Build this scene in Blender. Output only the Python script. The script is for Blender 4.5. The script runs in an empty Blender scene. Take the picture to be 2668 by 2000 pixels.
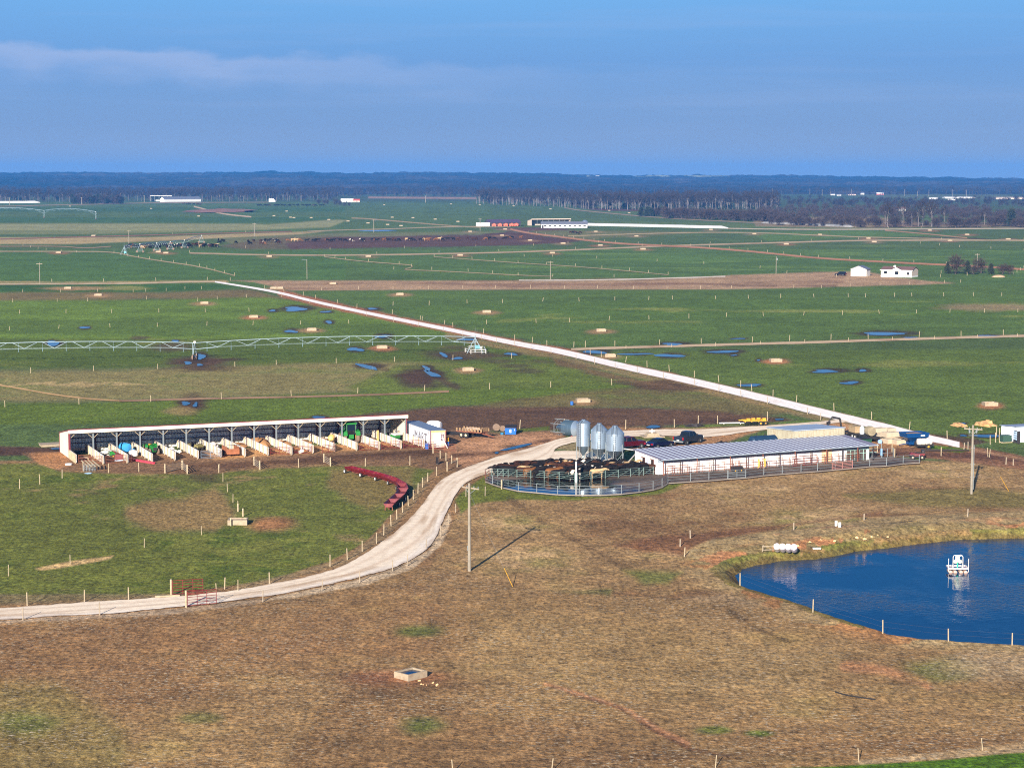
SUNEL = 18.5
SKYS = .06
SKYK = 8.0
EXPO = 1.1
HAZED = 8e-5
HAZEC = (.06, .38, 1.0, 1)
SKYRAMP = [(0, (160, 172, 194)), (1, (28, 108, 196)), (.1, (126, 157, 202)), (.2, (108, 157, 216)), (.3, (112, 173, 232)), (.5, (60, 138, 212))]
GK = (1.02, 1.0, .92)
import bpy, bmesh, math, random
import numpy as np
from mathutils import Vector, Matrix
random.seed(7)
rng = np.random.default_rng(11)
R = math.radians
# ---- lens of the drone camera: focal length and frame in source pixels, horizon row, height over the yard
F = 5287.0; CX, CY = 1334.0, 1000.0; YH = 462.0; H = 41.0
PIT = math.atan((CY - YH) / F); CP, SP = math.cos(PIT), math.sin(PIT)
sc = bpy.context.scene
C = bpy.context.collection

def G(px, py, z=0.0):
    """ground point seen at a pixel"""
    u, v = (px - CX) / F, (py - CY) / F
    dy, dz = CP - v * SP, -SP - v * CP
    t = (z - H) / dz
    return Vector((u * t, dy * t, z))

def PX(p):
    x, y, z = p[0], p[1], p[2] - H
    d = y * CP - z * SP
    return CX + F * x / d, CY - F * (y * SP + z * CP) / d

def hz(y, py):
    """height of the thing whose top shows at row py, standing at depth y"""
    v = (py - CY) / F
    return H + y * (-SP - v * CP) / (CP - v * SP)

def lin(c):
    def f(x):
        x /= 255.0
        return x / 12.92 if x <= .04045 else ((x + .055) / 1.055) ** 2.4
    return tuple(f(x) for x in c)

# ------------------------------------------------------------------ materials
class NT:
    def __init__(s, name):
        s.m = bpy.data.materials.new(name); s.m.use_nodes = True
        s.t = s.m.node_tree; s.b = s.t.nodes['Principled BSDF']
    def n(s, typ, **kw):
        n = s.t.nodes.new(typ)
        for k, v in kw.items():
            if k in n.inputs: n.inputs[k].default_value = v
            else: setattr(n, k, v)
        return n
    def l(s, a, b): s.t.links.new(a, b)
    def noise(s, vec, scale, detail=3, rough=.6):
        n = s.n('ShaderNodeTexNoise'); n.inputs['Scale'].default_value = scale
        n.inputs['Detail'].default_value = detail; n.inputs['Roughness'].default_value = rough
        s.l(vec, n.inputs['Vector']); return n.outputs['Fac']
    def rng(s, x, a, b, c, d):
        n = s.n('ShaderNodeMapRange'); n.inputs[1].default_value = a; n.inputs[2].default_value = b
        n.inputs[3].default_value = c; n.inputs[4].default_value = d; s.l(x, n.inputs[0]); return n.outputs[0]
    def mix(s, fac, a, b, blend='MIX'):
        n = s.n('ShaderNodeMix', data_type='RGBA', blend_type=blend)
        for i, v in ((0, fac), (6, a), (7, b)):
            if hasattr(v, 'links'): s.l(v, n.inputs[i])
            elif i == 0: n.inputs[0].default_value = v
            else: n.inputs[i].default_value = (*v[:3], 1)
        return n.outputs[2]
    def pos(s, scale=(1, 1, 1), kind='geo'):
        if kind == 'geo': o = s.n('ShaderNodeNewGeometry').outputs['Position']
        else: o = s.n('ShaderNodeTexCoord').outputs['Object']
        if scale == (1, 1, 1): return o
        m = s.n('ShaderNodeMapping'); m.inputs['Scale'].default_value = scale
        s.l(o, m.inputs['Vector']); return m.outputs[0]
    def bump(s, h, strength, dist):
        n = s.n('ShaderNodeBump'); n.inputs['Strength'].default_value = strength; n.inputs['Distance'].default_value = dist
        s.l(h, n.inputs['Height']); s.l(n.outputs[0], s.b.inputs['Normal'])

MATS = {}
def pm(name, col, rough=.7, metal=0.0, var=.22, scale=1.5, dirt=None, streak=False):
    """painted / weathered surface: base colour broken up by two noises, optional dirt in patches or runs"""
    if name in MATS: return MATS[name]
    k = NT(name); p = k.pos(kind='obj')
    c = lin(col)
    a = k.rng(k.noise(p, scale, 4), .25, .75, 1 - var, 1 + var)
    b = k.rng(k.noise(p, scale * 9, 2), .2, .8, 1 - var * .5, 1 + var * .5)
    mm = k.n('ShaderNodeMath', operation='MULTIPLY'); k.l(a, mm.inputs[0]); k.l(b, mm.inputs[1])
    cc = k.n('ShaderNodeCombineColor'); [k.l(mm.outputs[0], cc.inputs[i]) for i in range(3)]
    o = k.mix(1.0, c, cc.outputs[0], 'MULTIPLY')
    if dirt:
        dp = k.pos((2.2, 2.2, .35) if streak else (1, 1, 1), 'obj')
        f = k.rng(k.noise(dp, 1.7, 4), .48, .75, 0, .75)
        o = k.mix(f, o, lin(dirt))
    k.l(o, k.b.inputs['Base Color'])
    k.b.inputs['Roughness'].default_value = rough; k.b.inputs['Metallic'].default_value = metal
    MATS[name] = k.m
    return k.m

# ------------------------------------------------------------------ mesh building
class MB:
    def __init__(s): s.v = []; s.f = []; s.mi = []
    def add(s, vs, fs, mi=0):
        o = len(s.v); s.v += [tuple(v) for v in vs]
        s.f += [tuple(i + o for i in f) for f in fs]; s.mi += [mi] * len(fs); return s
    def hexa(s, p, mi=0):
        return s.add(p, [(3, 2, 1, 0), (4, 5, 6, 7), (0, 1, 5, 4), (1, 2, 6, 5), (2, 3, 7, 6), (3, 0, 4, 7)], mi)
    def box(s, c, d, rz=0, mi=0, ry=0, rx=0):
        x, y, z = d[0] / 2, d[1] / 2, d[2] / 2
        m = Matrix.Translation(c) @ Matrix.Rotation(rz, 4, 'Z') @ Matrix.Rotation(ry, 4, 'Y') @ Matrix.Rotation(rx, 4, 'X')
        return s.hexa([m @ Vector(q) for q in ((-x, -y, -z), (x, -y, -z), (x, y, -z), (-x, y, -z), (-x, -y, z), (x, -y, z), (x, y, z), (-x, y, z))], mi)
    def b2(s, a, b, mi=0):
        return s.box([(a[i] + b[i]) / 2 for i in range(3)], [abs(b[i] - a[i]) for i in range(3)], 0, mi)
    def tube(s, p, q, r, n=6, r2=None, mi=0):
        p, q = Vector(p), Vector(q); d = q - p
        if d.length < 1e-6: return s
        d.normalize(); a = d.orthogonal().normalized(); b = d.cross(a); r2 = r if r2 is None else r2
        vs = [p + (a * math.cos(t) + b * math.sin(t)) * r for t in [2 * math.pi * i / n for i in range(n)]]
        vs += [q + (a * math.cos(t) + b * math.sin(t)) * r2 for t in [2 * math.pi * i / n for i in range(n)]]
        fs = [(i, (i + 1) % n, n + (i + 1) % n, n + i) for i in range(n)] + [tuple(range(n))[::-1], tuple(range(n, 2 * n))]
        return s.add(vs, fs, mi)
    def path(s, pts, r, n=6, mi=0):
        for a, b in zip(pts[:-1], pts[1:]): s.tube(a, b, r, n, None, mi)
        return s
    def lathe(s, prof, n=20, c=(0, 0, 0), M=None, mi=0, cap=True):
        vs = []
        for r, z in prof:
            for i in range(n):
                t = 2 * math.pi * i / n; v = Vector((r * math.cos(t), r * math.sin(t), z))
                vs.append((M @ v if M else v) + Vector(c))
        fs = []
        for j in range(len(prof) - 1):
            for i in range(n):
                a = j * n + i; b = j * n + (i + 1) % n; fs.append((a, b, b + n, a + n))
        if cap: fs += [tuple(range(n))[::-1], tuple(range((len(prof) - 1) * n, len(prof) * n))]
        return s.add(vs, fs, mi)
    def wheel(s, c, r, w, ax='Y', n=16, mi=0):
        M = Matrix.Rotation(math.pi / 2, 3, 'X') if ax == 'Y' else Matrix.Rotation(math.pi / 2, 3, 'Y')
        return s.lathe([(r * .55, -w / 2), (r * .9, -w / 2), (r, -w * .32), (r, w * .32), (r * .9, w / 2), (r * .55, w / 2)], n, c, M, mi)
    def prism(s, poly, z0, z1, mi=0):
        n = len(poly); vs = [(x, y, z0) for x, y in poly] + [(x, y, z1) for x, y in poly]
        return s.add(vs, [tuple(range(n))[::-1], tuple(range(n, 2 * n))] + [(i, (i + 1) % n, n + (i + 1) % n, n + i) for i in range(n)], mi)
    def xprism(s, prof, y0, y1, mi=0):
        """outline in x,z pulled along y"""
        n = len(prof); vs = [(x, y0, z) for x, z in prof] + [(x, y1, z) for x, z in prof]
        return s.add(vs, [tuple(range(n)), tuple(range(n, 2 * n))[::-1]] + [((i + 1) % n, i, n + i, n + (i + 1) % n) for i in range(n)], mi)
    def loft(s, rings, mi=0):
        n = len(rings[0]); vs = [v for r in rings for v in r]; fs = []
        for j in range(len(rings) - 1):
            for i in range(n):
                a = j * n + i; b = j * n + (i + 1) % n; fs.append((a, b, b + n, a + n))
        return s.add(vs, fs + [tuple(range(n))[::-1], tuple(range((len(rings) - 1) * n, len(rings) * n))], mi)
    def blob(s, c, r, n=8, seed=0, jit=.25, zmin=-1, mi=0):
        """lumpy heap or clump"""
        rd = random.Random(seed); prof = []
        vs = []; m = n // 2
        for j in range(m + 1):
            ph = math.pi * j / m
            for i in range(n):
                t = 2 * math.pi * i / n; k = 1 + rd.uniform(-jit, jit)
                z = max(math.cos(ph) * k, zmin)
                vs.append((c[0] + r[0] * math.sin(ph) * math.cos(t) * k, c[1] + r[1] * math.sin(ph) * math.sin(t) * k, c[2] + r[2] * z))
        fs = []
        for j in range(m):
            for i in range(n):
                a = j * n + i; b = j * n + (i + 1) % n; fs.append((a, a + n, b + n, b))
        return s.add(vs, fs, mi)
    def mesh(s, name, mats, smooth=False):
        me = bpy.data.meshes.new(name); me.from_pydata(s.v, [], s.f)
        for m in (mats if isinstance(mats, (list, tuple)) else [mats]): me.materials.append(m)
        if any(s.mi): me.polygons.foreach_set('material_index', s.mi)
        bm = bmesh.new(); bm.from_mesh(me); bmesh.ops.recalc_face_normals(bm, faces=bm.faces); bm.to_mesh(me); bm.free()
        if smooth:
            me.polygons.foreach_set('use_smooth', [True] * len(me.polygons))
            try: me.set_sharp_from_angle(angle=R(38))
            except Exception: pass
        me.update(); return me
    def build(s, name, mats, parent=None, smooth=False):
        o = bpy.data.objects.new(name, s.mesh(name, mats, smooth)); C.objects.link(o)
        if parent: o.parent = parent
        return o

def tag(o, label=None, cat=None, group=None, kind=None):
    if label: o['label'] = label
    if cat: o['category'] = cat
    if group: o['group'] = group
    if kind: o['kind'] = kind
    return o
def thing(name, label, cat, loc=(0, 0, 0), rz=0, group=None):
    o = bpy.data.objects.new(name, None); C.objects.link(o); o.empty_display_size = .3
    o.location = loc; o.rotation_euler = (0, 0, rz); return tag(o, label, cat, group)
def single(name, mb, mats, label, cat, loc=(0, 0, 0), rz=0, group=None, smooth=False):
    o = mb.build(name, mats, None, smooth); o.location = loc; o.rotation_euler = (0, 0, rz)
    return tag(o, label, cat, group)
def dup(root, loc, rz=0, label=None, group=None, s=1.0):
    kids = {}
    for o in DUPS.get(root.name, []): kids.setdefault(o.parent, []).append(o)
    def cp(o, parent):
        c = o.copy(); C.objects.link(c)
        if parent: c.parent = parent
        for ch in kids.get(o, []): cp(ch, c)
        return c
    r = cp(root, None); r.location = loc; r.rotation_euler = (0, 0, rz); r.scale = (s, s, s)
    if label: r['label'] = label
    if group: r['group'] = group
    return r
DUPS = {}
def keep(root):
    """remember the tree of a thing so that copies need no search of the scene"""
    out = []
    def rec(o):
        for ch in [x for x in C.objects if x.parent == o]: out.append(ch); rec(ch)
    rec(root); DUPS[root.name] = out; return root
def put(o, loc, rz=0, s=1):
    o.location = loc; o.rotation_euler = (0, 0, rz); o.scale = (s, s, s); return o

# ------------------------------------------------------------------ camera, sun, sky, air
cam = bpy.data.cameras.new('camera'); co = bpy.data.objects.new('camera', cam); C.objects.link(co)
cam.sensor_width = 36; cam.lens = 36 * F / 2668.0; cam.clip_end = 60000; cam.clip_start = 1
co.location = (0, 0, H); co.rotation_euler = (math.pi / 2 - PIT, 0, 0)
sc.camera = co
SUN_EL, SUN_AZ = R(SUNEL), R(195.0)            # azimuth of the sun from +Y clockwise: behind the camera, to the left
sd = Vector((math.sin(SUN_AZ) * math.cos(SUN_EL), math.cos(SUN_AZ) * math.cos(SUN_EL), math.sin(SUN_EL)))
sl = bpy.data.lights.new('sun', 'SUN'); sl.energy = 5.0; sl.angle = R(.5); sl.color = (1.0, .915, .81)
so = bpy.data.objects.new('sun', sl); C.objects.link(so)
so.rotation_euler = (-sd).to_track_quat('-Z', 'Y').to_euler(); so.location = sd * 200
w = bpy.data.worlds.new('World'); sc.world = w; w.use_nodes = True
wt = w.node_tree; bg = wt.nodes['Background']; bg.inputs[1].default_value = SKYS
def wn(t, **kw):
    n = wt.nodes.new(t)
    for k_, v_ in kw.items(): setattr(n, k_, v_)
    return n
def wl(a, b): wt.links.new(a, b)
sky = wn('ShaderNodeTexSky', sky_type='NISHITA', sun_disc=False)
sky.sun_elevation = SUN_EL; sky.sun_rotation = SUN_AZ; sky.altitude = 300; sky.air_density = 1.0; sky.dust_density = .6; sky.ozone_density = 2.0
tc = wn('ShaderNodeTexCoord'); sx = wn('ShaderNodeSeparateXYZ'); wl(tc.outputs['Generated'], sx.inputs[0])
# elevation drives the clear blue low in the sky opposite the sun
low = wn('ShaderNodeMapRange'); low.inputs[1].default_value = .3; low.inputs[2].default_value = .6; low.inputs[3].default_value = .96; low.inputs[4].default_value = 0
wl(sx.outputs[2], low.inputs[0])
ramp = wn('ShaderNodeValToRGB'); cr = ramp.color_ramp
mr = wn('ShaderNodeMapRange'); mr.inputs[1].default_value = -.005; mr.inputs[2].default_value = .30; wl(sx.outputs[2], mr.inputs[0]); wl(mr.outputs[0], ramp.inputs[0])
for i, (p_, c_) in enumerate(SKYRAMP):
    e = cr.elements[i] if i < 2 else cr.elements.new(p_)
    e.position = p_; e.color = (*[x * SKYK for x in lin(c_)], 1)
# thin cirrus: long streaks near the horizon
mp = wn('ShaderNodeMapping'); mp.inputs['Scale'].default_value = (5, 5, 90); wl(tc.outputs['Generated'], mp.inputs[0])
nz = wn('ShaderNodeTexNoise'); nz.inputs['Scale'].default_value = 1.0; nz.inputs['Detail'].default_value = 6; nz.inputs['Roughness'].default_value = .55; wl(mp.outputs[0], nz.inputs['Vector'])
def wm(op, a, b=None):
    n = wn('ShaderNodeMath', operation=op)
    for i, v in enumerate((a, b)):
        if v is None: continue
        if hasattr(v, 'links'): wl(v, n.inputs[i])
        else: n.inputs[i].default_value = v
    return n.outputs[0]
def wr(x, a, b, c, d, smooth=False):
    n = wn('ShaderNodeMapRange'); n.interpolation_type = 'SMOOTHSTEP' if smooth else 'LINEAR'
    for i, v in enumerate((a, b, c, d)): n.inputs[i + 1].default_value = v
    wl(x, n.inputs[0]); return n.outputs[0]
st = wr(nz.outputs[0], .52, .75, 0, 1)
# the bank of pale cloud on the left: a soft-topped band about three degrees up, thinning to the right
mp2 = wn('ShaderNodeMapping'); mp2.inputs['Scale'].default_value = (34, 34, 90); wl(tc.outputs['Generated'], mp2.inputs[0])
nz2 = wn('ShaderNodeTexNoise'); nz2.inputs['Scale'].default_value = 1.0; nz2.inputs['Detail'].default_value = 5; wl(mp2.outputs[0], nz2.inputs['Vector'])
top = wm('ADD', wm('MULTIPLY', sx.outputs[0], -.045), wm('ADD', .0455, wm('MULTIPLY', nz2.outputs[0], .02)))
bank = wm('MULTIPLY', wr(wm('SUBTRACT', top, sx.outputs[2]), 0, .006, 0, 1, True), wr(wm('SUBTRACT', top, sx.outputs[2]), .005, .024, 1, 0, True))
bank = wm('MULTIPLY', bank, wr(sx.outputs[0], -.16, .04, 1, .08))
cf = wm('ADD', wm('MULTIPLY', st, .2), wm('MULTIPLY', bank, .62))
cf = wm('MULTIPLY', cf, wr(sx.outputs[2], .004, .03, 0, 1))
m1 = wn('ShaderNodeMix', data_type='RGBA'); wl(cf, m1.inputs[0]); wl(ramp.outputs[0], m1.inputs[6]); m1.inputs[7].default_value = (*[x * SKYK for x in lin((168, 186, 226))], 1)
m2 = wn('ShaderNodeMix', data_type='RGBA'); wl(low.outputs[0], m2.inputs[0]); wl(sky.outputs[0], m2.inputs[6]); wl(m1.outputs[2], m2.inputs[7])
wl(m2.outputs[2], bg.inputs[0])
sc.view_settings.view_transform = 'Standard'; sc.view_settings.look = 'None'; sc.view_settings.gamma = 1; sc.view_settings.exposure = EXPO
sc.render.engine = 'CYCLES'; sc.cycles.max_bounces = 6; sc.cycles.volume_bounces = 0; sc.cycles.use_denoising = False; sc.cycles.filter_width = 1.1; sc.cycles.sample_clamp_indirect = 4
# the air over the plain
hb = MB().b2((-7000, -400, -3), (7000, 12500, 120))
hm = bpy.data.materials.new('haze_air'); hm.use_nodes = True; ht = hm.node_tree; ht.nodes.clear()
ho = ht.nodes.new('ShaderNodeOutputMaterial'); hv = ht.nodes.new('ShaderNodeVolumePrincipled')
hv.inputs['Color'].default_value = HAZEC; hv.inputs['Density'].default_value = HAZED; hv.inputs['Anisotropy'].default_value = 0.0
ht.links.new(hv.outputs[0], ho.inputs['Volume'])
hz_o = hb.build('haze', hm); hz_o['kind'] = 'stuff'
# ------------------------------------------------------------------ ground
def vnoise(x, y, seed=0):
    xi = np.floor(x).astype(np.int64); yi = np.floor(y).astype(np.int64); fx = x - xi; fy = y - yi
    fx = fx * fx * (3 - 2 * fx); fy = fy * fy * (3 - 2 * fy)
    def h(a, b):
        n = (a * 374761393 + b * 668265263 + seed * 974711) & 0x7fffffff
        n = ((n ^ (n >> 13)) * 1274126177) & 0x7fffffff
        return ((n ^ (n >> 16)) & 0xffff) / 65535.0
    a = h(xi, yi); b = h(xi + 1, yi); c = h(xi, yi + 1); d = h(xi + 1, yi + 1)
    return (a + (b - a) * fx) * (1 - fy) + (c + (d - c) * fx) * fy
def fbm(x, y, sc_, seed=0, oct=4, rough=.55):
    s = np.zeros_like(x); a = 1.0; t = 0.0; f = 1.0 / sc_
    for i in range(oct):
        s += a * vnoise(x * f + 17.3 * i, y * f - 9.1 * i, seed + i); t += a; a *= rough; f *= 2.03
    return s / t - .5            # about -.5 .. .5
def sstep(a, b, x):
    t = np.clip((x - a) / (b - a), 0, 1); return t * t * (3 - 2 * t)
def poly_sd(px, py, poly):
    n = len(poly); d = np.full(px.shape, 1e18); ins = np.zeros(px.shape, bool)
    for i in range(n):
        x0, y0 = poly[i]; x1, y1 = poly[(i + 1) % n]
        ex, ey = x1 - x0, y1 - y0; L = ex * ex + ey * ey + 1e-9
        t = np.clip(((px - x0) * ex + (py - y0) * ey) / L, 0, 1)
        d = np.minimum(d, (px - x0 - t * ex) ** 2 + (py - y0 - t * ey) ** 2)
        c = ((y0 > py) != (y1 > py)) & (px < (x1 - x0) * (py - y0) / (y1 - y0 + 1e-12) + x0)
        ins ^= c
    d = np.sqrt(d); return np.where(ins, -d, d)
def line_d(px, py, pts):
    d = np.full(px.shape, 1e18)
    for (x0, y0), (x1, y1) in zip(pts[:-1], pts[1:]):
        ex, ey = x1 - x0, y1 - y0; L = ex * ex + ey * ey + 1e-9
        t = np.clip(((px - x0) * ex + (py - y0) * ey) / L, 0, 1)
        d = np.minimum(d, (px - x0 - t * ex) ** 2 + (py - y0 - t * ey) ** 2)
    return np.sqrt(d)

rows = np.concatenate([np.arange(480.6, 700, 1.6), np.arange(700, 1300, 2.4), np.arange(1300, 2040, 3.2), np.arange(2040, 3300, 14), np.arange(3300, 9000, 300)])
cols = np.concatenate([np.arange(-5200, -150, 60), np.arange(-150, 2820, 3.2), np.arange(2820, 8000, 60)])
PXg, PYg = np.meshgrid(cols, rows)
vv = (PYg - CY) / F; dyv = CP - vv * SP; dzv = -SP - vv * CP
tt = -H / dzv; GX = (PXg - CX) / F * tt; GY = dyv * tt

# pond basin: polygon of its crest in pixels
POND = [(1876, 1500), (1868, 1478), (1886, 1460), (1938, 1446), (2010, 1436), (2100, 1429), (2200, 1412), (2330, 1396), (2480, 1380), (2668, 1376), (2900, 1372),
        (2980, 1480), (2960, 1690), (2800, 1692), (2640, 1678), (2500, 1672), (2400, 1664), (2300, 1650), (2210, 1622), (2120, 1592), (2040, 1560), (1950, 1534), (1900, 1516)]
pw = [G(*p) for p in POND]; pwp = [(p.x, p.y) for p in pw]
GZ = np.zeros_like(GX)
nb = (PXg > 1700) & (PYg > 1300) & (PYg < 1800)
sdp = np.full(GX.shape, 50.0); sdp[nb] = poly_sd(GX[nb], GY[nb], pwp)
edge_n = fbm(GX, GY, 3.0, 77, 3)
sdj = sdp + edge_n * 1.0
GZ = np.where(sdj < 0, -1.7 * sstep(0, 4.0, -sdj), 0.0)
# low bank of spoil along the far shore and ripples of the ground in the near fields
near = np.clip((GY - 40) / 60, 0, 1) * np.clip((420 - GY) / 150, 0, 1)
far_bank = sstep(0, 2.5, sdj) * sstep(14, 5, sdj) * sstep(1470, 1400, PYg)
GZ += far_bank * (.15 + .7 * (fbm(GX, GY, 7, 5, 4) + .3))
GZ += (sdj > 0) * fbm(GX, GY, 2.2, 31, 3) * .10 * near

# --- colours of the land in zones
col = np.zeros(GX.shape + (3,)); strawm = np.zeros(GX.shape)
def L3(c): return np.array(lin(c))
col[:] = L3((70, 96, 66))
n_big = fbm(GX, GY, 60, 1, 5); n_mid = fbm(GX, GY, 12, 2, 5); n_str = fbm(GX * .35, GY, 16, 3, 4); n_fine = fbm(GX, GY, 3.0, 4, 4, .6)
def base_noise(): return n_mid * 1.2 + n_fine * .7 + n_str * .6
BN = base_noise()
n_big, n_mid, n_str, n_fine = n_big * 1.7, n_mid * 1.7, n_str * 1.6, n_fine * 1.5
def zone(c, poly, w=3, n=6, a=1.0, straw=None):
    xs = [p[0] for p in poly]; ys = [p[1] for p in poly]; pad = w + n + 2
    i = np.where((PXg > min(xs) - pad) & (PXg < max(xs) + pad) & (PYg > min(ys) - pad) & (PYg < max(ys) + pad))
    sd_ = poly_sd(PXg[i], PYg[i], poly) + n * BN[i]
    m = sstep(w, -w, sd_) * a
    col[i] += (L3(c) - col[i]) * m[:, None]
    if straw is not None: strawm[i] += (straw - strawm[i]) * m
def band(c, pts, hw, w=2, n=4, a=1.0):
    xs = [p[0] for p in pts]; ys = [p[1] for p in pts]; pad = hw + w + n + 2
    i = np.where((PXg > min(xs) - pad) & (PXg < max(xs) + pad) & (PYg > min(ys) - pad) & (PYg < max(ys) + pad))
    m = sstep(w, -w, line_d(PXg[i], PYg[i], pts) - hw + n * BN[i]) * a
    col[i] += (L3(c) - col[i]) * m[:, None]
def spot(c, x, y, rx, ry, w=.4, n=.8, a=1.0):
    i = np.where((abs(PXg - x) < rx * 2) & (abs(PYg - y) < ry * 2))
    d = np.hypot((PXg[i] - x) / rx, (PYg[i] - y) / ry) + n * BN[i]
    m = sstep(1 + w, 1 - w, d) * a
    col[i] += (L3(c) - col[i]) * m[:, None]
def patches(c, poly, noise, lo, hi, a=1.0, w=12):
    """irregular patches inside a field, wherever the noise runs high"""
    xs = [p[0] for p in poly]; ys = [p[1] for p in poly]
    i = np.where((PXg > min(xs) - w) & (PXg < max(xs) + w) & (PYg > min(ys) - w) & (PYg < max(ys) + w))
    m = sstep(w, -w, poly_sd(PXg[i], PYg[i], poly)) * sstep(lo, hi, noise[i]) * a
    col[i] += (L3(c) - col[i]) * m[:, None]
W0, W1 = -5300, 8100
TAN, BROWN, MUD, RED, OLIVE, STRAW = (158, 134, 102), (128, 98, 70), (84, 62, 50), (176, 118, 84), (104, 112, 66), (186, 160, 120)
# far plain
zone((142, 112, 80), [(W0, 1200), (W1, 1200), (W1, 9000), (W0, 9000)], 3, 4)
zone((66, 84, 62), [(W0, 470), (W1, 470), (W1, 536), (1900, 560), (1300, 525), (W0, 525)], 2, 3)
zone((72, 100, 68), [(W0, 530), (1270, 530), (1300, 610), (W0, 610)], 2, 2)
for k, (ya, yb, c) in enumerate([(540, 552, (56, 90, 56)), (566, 580, (56, 92, 58)), (655, 700, (56, 100, 56)), (700, 730, (62, 108, 58))]):
    zone(c, [(W0, ya), (900, ya), (900, yb), (W0, yb)], 3, 3, .8)
zone((150, 148, 104), [(W0, 581), (620, 583), (700, 585), (880, 572), (905, 574), (860, 592), (700, 598), (500, 601), (W0, 602)], 2.5, 3, .8)
zone((136, 138, 96), [(W0, 604), (150, 603), (560, 596), (700, 598), (560, 603), (250, 610), (W0, 612)], 2, 3, .6)
zone((168, 150, 110), [(W0, 622), (380, 618), (650, 608), (860, 601), (780, 611), (500, 624), (200, 636), (W0, 639)], 2, 2)
zone((120, 118, 84), [(560, 622), (900, 607), (1300, 604), (1560, 612), (1560, 624), (1380, 610), (860, 622), (640, 645)], 3, 4, .7)
zone((104, 90, 66), [(570, 640), (720, 618), (860, 616), (860, 648), (640, 650)], 3, 4, .85)
zone((92, 68, 60), [(740, 634), (870, 617), (1240, 612), (1330, 603), (1372, 606), (1420, 616), (1520, 627), (1480, 632), (1380, 638), (1240, 641), (900, 646), (760, 650)], 2, 4)
zone((98, 72, 62), [(1260, 594), (1450, 592), (1500, 600), (1350, 604)], 2, 3)
zone((112, 112, 74), [(1380, 600), (1800, 604), (1800, 608), (1520, 622), (1400, 606)], 3, 4, .8)
zone((92, 66, 58), [(1500, 541), (1680, 545), (1760, 552), (1560, 549)], 1.5, 2)
zone((88, 112, 72), [(1540, 575), (1900, 582), (2300, 597), (1900, 592), (1560, 583)], 2, 3, .6)
zone((80, 116, 64), [(1950, 606), (2240, 600), (2500, 612), (2240, 618), (2000, 628)], 2, 4, .7)
zone((86, 60, 56), [(2370, 618), (2560, 622), (2600, 626), (2470, 627)], 1.2, 2)
zone((148, 126, 98), [(1960, 570), (2250, 560), (2400, 580), (2380, 592), (2200, 594), (1970, 590)], 3, 5, .8)
zone((128, 104, 84), [(2300, 580), (W1, 574), (W1, 593), (2300, 593)], 3, 4, .8)
zone((160, 128, 108), [(960, 512), (1240, 514), (1240, 519), (960, 517)], 1.2, 1)
zone((92, 100, 70), [(2100, 502), (2600, 505), (2700, 520), (2300, 516)], 2, 2, .8)
# between the far track and the tan strip
zone((70, 104, 64), [(W0, 660), (W1, 640), (W1, 760), (W0, 745)], 4, 3, .75)
patches((92, 124, 76), [(1300, 640), (2668, 640), (2668, 720), (1300, 720)], n_str, .12, .3, .5)
zone((84, 122, 74), [(1560, 668), (1760, 662), (1980, 676), (1760, 686)], 6, 8, .55)
zone((165, 138, 112), [(600, 731), (1345, 731), (1650, 730), (1950, 715), (2250, 706), (2330, 722), (2420, 732), (2490, 737), (2400, 742), (2120, 750), (1900, 754), (1400, 754), (760, 757), (660, 735)], 1.5, 2)
patches((118, 88, 74), [(700, 735), (2200, 716), (2200, 750), (700, 755)], n_str, .05, .25, .6, 4)
band((120, 92, 76), [(1600, 738), (1800, 738), (2000, 745), (2180, 744)], 2, 2, 3, .7)
zone((165, 148, 104), [(W0, 737), (300, 733), (590, 730), (600, 736), (W0, 742)], 1.2, 3)
# left fields
zone((54, 92, 52), [(W0, 742), (560, 740), (620, 750), (540, 756), (330, 762), (W0, 762)], 2, 3)
spot((160, 135, 95), 200, 751, 75, 4); spot((150, 150, 92), 330, 750, 60, 6, a=.6)
zone((116, 104, 68), [(W0, 762), (250, 761), (420, 762), (560, 756), (650, 756), (760, 780), (640, 776), (560, 780), (380, 778), (240, 785), (W0, 786)], 3, 6)
patches((78, 66, 48), [(350, 758), (760, 755), (760, 790), (350, 790)], BN, .1, .5, .7)
zone((86, 118, 58), [(W0, 786), (400, 782), (700, 774), (900, 806), (1200, 866), (1210, 885), (W0, 900)], 4, 5)
zone((72, 100, 54), [(W0, 838), (660, 830), (1050, 845), (1180, 866), (1100, 872), (W0, 880)], 5, 6, .7)
zone((72, 96, 46), [(W0, 890), (1220, 880), (1480, 934), (1500, 960), (900, 955), (600, 955), (W0, 975)], 5, 6)
patches((146, 134, 84), [(W0, 885), (1250, 885), (1250, 915), (W0, 925)], BN, .25, .7, .6)
patches((58, 84, 46), [(W0, 905), (1230, 905), (1230, 960), (W0, 975)], BN, .0, .6, .8)
zone((132, 124, 80), [(W0, 974), (250, 966), (700, 950), (1030, 942), (1200, 950), (1000, 985), (930, 1020), (600, 1034), (300, 1044), (W0, 1058)], 8, 12)
patches((92, 104, 56), [(W0, 950), (1300, 940), (1400, 1000), (900, 1040), (W0, 1060)], BN, -.05, .5, .9)
patches((174, 150, 110), [(W0, 960), (1100, 950), (1100, 1010), (W0, 1050)], n_fine + n_str, .25, .6, .7)
zone((86, 108, 52), [(1040, 950), (1480, 945), (1760, 1000), (1600, 1010), (1000, 1030), (900, 1010)], 6, 10, .85)
zone((80, 106, 48), [(W0, 1064), (200, 1052), (600, 1036), (1000, 1020), (1400, 1012), (1640, 1004), (1560, 1040), (1200, 1056), (1000, 1070), (860, 1094), (W0, 1180)], 4, 8)
patches((150, 132, 86), [(W0, 1060), (1500, 1020), (1400, 1040), (900, 1080), (W0, 1150)], BN, .3, .75, .6)
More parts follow.
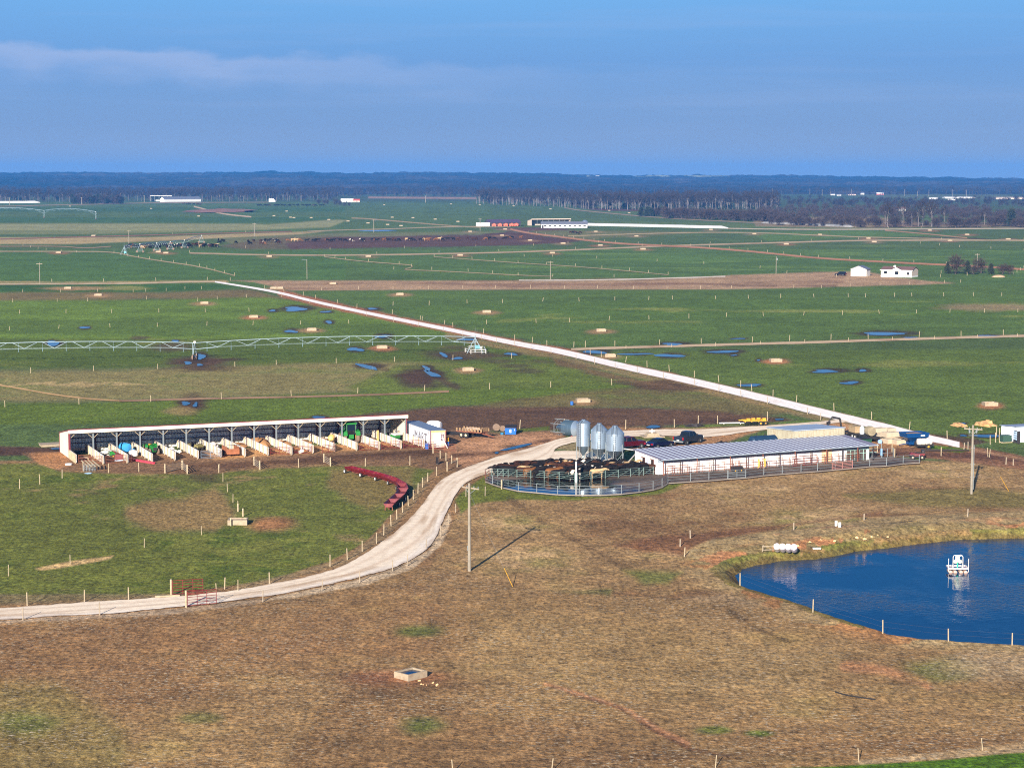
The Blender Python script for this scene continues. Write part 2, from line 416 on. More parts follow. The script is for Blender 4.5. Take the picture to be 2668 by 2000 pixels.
patches((60, 84, 42), [(W0, 1060), (1500, 1012), (1400, 1040), (900, 1080), (W0, 1150)], BN, .1, .6, .6)
zone((112, 100, 62), [(1500, 1020), (1800, 1004), (2010, 1048), (2090, 1072), (1990, 1084), (1700, 1060), (1300, 1066), (1200, 1062)], 5, 9, .85)
patches((84, 100, 50), [(1500, 1010), (1800, 1004), (1900, 1040), (1600, 1050)], BN, -.1, .4, .8)
# right of the white road
zone((72, 102, 60), [(760, 759), (1900, 755), (2400, 742), (W1, 720), (W1, 890), (2668, 868), (1500, 906), (1180, 846), (860, 782)], 2, 3)
zone((74, 106, 58), [(1200, 795), (1700, 782), (W1, 776), (W1, 814), (1900, 826), (1300, 845), (1000, 805)], 6, 6, .8)
patches((118, 128, 76), [(1250, 790), (W1, 776), (W1, 815), (1300, 842)], n_str + n_mid * .5, .12, .4, .6)
spot((164, 140, 108), 2600, 800, 110, 9, .5, 1.0, .7)
zone((76, 102, 56), [(1500, 916), (W1, 880), (W1, 1220), (2500, 1150), (2000, 1030)], 3, 4)
patches((120, 122, 70), [(1900, 900), (W1, 880), (W1, 1000), (2000, 960)], n_str + n_mid * .6, .2, .5, .45)
# the tracks' raw verges
WROAD = [(560, 734), (650, 748), (732, 763), (808, 783), (908, 805), (1023, 829), (1188, 862), (1350, 896), (1458, 914), (1616, 953), (1774, 986), (2000, 1039), (2100, 1064), (2200, 1088), (2300, 1111), (2400, 1136), (2500, 1158)]
band((168, 108, 78), [(x, y) for x, y in WROAD[2:]], 9, 3, 7, .9)
band((150, 126, 88), [(x - 20, y + 12) for x, y in WROAD[6:]], 7, 4, 9, .7)
# mud behind the sheds and by the road
zone(MUD, [(-100, 1158), (150, 1166), (180, 1180), (-100, 1190)], 3, 5)
zone((100, 76, 58), [(850, 1092), (1000, 1074), (1180, 1058), (1400, 1060), (1720, 1062), (1950, 1078), (2080, 1094), (2000, 1104), (1700, 1112), (1400, 1118), (1200, 1124), (1040, 1130), (1000, 1110)], 5, 8)
patches((78, 58, 46), [(880, 1085), (1400, 1062), (2060, 1085), (2000, 1104), (1400, 1116), (1060, 1128)], n_str + BN * .4, -.1, .35, .9)
zone((92, 70, 52), [(1540, 986), (1640, 996), (1730, 990), (1830, 1012), (1720, 1020), (1640, 1002)], 5, 9, .9)
zone((118, 92, 66), [(1430, 925), (1500, 948), (1660, 986), (1760, 1010), (1600, 990), (1450, 950)], 5, 10, .8)
patches((88, 68, 50), [(1340, 935), (1480, 935), (1560, 960), (1400, 952)], BN, -.1, .4, .8)
spot((80, 60, 46), 1090, 985, 60, 26, .5, 1.0); band((84, 64, 50), [(1110, 960), (1150, 990), (1190, 1008)], 8, 6, 8, .8)
band((92, 72, 52), [(1000, 960), (940, 950), (1010, 964)], 5, 3, 5, .6)
spot((86, 66, 50), 520, 945, 80, 16, .5, 1.0); spot((84, 64, 50), 500, 1052, 38, 20, .5, .8); spot((150, 130, 86), 470, 1070, 40, 10, .5, .8, .8)
spot((86, 66, 50), 1200, 925, 90, 12, .5, 1.0, .8); spot((92, 70, 54), 450, 902, 60, 12, .5, .9, .7); spot((90, 68, 52), 365, 880, 30, 5, a=.7)
for k in range(6): spot((90, 72, 52), 1180 + 40 * k, 905 + 12 * k, 40, 6, .5, 1.0, .6)
# yard in front of the shed, and round to the trailer
YARD = [(60, 1180), (165, 1178), (200, 1188), (1040, 1148), (1180, 1120), (1300, 1126), (1420, 1120), (1480, 1130), (1450, 1160), (1330, 1190), (1200, 1222), (1140, 1218), (960, 1216), (860, 1212), (640, 1222), (520, 1238), (440, 1230), (250, 1236), (150, 1224), (90, 1200)]
zone((126, 98, 74), YARD, 4, 8)
zone((170, 124, 86), [(80, 1182), (165, 1180), (190, 1212), (150, 1224), (100, 1210)], 5, 8, .9)
zone((176, 134, 104), [(1150, 1150), (1230, 1140), (1400, 1128), (1480, 1128), (1420, 1162), (1320, 1180), (1210, 1215), (1170, 1190)], 6, 9, .9)
zone((94, 68, 50), [(470, 1208), (700, 1196), (960, 1180), (1130, 1172), (1130, 1184), (900, 1206), (700, 1214), (560, 1222)], 4, 7, .85)
band((80, 58, 44), [(700, 1204), (860, 1192), (1000, 1182), (1120, 1176)], 4, 3, 5, .8); band((86, 60, 44), [(1180, 1186), (1290, 1180), (1350, 1164), (1430, 1146)], 5, 4, 6, .8)
zone((190, 146, 100), [(540, 1180), (700, 1170), (1000, 1150), (1040, 1152), (1000, 1168), (760, 1184), (560, 1200)], 4, 5, .8)
zone((168, 126, 92), [(1580, 1112), (1800, 1114), (2010, 1106), (2190, 1098), (2340, 1130), (2420, 1150), (2340, 1180), (2270, 1175), (2200, 1130), (1990, 1120), (1860, 1162), (1680, 1174), (1640, 1172), (1660, 1130)], 4, 6, .9)
zone((84, 104, 56), [(1650, 1136), (1740, 1136), (1760, 1146), (1660, 1152)], 3, 5, .9); zone((84, 112, 50), [(1760, 1108), (1990, 1100), (2140, 1094), (2140, 1098), (1920, 1107), (1790, 1116)], 2, 3, .9)
zone((80, 108, 48), [(1350, 1118), (1430, 1112), (1430, 1120), (1300, 1128)], 2, 4, .8); zone((150, 132, 100), [(1440, 1160), (1500, 1152), (1660, 1150), (1660, 1172), (1520, 1176), (1450, 1170)], 3, 5, .8)
# dirt road beyond the white gravel, on the right
zone((132, 96, 74), [(2340, 1120), (2440, 1140), (2560, 1168), (2668, 1190), (2800, 1215), (2800, 1250), (2640, 1220), (2520, 1206), (2380, 1190), (2270, 1188), (2260, 1170), (2400, 1165)], 3, 6)
band((92, 64, 52), [(2330, 1182), (2420, 1184), (2560, 1188), (2800, 1216)], 5, 3, 4, .85); band((178, 140, 112), [(2460, 1156), (2580, 1180), (2800, 1222)], 2.5, 2, 3, .7)
zone((76, 108, 46), [(2422, 1158), (2500, 1166), (2530, 1172), (2500, 1178), (2420, 1172)], 2, 3); zone((84, 62, 50), [(2400, 1130), (2540, 1142), (2580, 1152), (2540, 1160), (2440, 1144)], 3, 5, .9)
# left paddock
PAD = [(-400, 1215), (95, 1206), (160, 1228), (430, 1236), (560, 1234), (660, 1222), (860, 1214), (1060, 1214), (1130, 1225), (1080, 1275), (1020, 1340), (950, 1412), (860, 1462), (700, 1512), (450, 1548), (-400, 1590)]
zone((94, 106, 52), PAD, 3, 6)
patches((58, 80, 36), PAD, n_mid * 1.1 + n_fine * .5, .05, .5, .85); patches((116, 122, 60), PAD, n_mid - n_fine, .1, .5, .6)
patches((148, 122, 84), PAD, -n_mid * .7 + n_fine * .6 + n_big * .5, .12, .5, .9)
zone((150, 120, 84), [(330, 1320), (480, 1300), (560, 1270), (590, 1300), (620, 1350), (560, 1390), (420, 1380), (330, 1350)], 14, 26, .75)
zone((136, 110, 72), [(860, 1216), (1080, 1216), (1060, 1300), (960, 1330), (850, 1270)], 14, 22, .6); spot((160, 112, 80), 700, 1366, 60, 20, .6, .9, .85); spot((84, 66, 46), 530, 1240, 44, 16, .5, .8, .7)
zone((200, 170, 122), [(92, 1480), (180, 1462), (295, 1447), (285, 1454), (190, 1473), (110, 1484)], 2, 4)
zone((128, 112, 84), [(-400, 1548), (220, 1548), (480, 1544), (480, 1558), (-400, 1592)], 3, 7, .8)
band((140, 122, 94), [(620, 1532), (760, 1500), (900, 1460), (1000, 1392), (1080, 1300), (1110, 1250)], 8, 5, 9, .75)
# right pasture between barn and pond
PAS = [(1280, 1250), (1700, 1268), (2000, 1240), (2300, 1212), (2530, 1206), (2668, 1226), (3400, 1260), (3400, 1500), (2668, 1380), (2200, 1410), (1890, 1470), (1930, 1530), (2200, 1640), (1900, 1720), (1200, 1600), (1120, 1480), (1180, 1360), (1220, 1290)]
zone((148, 121, 86), PAS, 5, 8)
patches((114, 110, 62), PAS, n_mid * 1.0 + n_big * .6, -.1, .4, .85); patches((176, 146, 112), PAS, n_mid - n_fine * .6, .08, .4, .7); patches((118, 88, 62), PAS, -n_mid + n_fine * .5, .15, .45, .7)
zone((88, 112, 42), [(1186, 1300), (1222, 1270), (1264, 1240), (1290, 1262), (1420, 1290), (1700, 1270), (1760, 1242), (2100, 1224), (2100, 1230), (1800, 1254), (1720, 1285), (1500, 1302), (1330, 1300), (1240, 1310), (1200, 1340)], 4, 8, .85)
zone((122, 86, 62), [(1600, 1420), (1700, 1400), (1800, 1392), (1960, 1370), (2120, 1352), (2300, 1330), (2300, 1344), (2080, 1372), (1860, 1412), (1780, 1450), (1680, 1440)], 8, 12, .85)
band((92, 72, 50), [(1330, 1300), (1400, 1350), (1480, 1395), (1560, 1440), (1680, 1500)], 6, 7, 12, .55)
zone((86, 104, 46), [(1620, 1485), (1780, 1490), (1740, 1520), (1680, 1520)], 9, 12, .7); zone((80, 100, 52), [(1430, 1540), (1590, 1538), (1590, 1560), (1420, 1570)], 9, 14, .75)
zone((184, 160, 128), [(1780, 1560), (1900, 1550), (2000, 1580), (1900, 1590), (1800, 1580)], 10, 14, .5); zone((110, 110, 58), [(2200, 1290), (2500, 1272), (2800, 1290), (2800, 1320), (2400, 1318)], 10, 16, .6)
# far bank of the pond
zone((150, 130, 96), [(1780, 1440), (1860, 1410), (2070, 1380), (2300, 1350), (2668, 1330), (3200, 1330), (3200, 1388), (2668, 1384), (2400, 1394), (2100, 1432), (1900, 1460), (1890, 1500)], 5, 9)
patches((164, 120, 88), [(1840, 1425), (2100, 1385), (2330, 1365), (2800, 1345), (2800, 1380), (2300, 1400), (2000, 1438), (1880, 1450)], n_mid + n_fine * .8, .05, .4, .95, 8)
patches((96, 114, 46), [(1880, 1440), (2100, 1385), (2800, 1340), (2800, 1380), (2300, 1400), (2000, 1438)], -n_mid + n_fine * .3, .15, .5, .55, 8)
# brown field in the foreground
FG = [(W0, 1602), (260, 1602), (480, 1584), (700, 1560), (900, 1520), (1040, 1482), (1200, 1490), (1340, 1530), (1700, 1560), (2050, 1590), (2300, 1655), (2668, 1688), (W1, 1700), (W1, 9000), (W0, 9000)]
zone((146, 118, 82), FG, 10, 16, 1, 1.0)
patches((140, 126, 74), FG, n_big * .7 + n_mid * .7, .0, .5, .6); patches((128, 98, 68), FG, -n_big * .6 + n_str, .05, .5, .6); patches((92, 104, 52), FG, n_mid + n_fine * 1.1, .72, 1.1, .7)
zone((128, 96, 66), [(W0, 1625), (700, 1596), (1080, 1530), (1330, 1600), (1200, 1680), (900, 1750), (560, 1800), (330, 1860), (200, 1780), (W0, 1740)], 40, 60, .6)
zone((158, 134, 94), [(1250, 1600), (1800, 1640), (2200, 1700), (2100, 1830), (1500, 1800), (1200, 1720)], 50, 60, .5)
zone((124, 94, 66), [(900, 1790), (1500, 1860), (1800, 1980), (1300, 2060), (700, 2060)], 40, 60, .45)
zone((116, 110, 60), [(W0, 1760), (140, 1780), (330, 1900), (330, 2100), (W0, 2200)], 30, 40, .5)
zone((150, 122, 82), [(1150, 1560), (1800, 1620), (1900, 1720), (1700, 1800), (1150, 1700)], 40, 40, .4)
spot((78, 96, 46), 1080, 1642, 66, 20, .6, 1.0, .8); spot((78, 100, 48), 1100, 1890, 60, 22, .6, 1.0, .8); spot((82, 104, 46), 1860, 1900, 40, 10, .5, .9, .8); spot((72, 104, 44), 1980, 1908, 34, 8, .5, .9, .8); spot((82, 104, 50), 520, 1870, 60, 14, .5, 1.0, .5); spot((84, 104, 48), 70, 1880, 90, 30, .6, 1.0, .6)
spot((152, 104, 76), 1040, 1766, 110, 20, .6, .6, .9); spot((104, 76, 54), 1060, 1790, 170, 22, .7, .8, .6)
band((178, 128, 96), [(1420, 1780), (1520, 1810), (1640, 1850), (1720, 1905), (1790, 1935)], 5, 5, 12, .8); band((102, 74, 56), [(1480, 1806), (1610, 1842), (1700, 1900), (1800, 1950), (1900, 1970)], 3, 3, 6, .7)
band((176, 126, 92), [(2200, 1735), (2300, 1745), (2400, 1770), (2420, 1790)], 8, 8, 18, .7); spot((94, 112, 54), 2460, 1745, 80, 26, .6, 1.0, .6); spot((168, 146, 116), 2600, 1730, 120, 34, .6, .8, .7)
band((88, 70, 48), [(1900, 1592), (1980, 1640), (2060, 1672)], 4, 4, 7, .8)
for yy in (1966, 1976): band((98, 74, 54), [(1300, yy + 18), (1600, yy + 2), (1900, yy), (2200, yy - 28), (2500, yy - 50)], 2, 2, 3, .5)
zone((170, 146, 114), [(2220, 1980), (2420, 1962), (2668, 1932), (W1, 1900), (W1, 1930), (2668, 1958), (2400, 1980), (2240, 1994)], 3, 6, .9)
zone((66, 104, 34), [(1700, 2012), (2200, 1994), (2400, 1982), (2668, 1958), (W1, 1934), (W1, 9000), (1500, 9000), (1400, 2060)], 2, 4, 1, 0.0)
zone((176, 158, 140), [(-300, 1608), (260, 1598), (480, 1582), (700, 1560), (760, 1552), (640, 1572), (470, 1596), (250, 1612), (-300, 1640)], 3, 7, .6)
zone((196, 176, 152), [(700, 1560), (940, 1508), (1040, 1478), (1120, 1430), (1170, 1330), (1178, 1352), (1150, 1420), (1080, 1476), (960, 1520), (760, 1556)], 3, 7, .8)
# the pond's rim
rim = sstep(5.0, 1.2, sdj) * (sdj > -4)
rc = np.where((fbm(GX, GY, 9, 61, 3) > .02)[..., None], L3((178, 128, 84)), L3((168, 146, 108)))
rc = np.where((PXg < 2250)[..., None] & (PYg > 1470)[..., None] & (sdj < .5)[..., None], L3((112, 108, 54)), rc)
rc = np.where((PYg < 1470)[..., None] & (sdj < 3)[..., None], np.where((n_mid + n_fine > .12)[..., None], L3((160, 114, 80)), L3((138, 122, 84))), rc)
rc = np.where((PYg < 1470)[..., None] & (sdj < .2)[..., None], np.where((n_mid - n_fine * .5 > -.05)[..., None], L3((108, 108, 54)), L3((128, 106, 72))), rc)
rc = np.where((sdj < -1.0)[..., None], L3((92, 84, 48)), rc)
col += (rc - col) * (rim * (.55 + .9 * np.clip(BN + .2, 0, .5)))[..., None]
# wet margins of every puddle and trodden ground round every trough are added from their lists below
def finish_ground():
    g = col * np.array(GK) * (1 + .32 * n_mid + .28 * n_fine)[..., None] * (1 + .18 * n_str)[..., None]
    gn = np.clip((g[..., 1] - g[..., 0]) / g[..., 1] * 2.5, 0, 1)[..., None]
    g = g * (1 + gn * (np.array([1.34, 1.10, .68]) - 1))
    ny, nx = GX.shape
    me = bpy.data.meshes.new('ground')
    co_ = np.stack([GX, GY, GZ], -1).reshape(-1, 3).astype(np.float32)
    idx = np.arange(ny * nx).reshape(ny, nx)
    q = np.stack([idx[1:, :-1], idx[1:, 1:], idx[:-1, 1:], idx[:-1, :-1]], -1).reshape(-1, 4)
    me.vertices.add(len(co_)); me.vertices.foreach_set('co', co_.ravel())
    me.loops.add(q.size); me.loops.foreach_set('vertex_index', q.ravel().astype(np.int32))
    me.polygons.add(len(q)); me.polygons.foreach_set('loop_start', np.arange(0, q.size, 4, dtype=np.int32))
    me.polygons.foreach_set('use_smooth', np.ones(len(q), bool))
    me.update(calc_edges=True); me.validate()
    at = me.color_attributes.new('soil', 'FLOAT_COLOR', 'POINT')
    rgba = np.concatenate([np.clip(g, .004, .9), strawm[..., None]], -1).astype(np.float32)
    at.data.foreach_set('color', rgba.ravel())
    k = NT('pasture_ground'); b = k.b
    a = k.n('ShaderNodeAttribute', attribute_name='soil')
    p = k.pos()
    f1 = k.rng(k.noise(k.pos((1, .6, 1)), .5, 6, .75), .3, .7, .6, 1.4)
    pv = k.pos((1, .42, 1))
    f2 = k.rng(k.noise(pv, 2.3, 4, .78), .33, .67, .36, 1.66)
    mm = k.n('ShaderNodeMath', operation='MULTIPLY'); k.l(f1, mm.inputs[0]); k.l(f2, mm.inputs[1])
    cc = k.n('ShaderNodeCombineColor'); [k.l(mm.outputs[0], cc.inputs[i]) for i in range(3)]
    o = k.mix(1.0, a.outputs['Color'], cc.outputs[0], 'MULTIPLY')
    # a little green or straw tone from tuft to tuft
    hue = k.rng(k.noise(p, .9, 4, .6), .35, .65, 0, 1)
    o = k.mix(k.rng(hue, 0, 1, 0, .30), o, k.mix(1.0, o, (1.5, 1.15, .7), 'MULTIPLY'))
    # cut stalks lying in the worked field
    ps = k.pos((1.1, 1.6, 1)); fl = k.noise(ps, 2.1, 3, .55)
    fl2 = k.rng(fl, .58, .64, 0, 1); big = k.rng(k.noise(p, .06, 3), .38, .6, .1, 1)
    m2_ = k.n('ShaderNodeMath', operation='MULTIPLY'); k.l(fl2, m2_.inputs[0]); k.l(a.outputs['Alpha'], m2_.inputs[1])
    m3_ = k.n('ShaderNodeMath', operation='MULTIPLY'); k.l(m2_.outputs[0], m3_.inputs[0]); k.l(big, m3_.inputs[1])
    o = k.mix(m3_.outputs[0], o, (.5, .40, .27))
    k.l(o, b.inputs['Base Color']); b.inputs['Roughness'].default_value = .95; b.inputs['Specular IOR Level'].default_value = .15
    k.bump(k.noise(p, 1.5, 5, .68), .6, .4)
    me.materials.append(k.m)
    ob = bpy.data.objects.new('ground', me); C.objects.link(ob); ob['kind'] = 'structure'
    return ob
# ------------------------------------------------------------------ roads, tracks and water
def resample(pts, n):
    P = np.array(pts, float); d = np.r_[0, np.cumsum(np.hypot(*np.diff(P, axis=0).T))]
    t = np.linspace(0, d[-1], n); return np.stack([np.interp(t, d, P[:, 0]), np.interp(t, d, P[:, 1])], -1)
def smooth(pts, k=3):
    """corner cutting so that bends are round"""
    P = [tuple(p) for p in pts]
    for _ in range(k):
        Q = [P[0]]
        for a, b in zip(P[:-1], P[1:]):
            Q += [(a[0] * .75 + b[0] * .25, a[1] * .75 + b[1] * .25), (a[0] * .25 + b[0] * .75, a[1] * .25 + b[1] * .75)]
        P = Q + [P[-1]]
    return P
_gm = {}
def gravel_mat(name, fine=9.0, bump=.3):
    if name in _gm: return _gm[name]
    k = NT(name); a = k.n('ShaderNodeAttribute', attribute_name='soil'); p = k.pos()
    f1 = k.rng(k.noise(p, 1.1, 5, .7), .3, .7, .84, 1.14); f2 = k.rng(k.noise(p, fine, 2, .7), .3, .7, .84, 1.16)
    mm = k.n('ShaderNodeMath', operation='MULTIPLY'); k.l(f1, mm.inputs[0]); k.l(f2, mm.inputs[1])
    cc = k.n('ShaderNodeCombineColor'); [k.l(mm.outputs[0], cc.inputs[i]) for i in range(3)]
    k.l(k.mix(1.0, a.outputs['Color'], cc.outputs[0], 'MULTIPLY'), k.b.inputs['Base Color'])
    k.b.inputs['Roughness'].default_value = .95; k.b.inputs['Specular IOR Level'].default_value = .15
    k.bump(k.noise(p, 5, 3, .7), bump, .08); _gm[name] = k.m; return k.m
def strip(name, up, lo, colf, z=.08, n=160, m=12, jit=.35, sm=True):
    A = resample(smooth(up) if sm else up, n); B = resample(smooth(lo) if sm else lo, n)
    T = np.linspace(0, 1, m)
    gx = A[:, None, 0] + (B - A)[:, None, 0] * T[None, :, None].squeeze(-1); gy = A[:, None, 1] + (B - A)[:, None, 1] * T[None, :]
    v = (gy - CY) / F; t = (z - H) / (-SP - v * CP); x = (gx - CX) / F * t; y = (CP - v * SP) * t
    # rough edges
    s = np.hypot(x[1:, 0] - x[:-1, 0], y[1:, 0] - y[:-1, 0]).cumsum(); s = np.r_[0, s]
    wd = np.hypot(x[:, -1] - x[:, 0], y[:, -1] - y[:, 0])[:, None] + 1e-6
    j0 = fbm(s, s * 0 + 3.3, 2.2, 91, 3) * jit * 2; j1 = fbm(s, s * 0 + 9.3, 2.2, 93, 3) * jit * 2
    sh = (j0[:, None] * (1 - T) ** 3 + j1[:, None] * T ** 3) / wd
    ex, ey = x[:, -1:] - x[:, :1], y[:, -1:] - y[:, :1]
    x = x + ex * sh; y = y + ey * sh
    c = colf(np.broadcast_to(T[None, :], x.shape), np.broadcast_to(s[:, None], x.shape), x, y)
    me = bpy.data.meshes.new(name)
    co_ = np.stack([x, y, np.full_like(x, z)], -1).reshape(-1, 3).astype(np.float32)
    idx = np.arange(n * m).reshape(n, m); q = np.stack([idx[:-1, :-1], idx[:-1, 1:], idx[1:, 1:], idx[1:, :-1]], -1).reshape(-1, 4)
    me.from_pydata(co_.tolist(), [], q.tolist())
    bm = bmesh.new(); bm.from_mesh(me); bmesh.ops.recalc_face_normals(bm, faces=bm.faces)
    if sum(f.normal.z for f in bm.faces) < 0: bmesh.ops.reverse_faces(bm, faces=bm.faces)
    bm.to_mesh(me); bm.free()
    at = me.color_attributes.new('soil', 'FLOAT_COLOR', 'POINT')
    at.data.foreach_set('color', np.concatenate([np.clip(c, .003, .95), np.zeros(c.shape[:2] + (1,))], -1).astype(np.float32).ravel())
    me.materials.append(gravel_mat('gravel')); o = bpy.data.objects.new(name, me); C.objects.link(o); o['kind'] = 'structure'; return o
RK = 1.0
def mixc(a, b, m): return a + (b - a) * m[..., None]
def drive_col(T, s, x, y):
    c = np.broadcast_to(L3((240, 220, 194)), T.shape + (3,)) * RK
    n = fbm(x, y, 5, 41, 4); ns = fbm(s * .12 + T * 0, T * 6, 1, 43, 4)
    c = mixc(c, L3((190, 160, 128)), np.clip(sstep(.0, .3, ns + n * .5), 0, 1) * .75)
    e = np.abs(T - .5) * 2
    c = mixc(c, L3((240, 228, 214)), sstep(.72, 1, T + n * .3) * .8 * sstep(120, 100, s))
    c = mixc(c, L3((186, 150, 120)), np.exp(-((T - .62) / .06) ** 2) * .4 + np.exp(-((T - .28) / .06) ** 2) * .3)
    return mixc(c, L3((170, 136, 104)), sstep(.8, 1.05, e + n * .5) * .5)
DR_UP = [(-260, 1598), (0, 1583), (221, 1568), (443, 1555), (601, 1539), (713, 1519), (777, 1507), (840, 1492), (887, 1475), (935, 1452), (982, 1420), (1030, 1386), (1071, 1348), (1106, 1307), (1134, 1264), (1163, 1240), (1204, 1221), (1251, 1204), (1310, 1184), (1400, 1161), (1450, 1144), (1510, 1132), (1620, 1121), (1760, 1117), (1850, 1117), (1990, 1108), (2117, 1099), (2190, 1092)]
DR_LO = [(-260, 1632), (0, 1612), (260, 1599), (475, 1580), (650, 1558), (745, 1544), (872, 1517), (951, 1500), (1030, 1477), (1093, 1446), (1131, 1411), (1153, 1357), (1172, 1316), (1191, 1280), (1216, 1253), (1261, 1236), (1290, 1229), (1340, 1223), (1400, 1217), (1440, 1190), (1445, 1165), (1500, 1150), (1627, 1137), (1740, 1134), (1850, 1140), (1990, 1118), (2130, 1106), (2215, 1098)]
strip('gravel_drive', DR_UP, DR_LO, drive_col, .085, 420, 26, .5)
strip('gravel_apron', [(1330, 1196), (1390, 1180), (1470, 1172), (1530, 1176), (1600, 1180)], [(1330, 1224), (1400, 1219), (1500, 1217), (1560, 1212), (1600, 1200)], drive_col, .075, 60, 12, .3)
def white_col(T, s, x, y):
    n = fbm(x, y, 4, 45, 4); c = np.broadcast_to(L3((252, 242, 234)), T.shape + (3,)) * RK
    c = mixc(c, L3((206, 170, 146)), sstep(.08, .4, n) * .35 + np.exp(-((T - .5) / .09) ** 2) * .12)
    return mixc(c, L3((170, 120, 90)), sstep(.86, 1.05, np.abs(T - .5) * 2 + n * .3) * .7)
wc = smooth(WROAD, 2); hwid = lambda x: np.interp(x, [560, 732, 908, 1188, 1458, 1774, 2100, 2300, 2500], [1.9, 3.2, 4.1, 5.0, 7.2, 8.8, 10.2, 10.2, 7.5])
strip('gravel_road', [(x, y - hwid(x)) for x, y in wc], [(x, y + hwid(x)) for x, y in wc], white_col, .06, 320, 9, .25, False)
def plain(c, c2):
    def f(T, s, x, y):
        n = fbm(x, y, 6, 47, 4); k = np.broadcast_to(L3(c), T.shape + (3,)) * RK
        k = mixc(k, L3(c2), sstep(0, .3, n) * .7)
        return mixc(k, L3((96, 100, 62)), sstep(.75, 1.1, np.abs(T - .5) * 2 + n) * .6)
    return f
TR = [  # farm tracks: px polyline, half height, colours
    ([(590, 735), (520, 733), (400, 737), (270, 739), (0, 740), (-300, 741)], 1.6, (196, 172, 136), (150, 120, 92)),
    ([(1488, 910), (1560, 907), (1700, 903), (1900, 897), (2100, 892), (2300, 885), (2500, 879), (2680, 874), (3000, 866)], 3.3, (200, 172, 138), (160, 120, 90)),
    ([(1352, 730), (1500, 730), (1620, 728), (1770, 724), (1890, 720)], 1.3, (226, 208, 188), (180, 150, 120)),
    ([(494, 659), (600, 662), (700, 664), (820, 665), (982, 664), (1150, 661), (1300, 658), (1500, 651), (1673, 643), (1850, 637), (2000, 633), (2237, 626), (2440, 626), (2668, 626), (2900, 625)], 1.5, (186, 160, 124), (150, 124, 92)),
    ([(1330, 597), (1350, 602), (1390, 609), (1450, 616), (1521, 625), (1604, 634), (1724, 640), (1800, 643), (1900, 650), (2000, 659), (2132, 673), (2300, 682), (2465, 690), (2560, 694), (2700, 704)], 1.9, (186, 132, 96), (158, 108, 78)),
    ([(1480, 615), (1600, 611), (1745, 607), (1870, 605), (2000, 607), (2130, 613), (2250, 618), (2410, 621), (2540, 625), (2700, 628)], 1.1, (180, 158, 116), (140, 124, 84)),
    ([(1894, 595), (2000, 597), (2150, 598), (2350, 597), (2500, 596), (2668, 595), (2900, 594)], 1.1, (206, 186, 156), (170, 150, 116)),
    ([(2306, 600), (2400, 608), (2480, 616), (2520, 620)], 1.2, (176, 136, 100), (150, 120, 86)),
    ([(916, 568), (960, 570), (1030, 576), (1110, 583), (1200, 590), (1250, 592)], 1.2, (170, 146, 104), (150, 124, 88)),
    ([(800, 603), (860, 600), (1000, 597), (1100, 593), (1210, 590), (1330, 590)], 1.0, (176, 156, 120), (140, 124, 88)),
    ([(-300, 628), (0, 623), (250, 616), (450, 611), (640, 606), (760, 603)], 1.0, (150, 104, 80), (126, 96, 70)),
    ([(-300, 640), (0, 642), (160, 641), (220, 647), (290, 642)], .9, (166, 136, 104), (140, 120, 84)),
    ([(-200, 654), (0, 655), (180, 655), (297, 656), (340, 667), (420, 680), (520, 694), (612, 718)], 1.1, (176, 156, 116), (136, 124, 80)),
    ([(846, 669), (900, 676), (960, 682), (1040, 688), (1078, 691), (1072, 698), (1040, 702), (1150, 706), (1350, 717), (1440, 720)], .9, (172, 154, 112), (132, 120, 80)),
    ([(1131, 669), (1230, 676), (1350, 685), (1500, 694), (1640, 706), (1741, 716)], .9, (164, 150, 108), (130, 120, 80)),
    ([(-300, 540), (0, 538), (150, 534), (263, 532), (400, 528), (700, 527)], .7, (170, 140, 110), (140, 120, 90)),
    ([(505, 538), (530, 544), (560, 553), (600, 560), (655, 565)], 1.4, (206, 176, 140), (170, 140, 110)),
    ([(1470, 541), (1500, 547), (1580, 555), (1680, 564), (1780, 571), (1900, 577), (2000, 582), (2100, 588)], 1.0, (160, 136, 108), (130, 116, 86)),
    ([(-60, 995), (0, 1003), (60, 1013), (120, 1024), (190, 1034), (250, 1040), (310, 1043)], 1.9, (206, 164, 112), (166, 128, 88)),
    ([(310, 1044), (460, 1040), (577, 1037), (800, 1033), (1000, 1027), (1100, 1022), (1170, 1019)], 2.6, (168, 132, 100), (130, 98, 72)),
]
for pts, h0_, c1, c2 in TR:
    h_ = h0_
    p_ = smooth(pts, 2)
    h_ *= 1.3 if pts[0][1] < 760 else 1.0
    strip('farm_track', [(x, y - h_) for x, y in p_], [(x, y + h_) for x, y in p_], plain(c1, c2), (.05 + .006 * (TR.index((pts, h0_, c1, c2)) % 18) if pts[0][1] < 760 else .06 + .004 * (TR.index((pts, h0_, c1, c2)) % 3)), 160, 5, .5 if pts[0][1] < 700 else .25, False)

def water_mat(name, body, rip=.02, scale=3.0, patchy=False):
    k = NT(name); b = k.b; b.inputs['Base Color'].default_value = (*lin(body), 1); b.inputs['Roughness'].default_value = .03; b.inputs['IOR'].default_value = 1.33
    p = k.pos((1, 1.6, 1)); h = k.noise(p, scale, 3, .6)
    if patchy:
        pt = k.rng(k.noise(k.pos((1, .55, 1)), .085, 3, .55), .44, .56, .06, 1)
        mm = k.n('ShaderNodeMath', operation='MULTIPLY'); k.l(h, mm.inputs[0]); k.l(pt, mm.inputs[1]); h = mm.outputs[0]
    k.bump(h, 1.0, rip); return k.m
pond = MB(); q = [(v_.x, v_.y) for v_ in pw]; cxm = sum(a for a, _ in q) / len(q); cym = sum(b for _, b in q) / len(q)
pond.add([(x, y, -.8) for x, y in q], [tuple(range(len(q)))])
pond_o = pond.build('pond', water_mat('pond_water', (0, 44, 76), .065, 1.4, True)); pond_o['kind'] = 'structure'
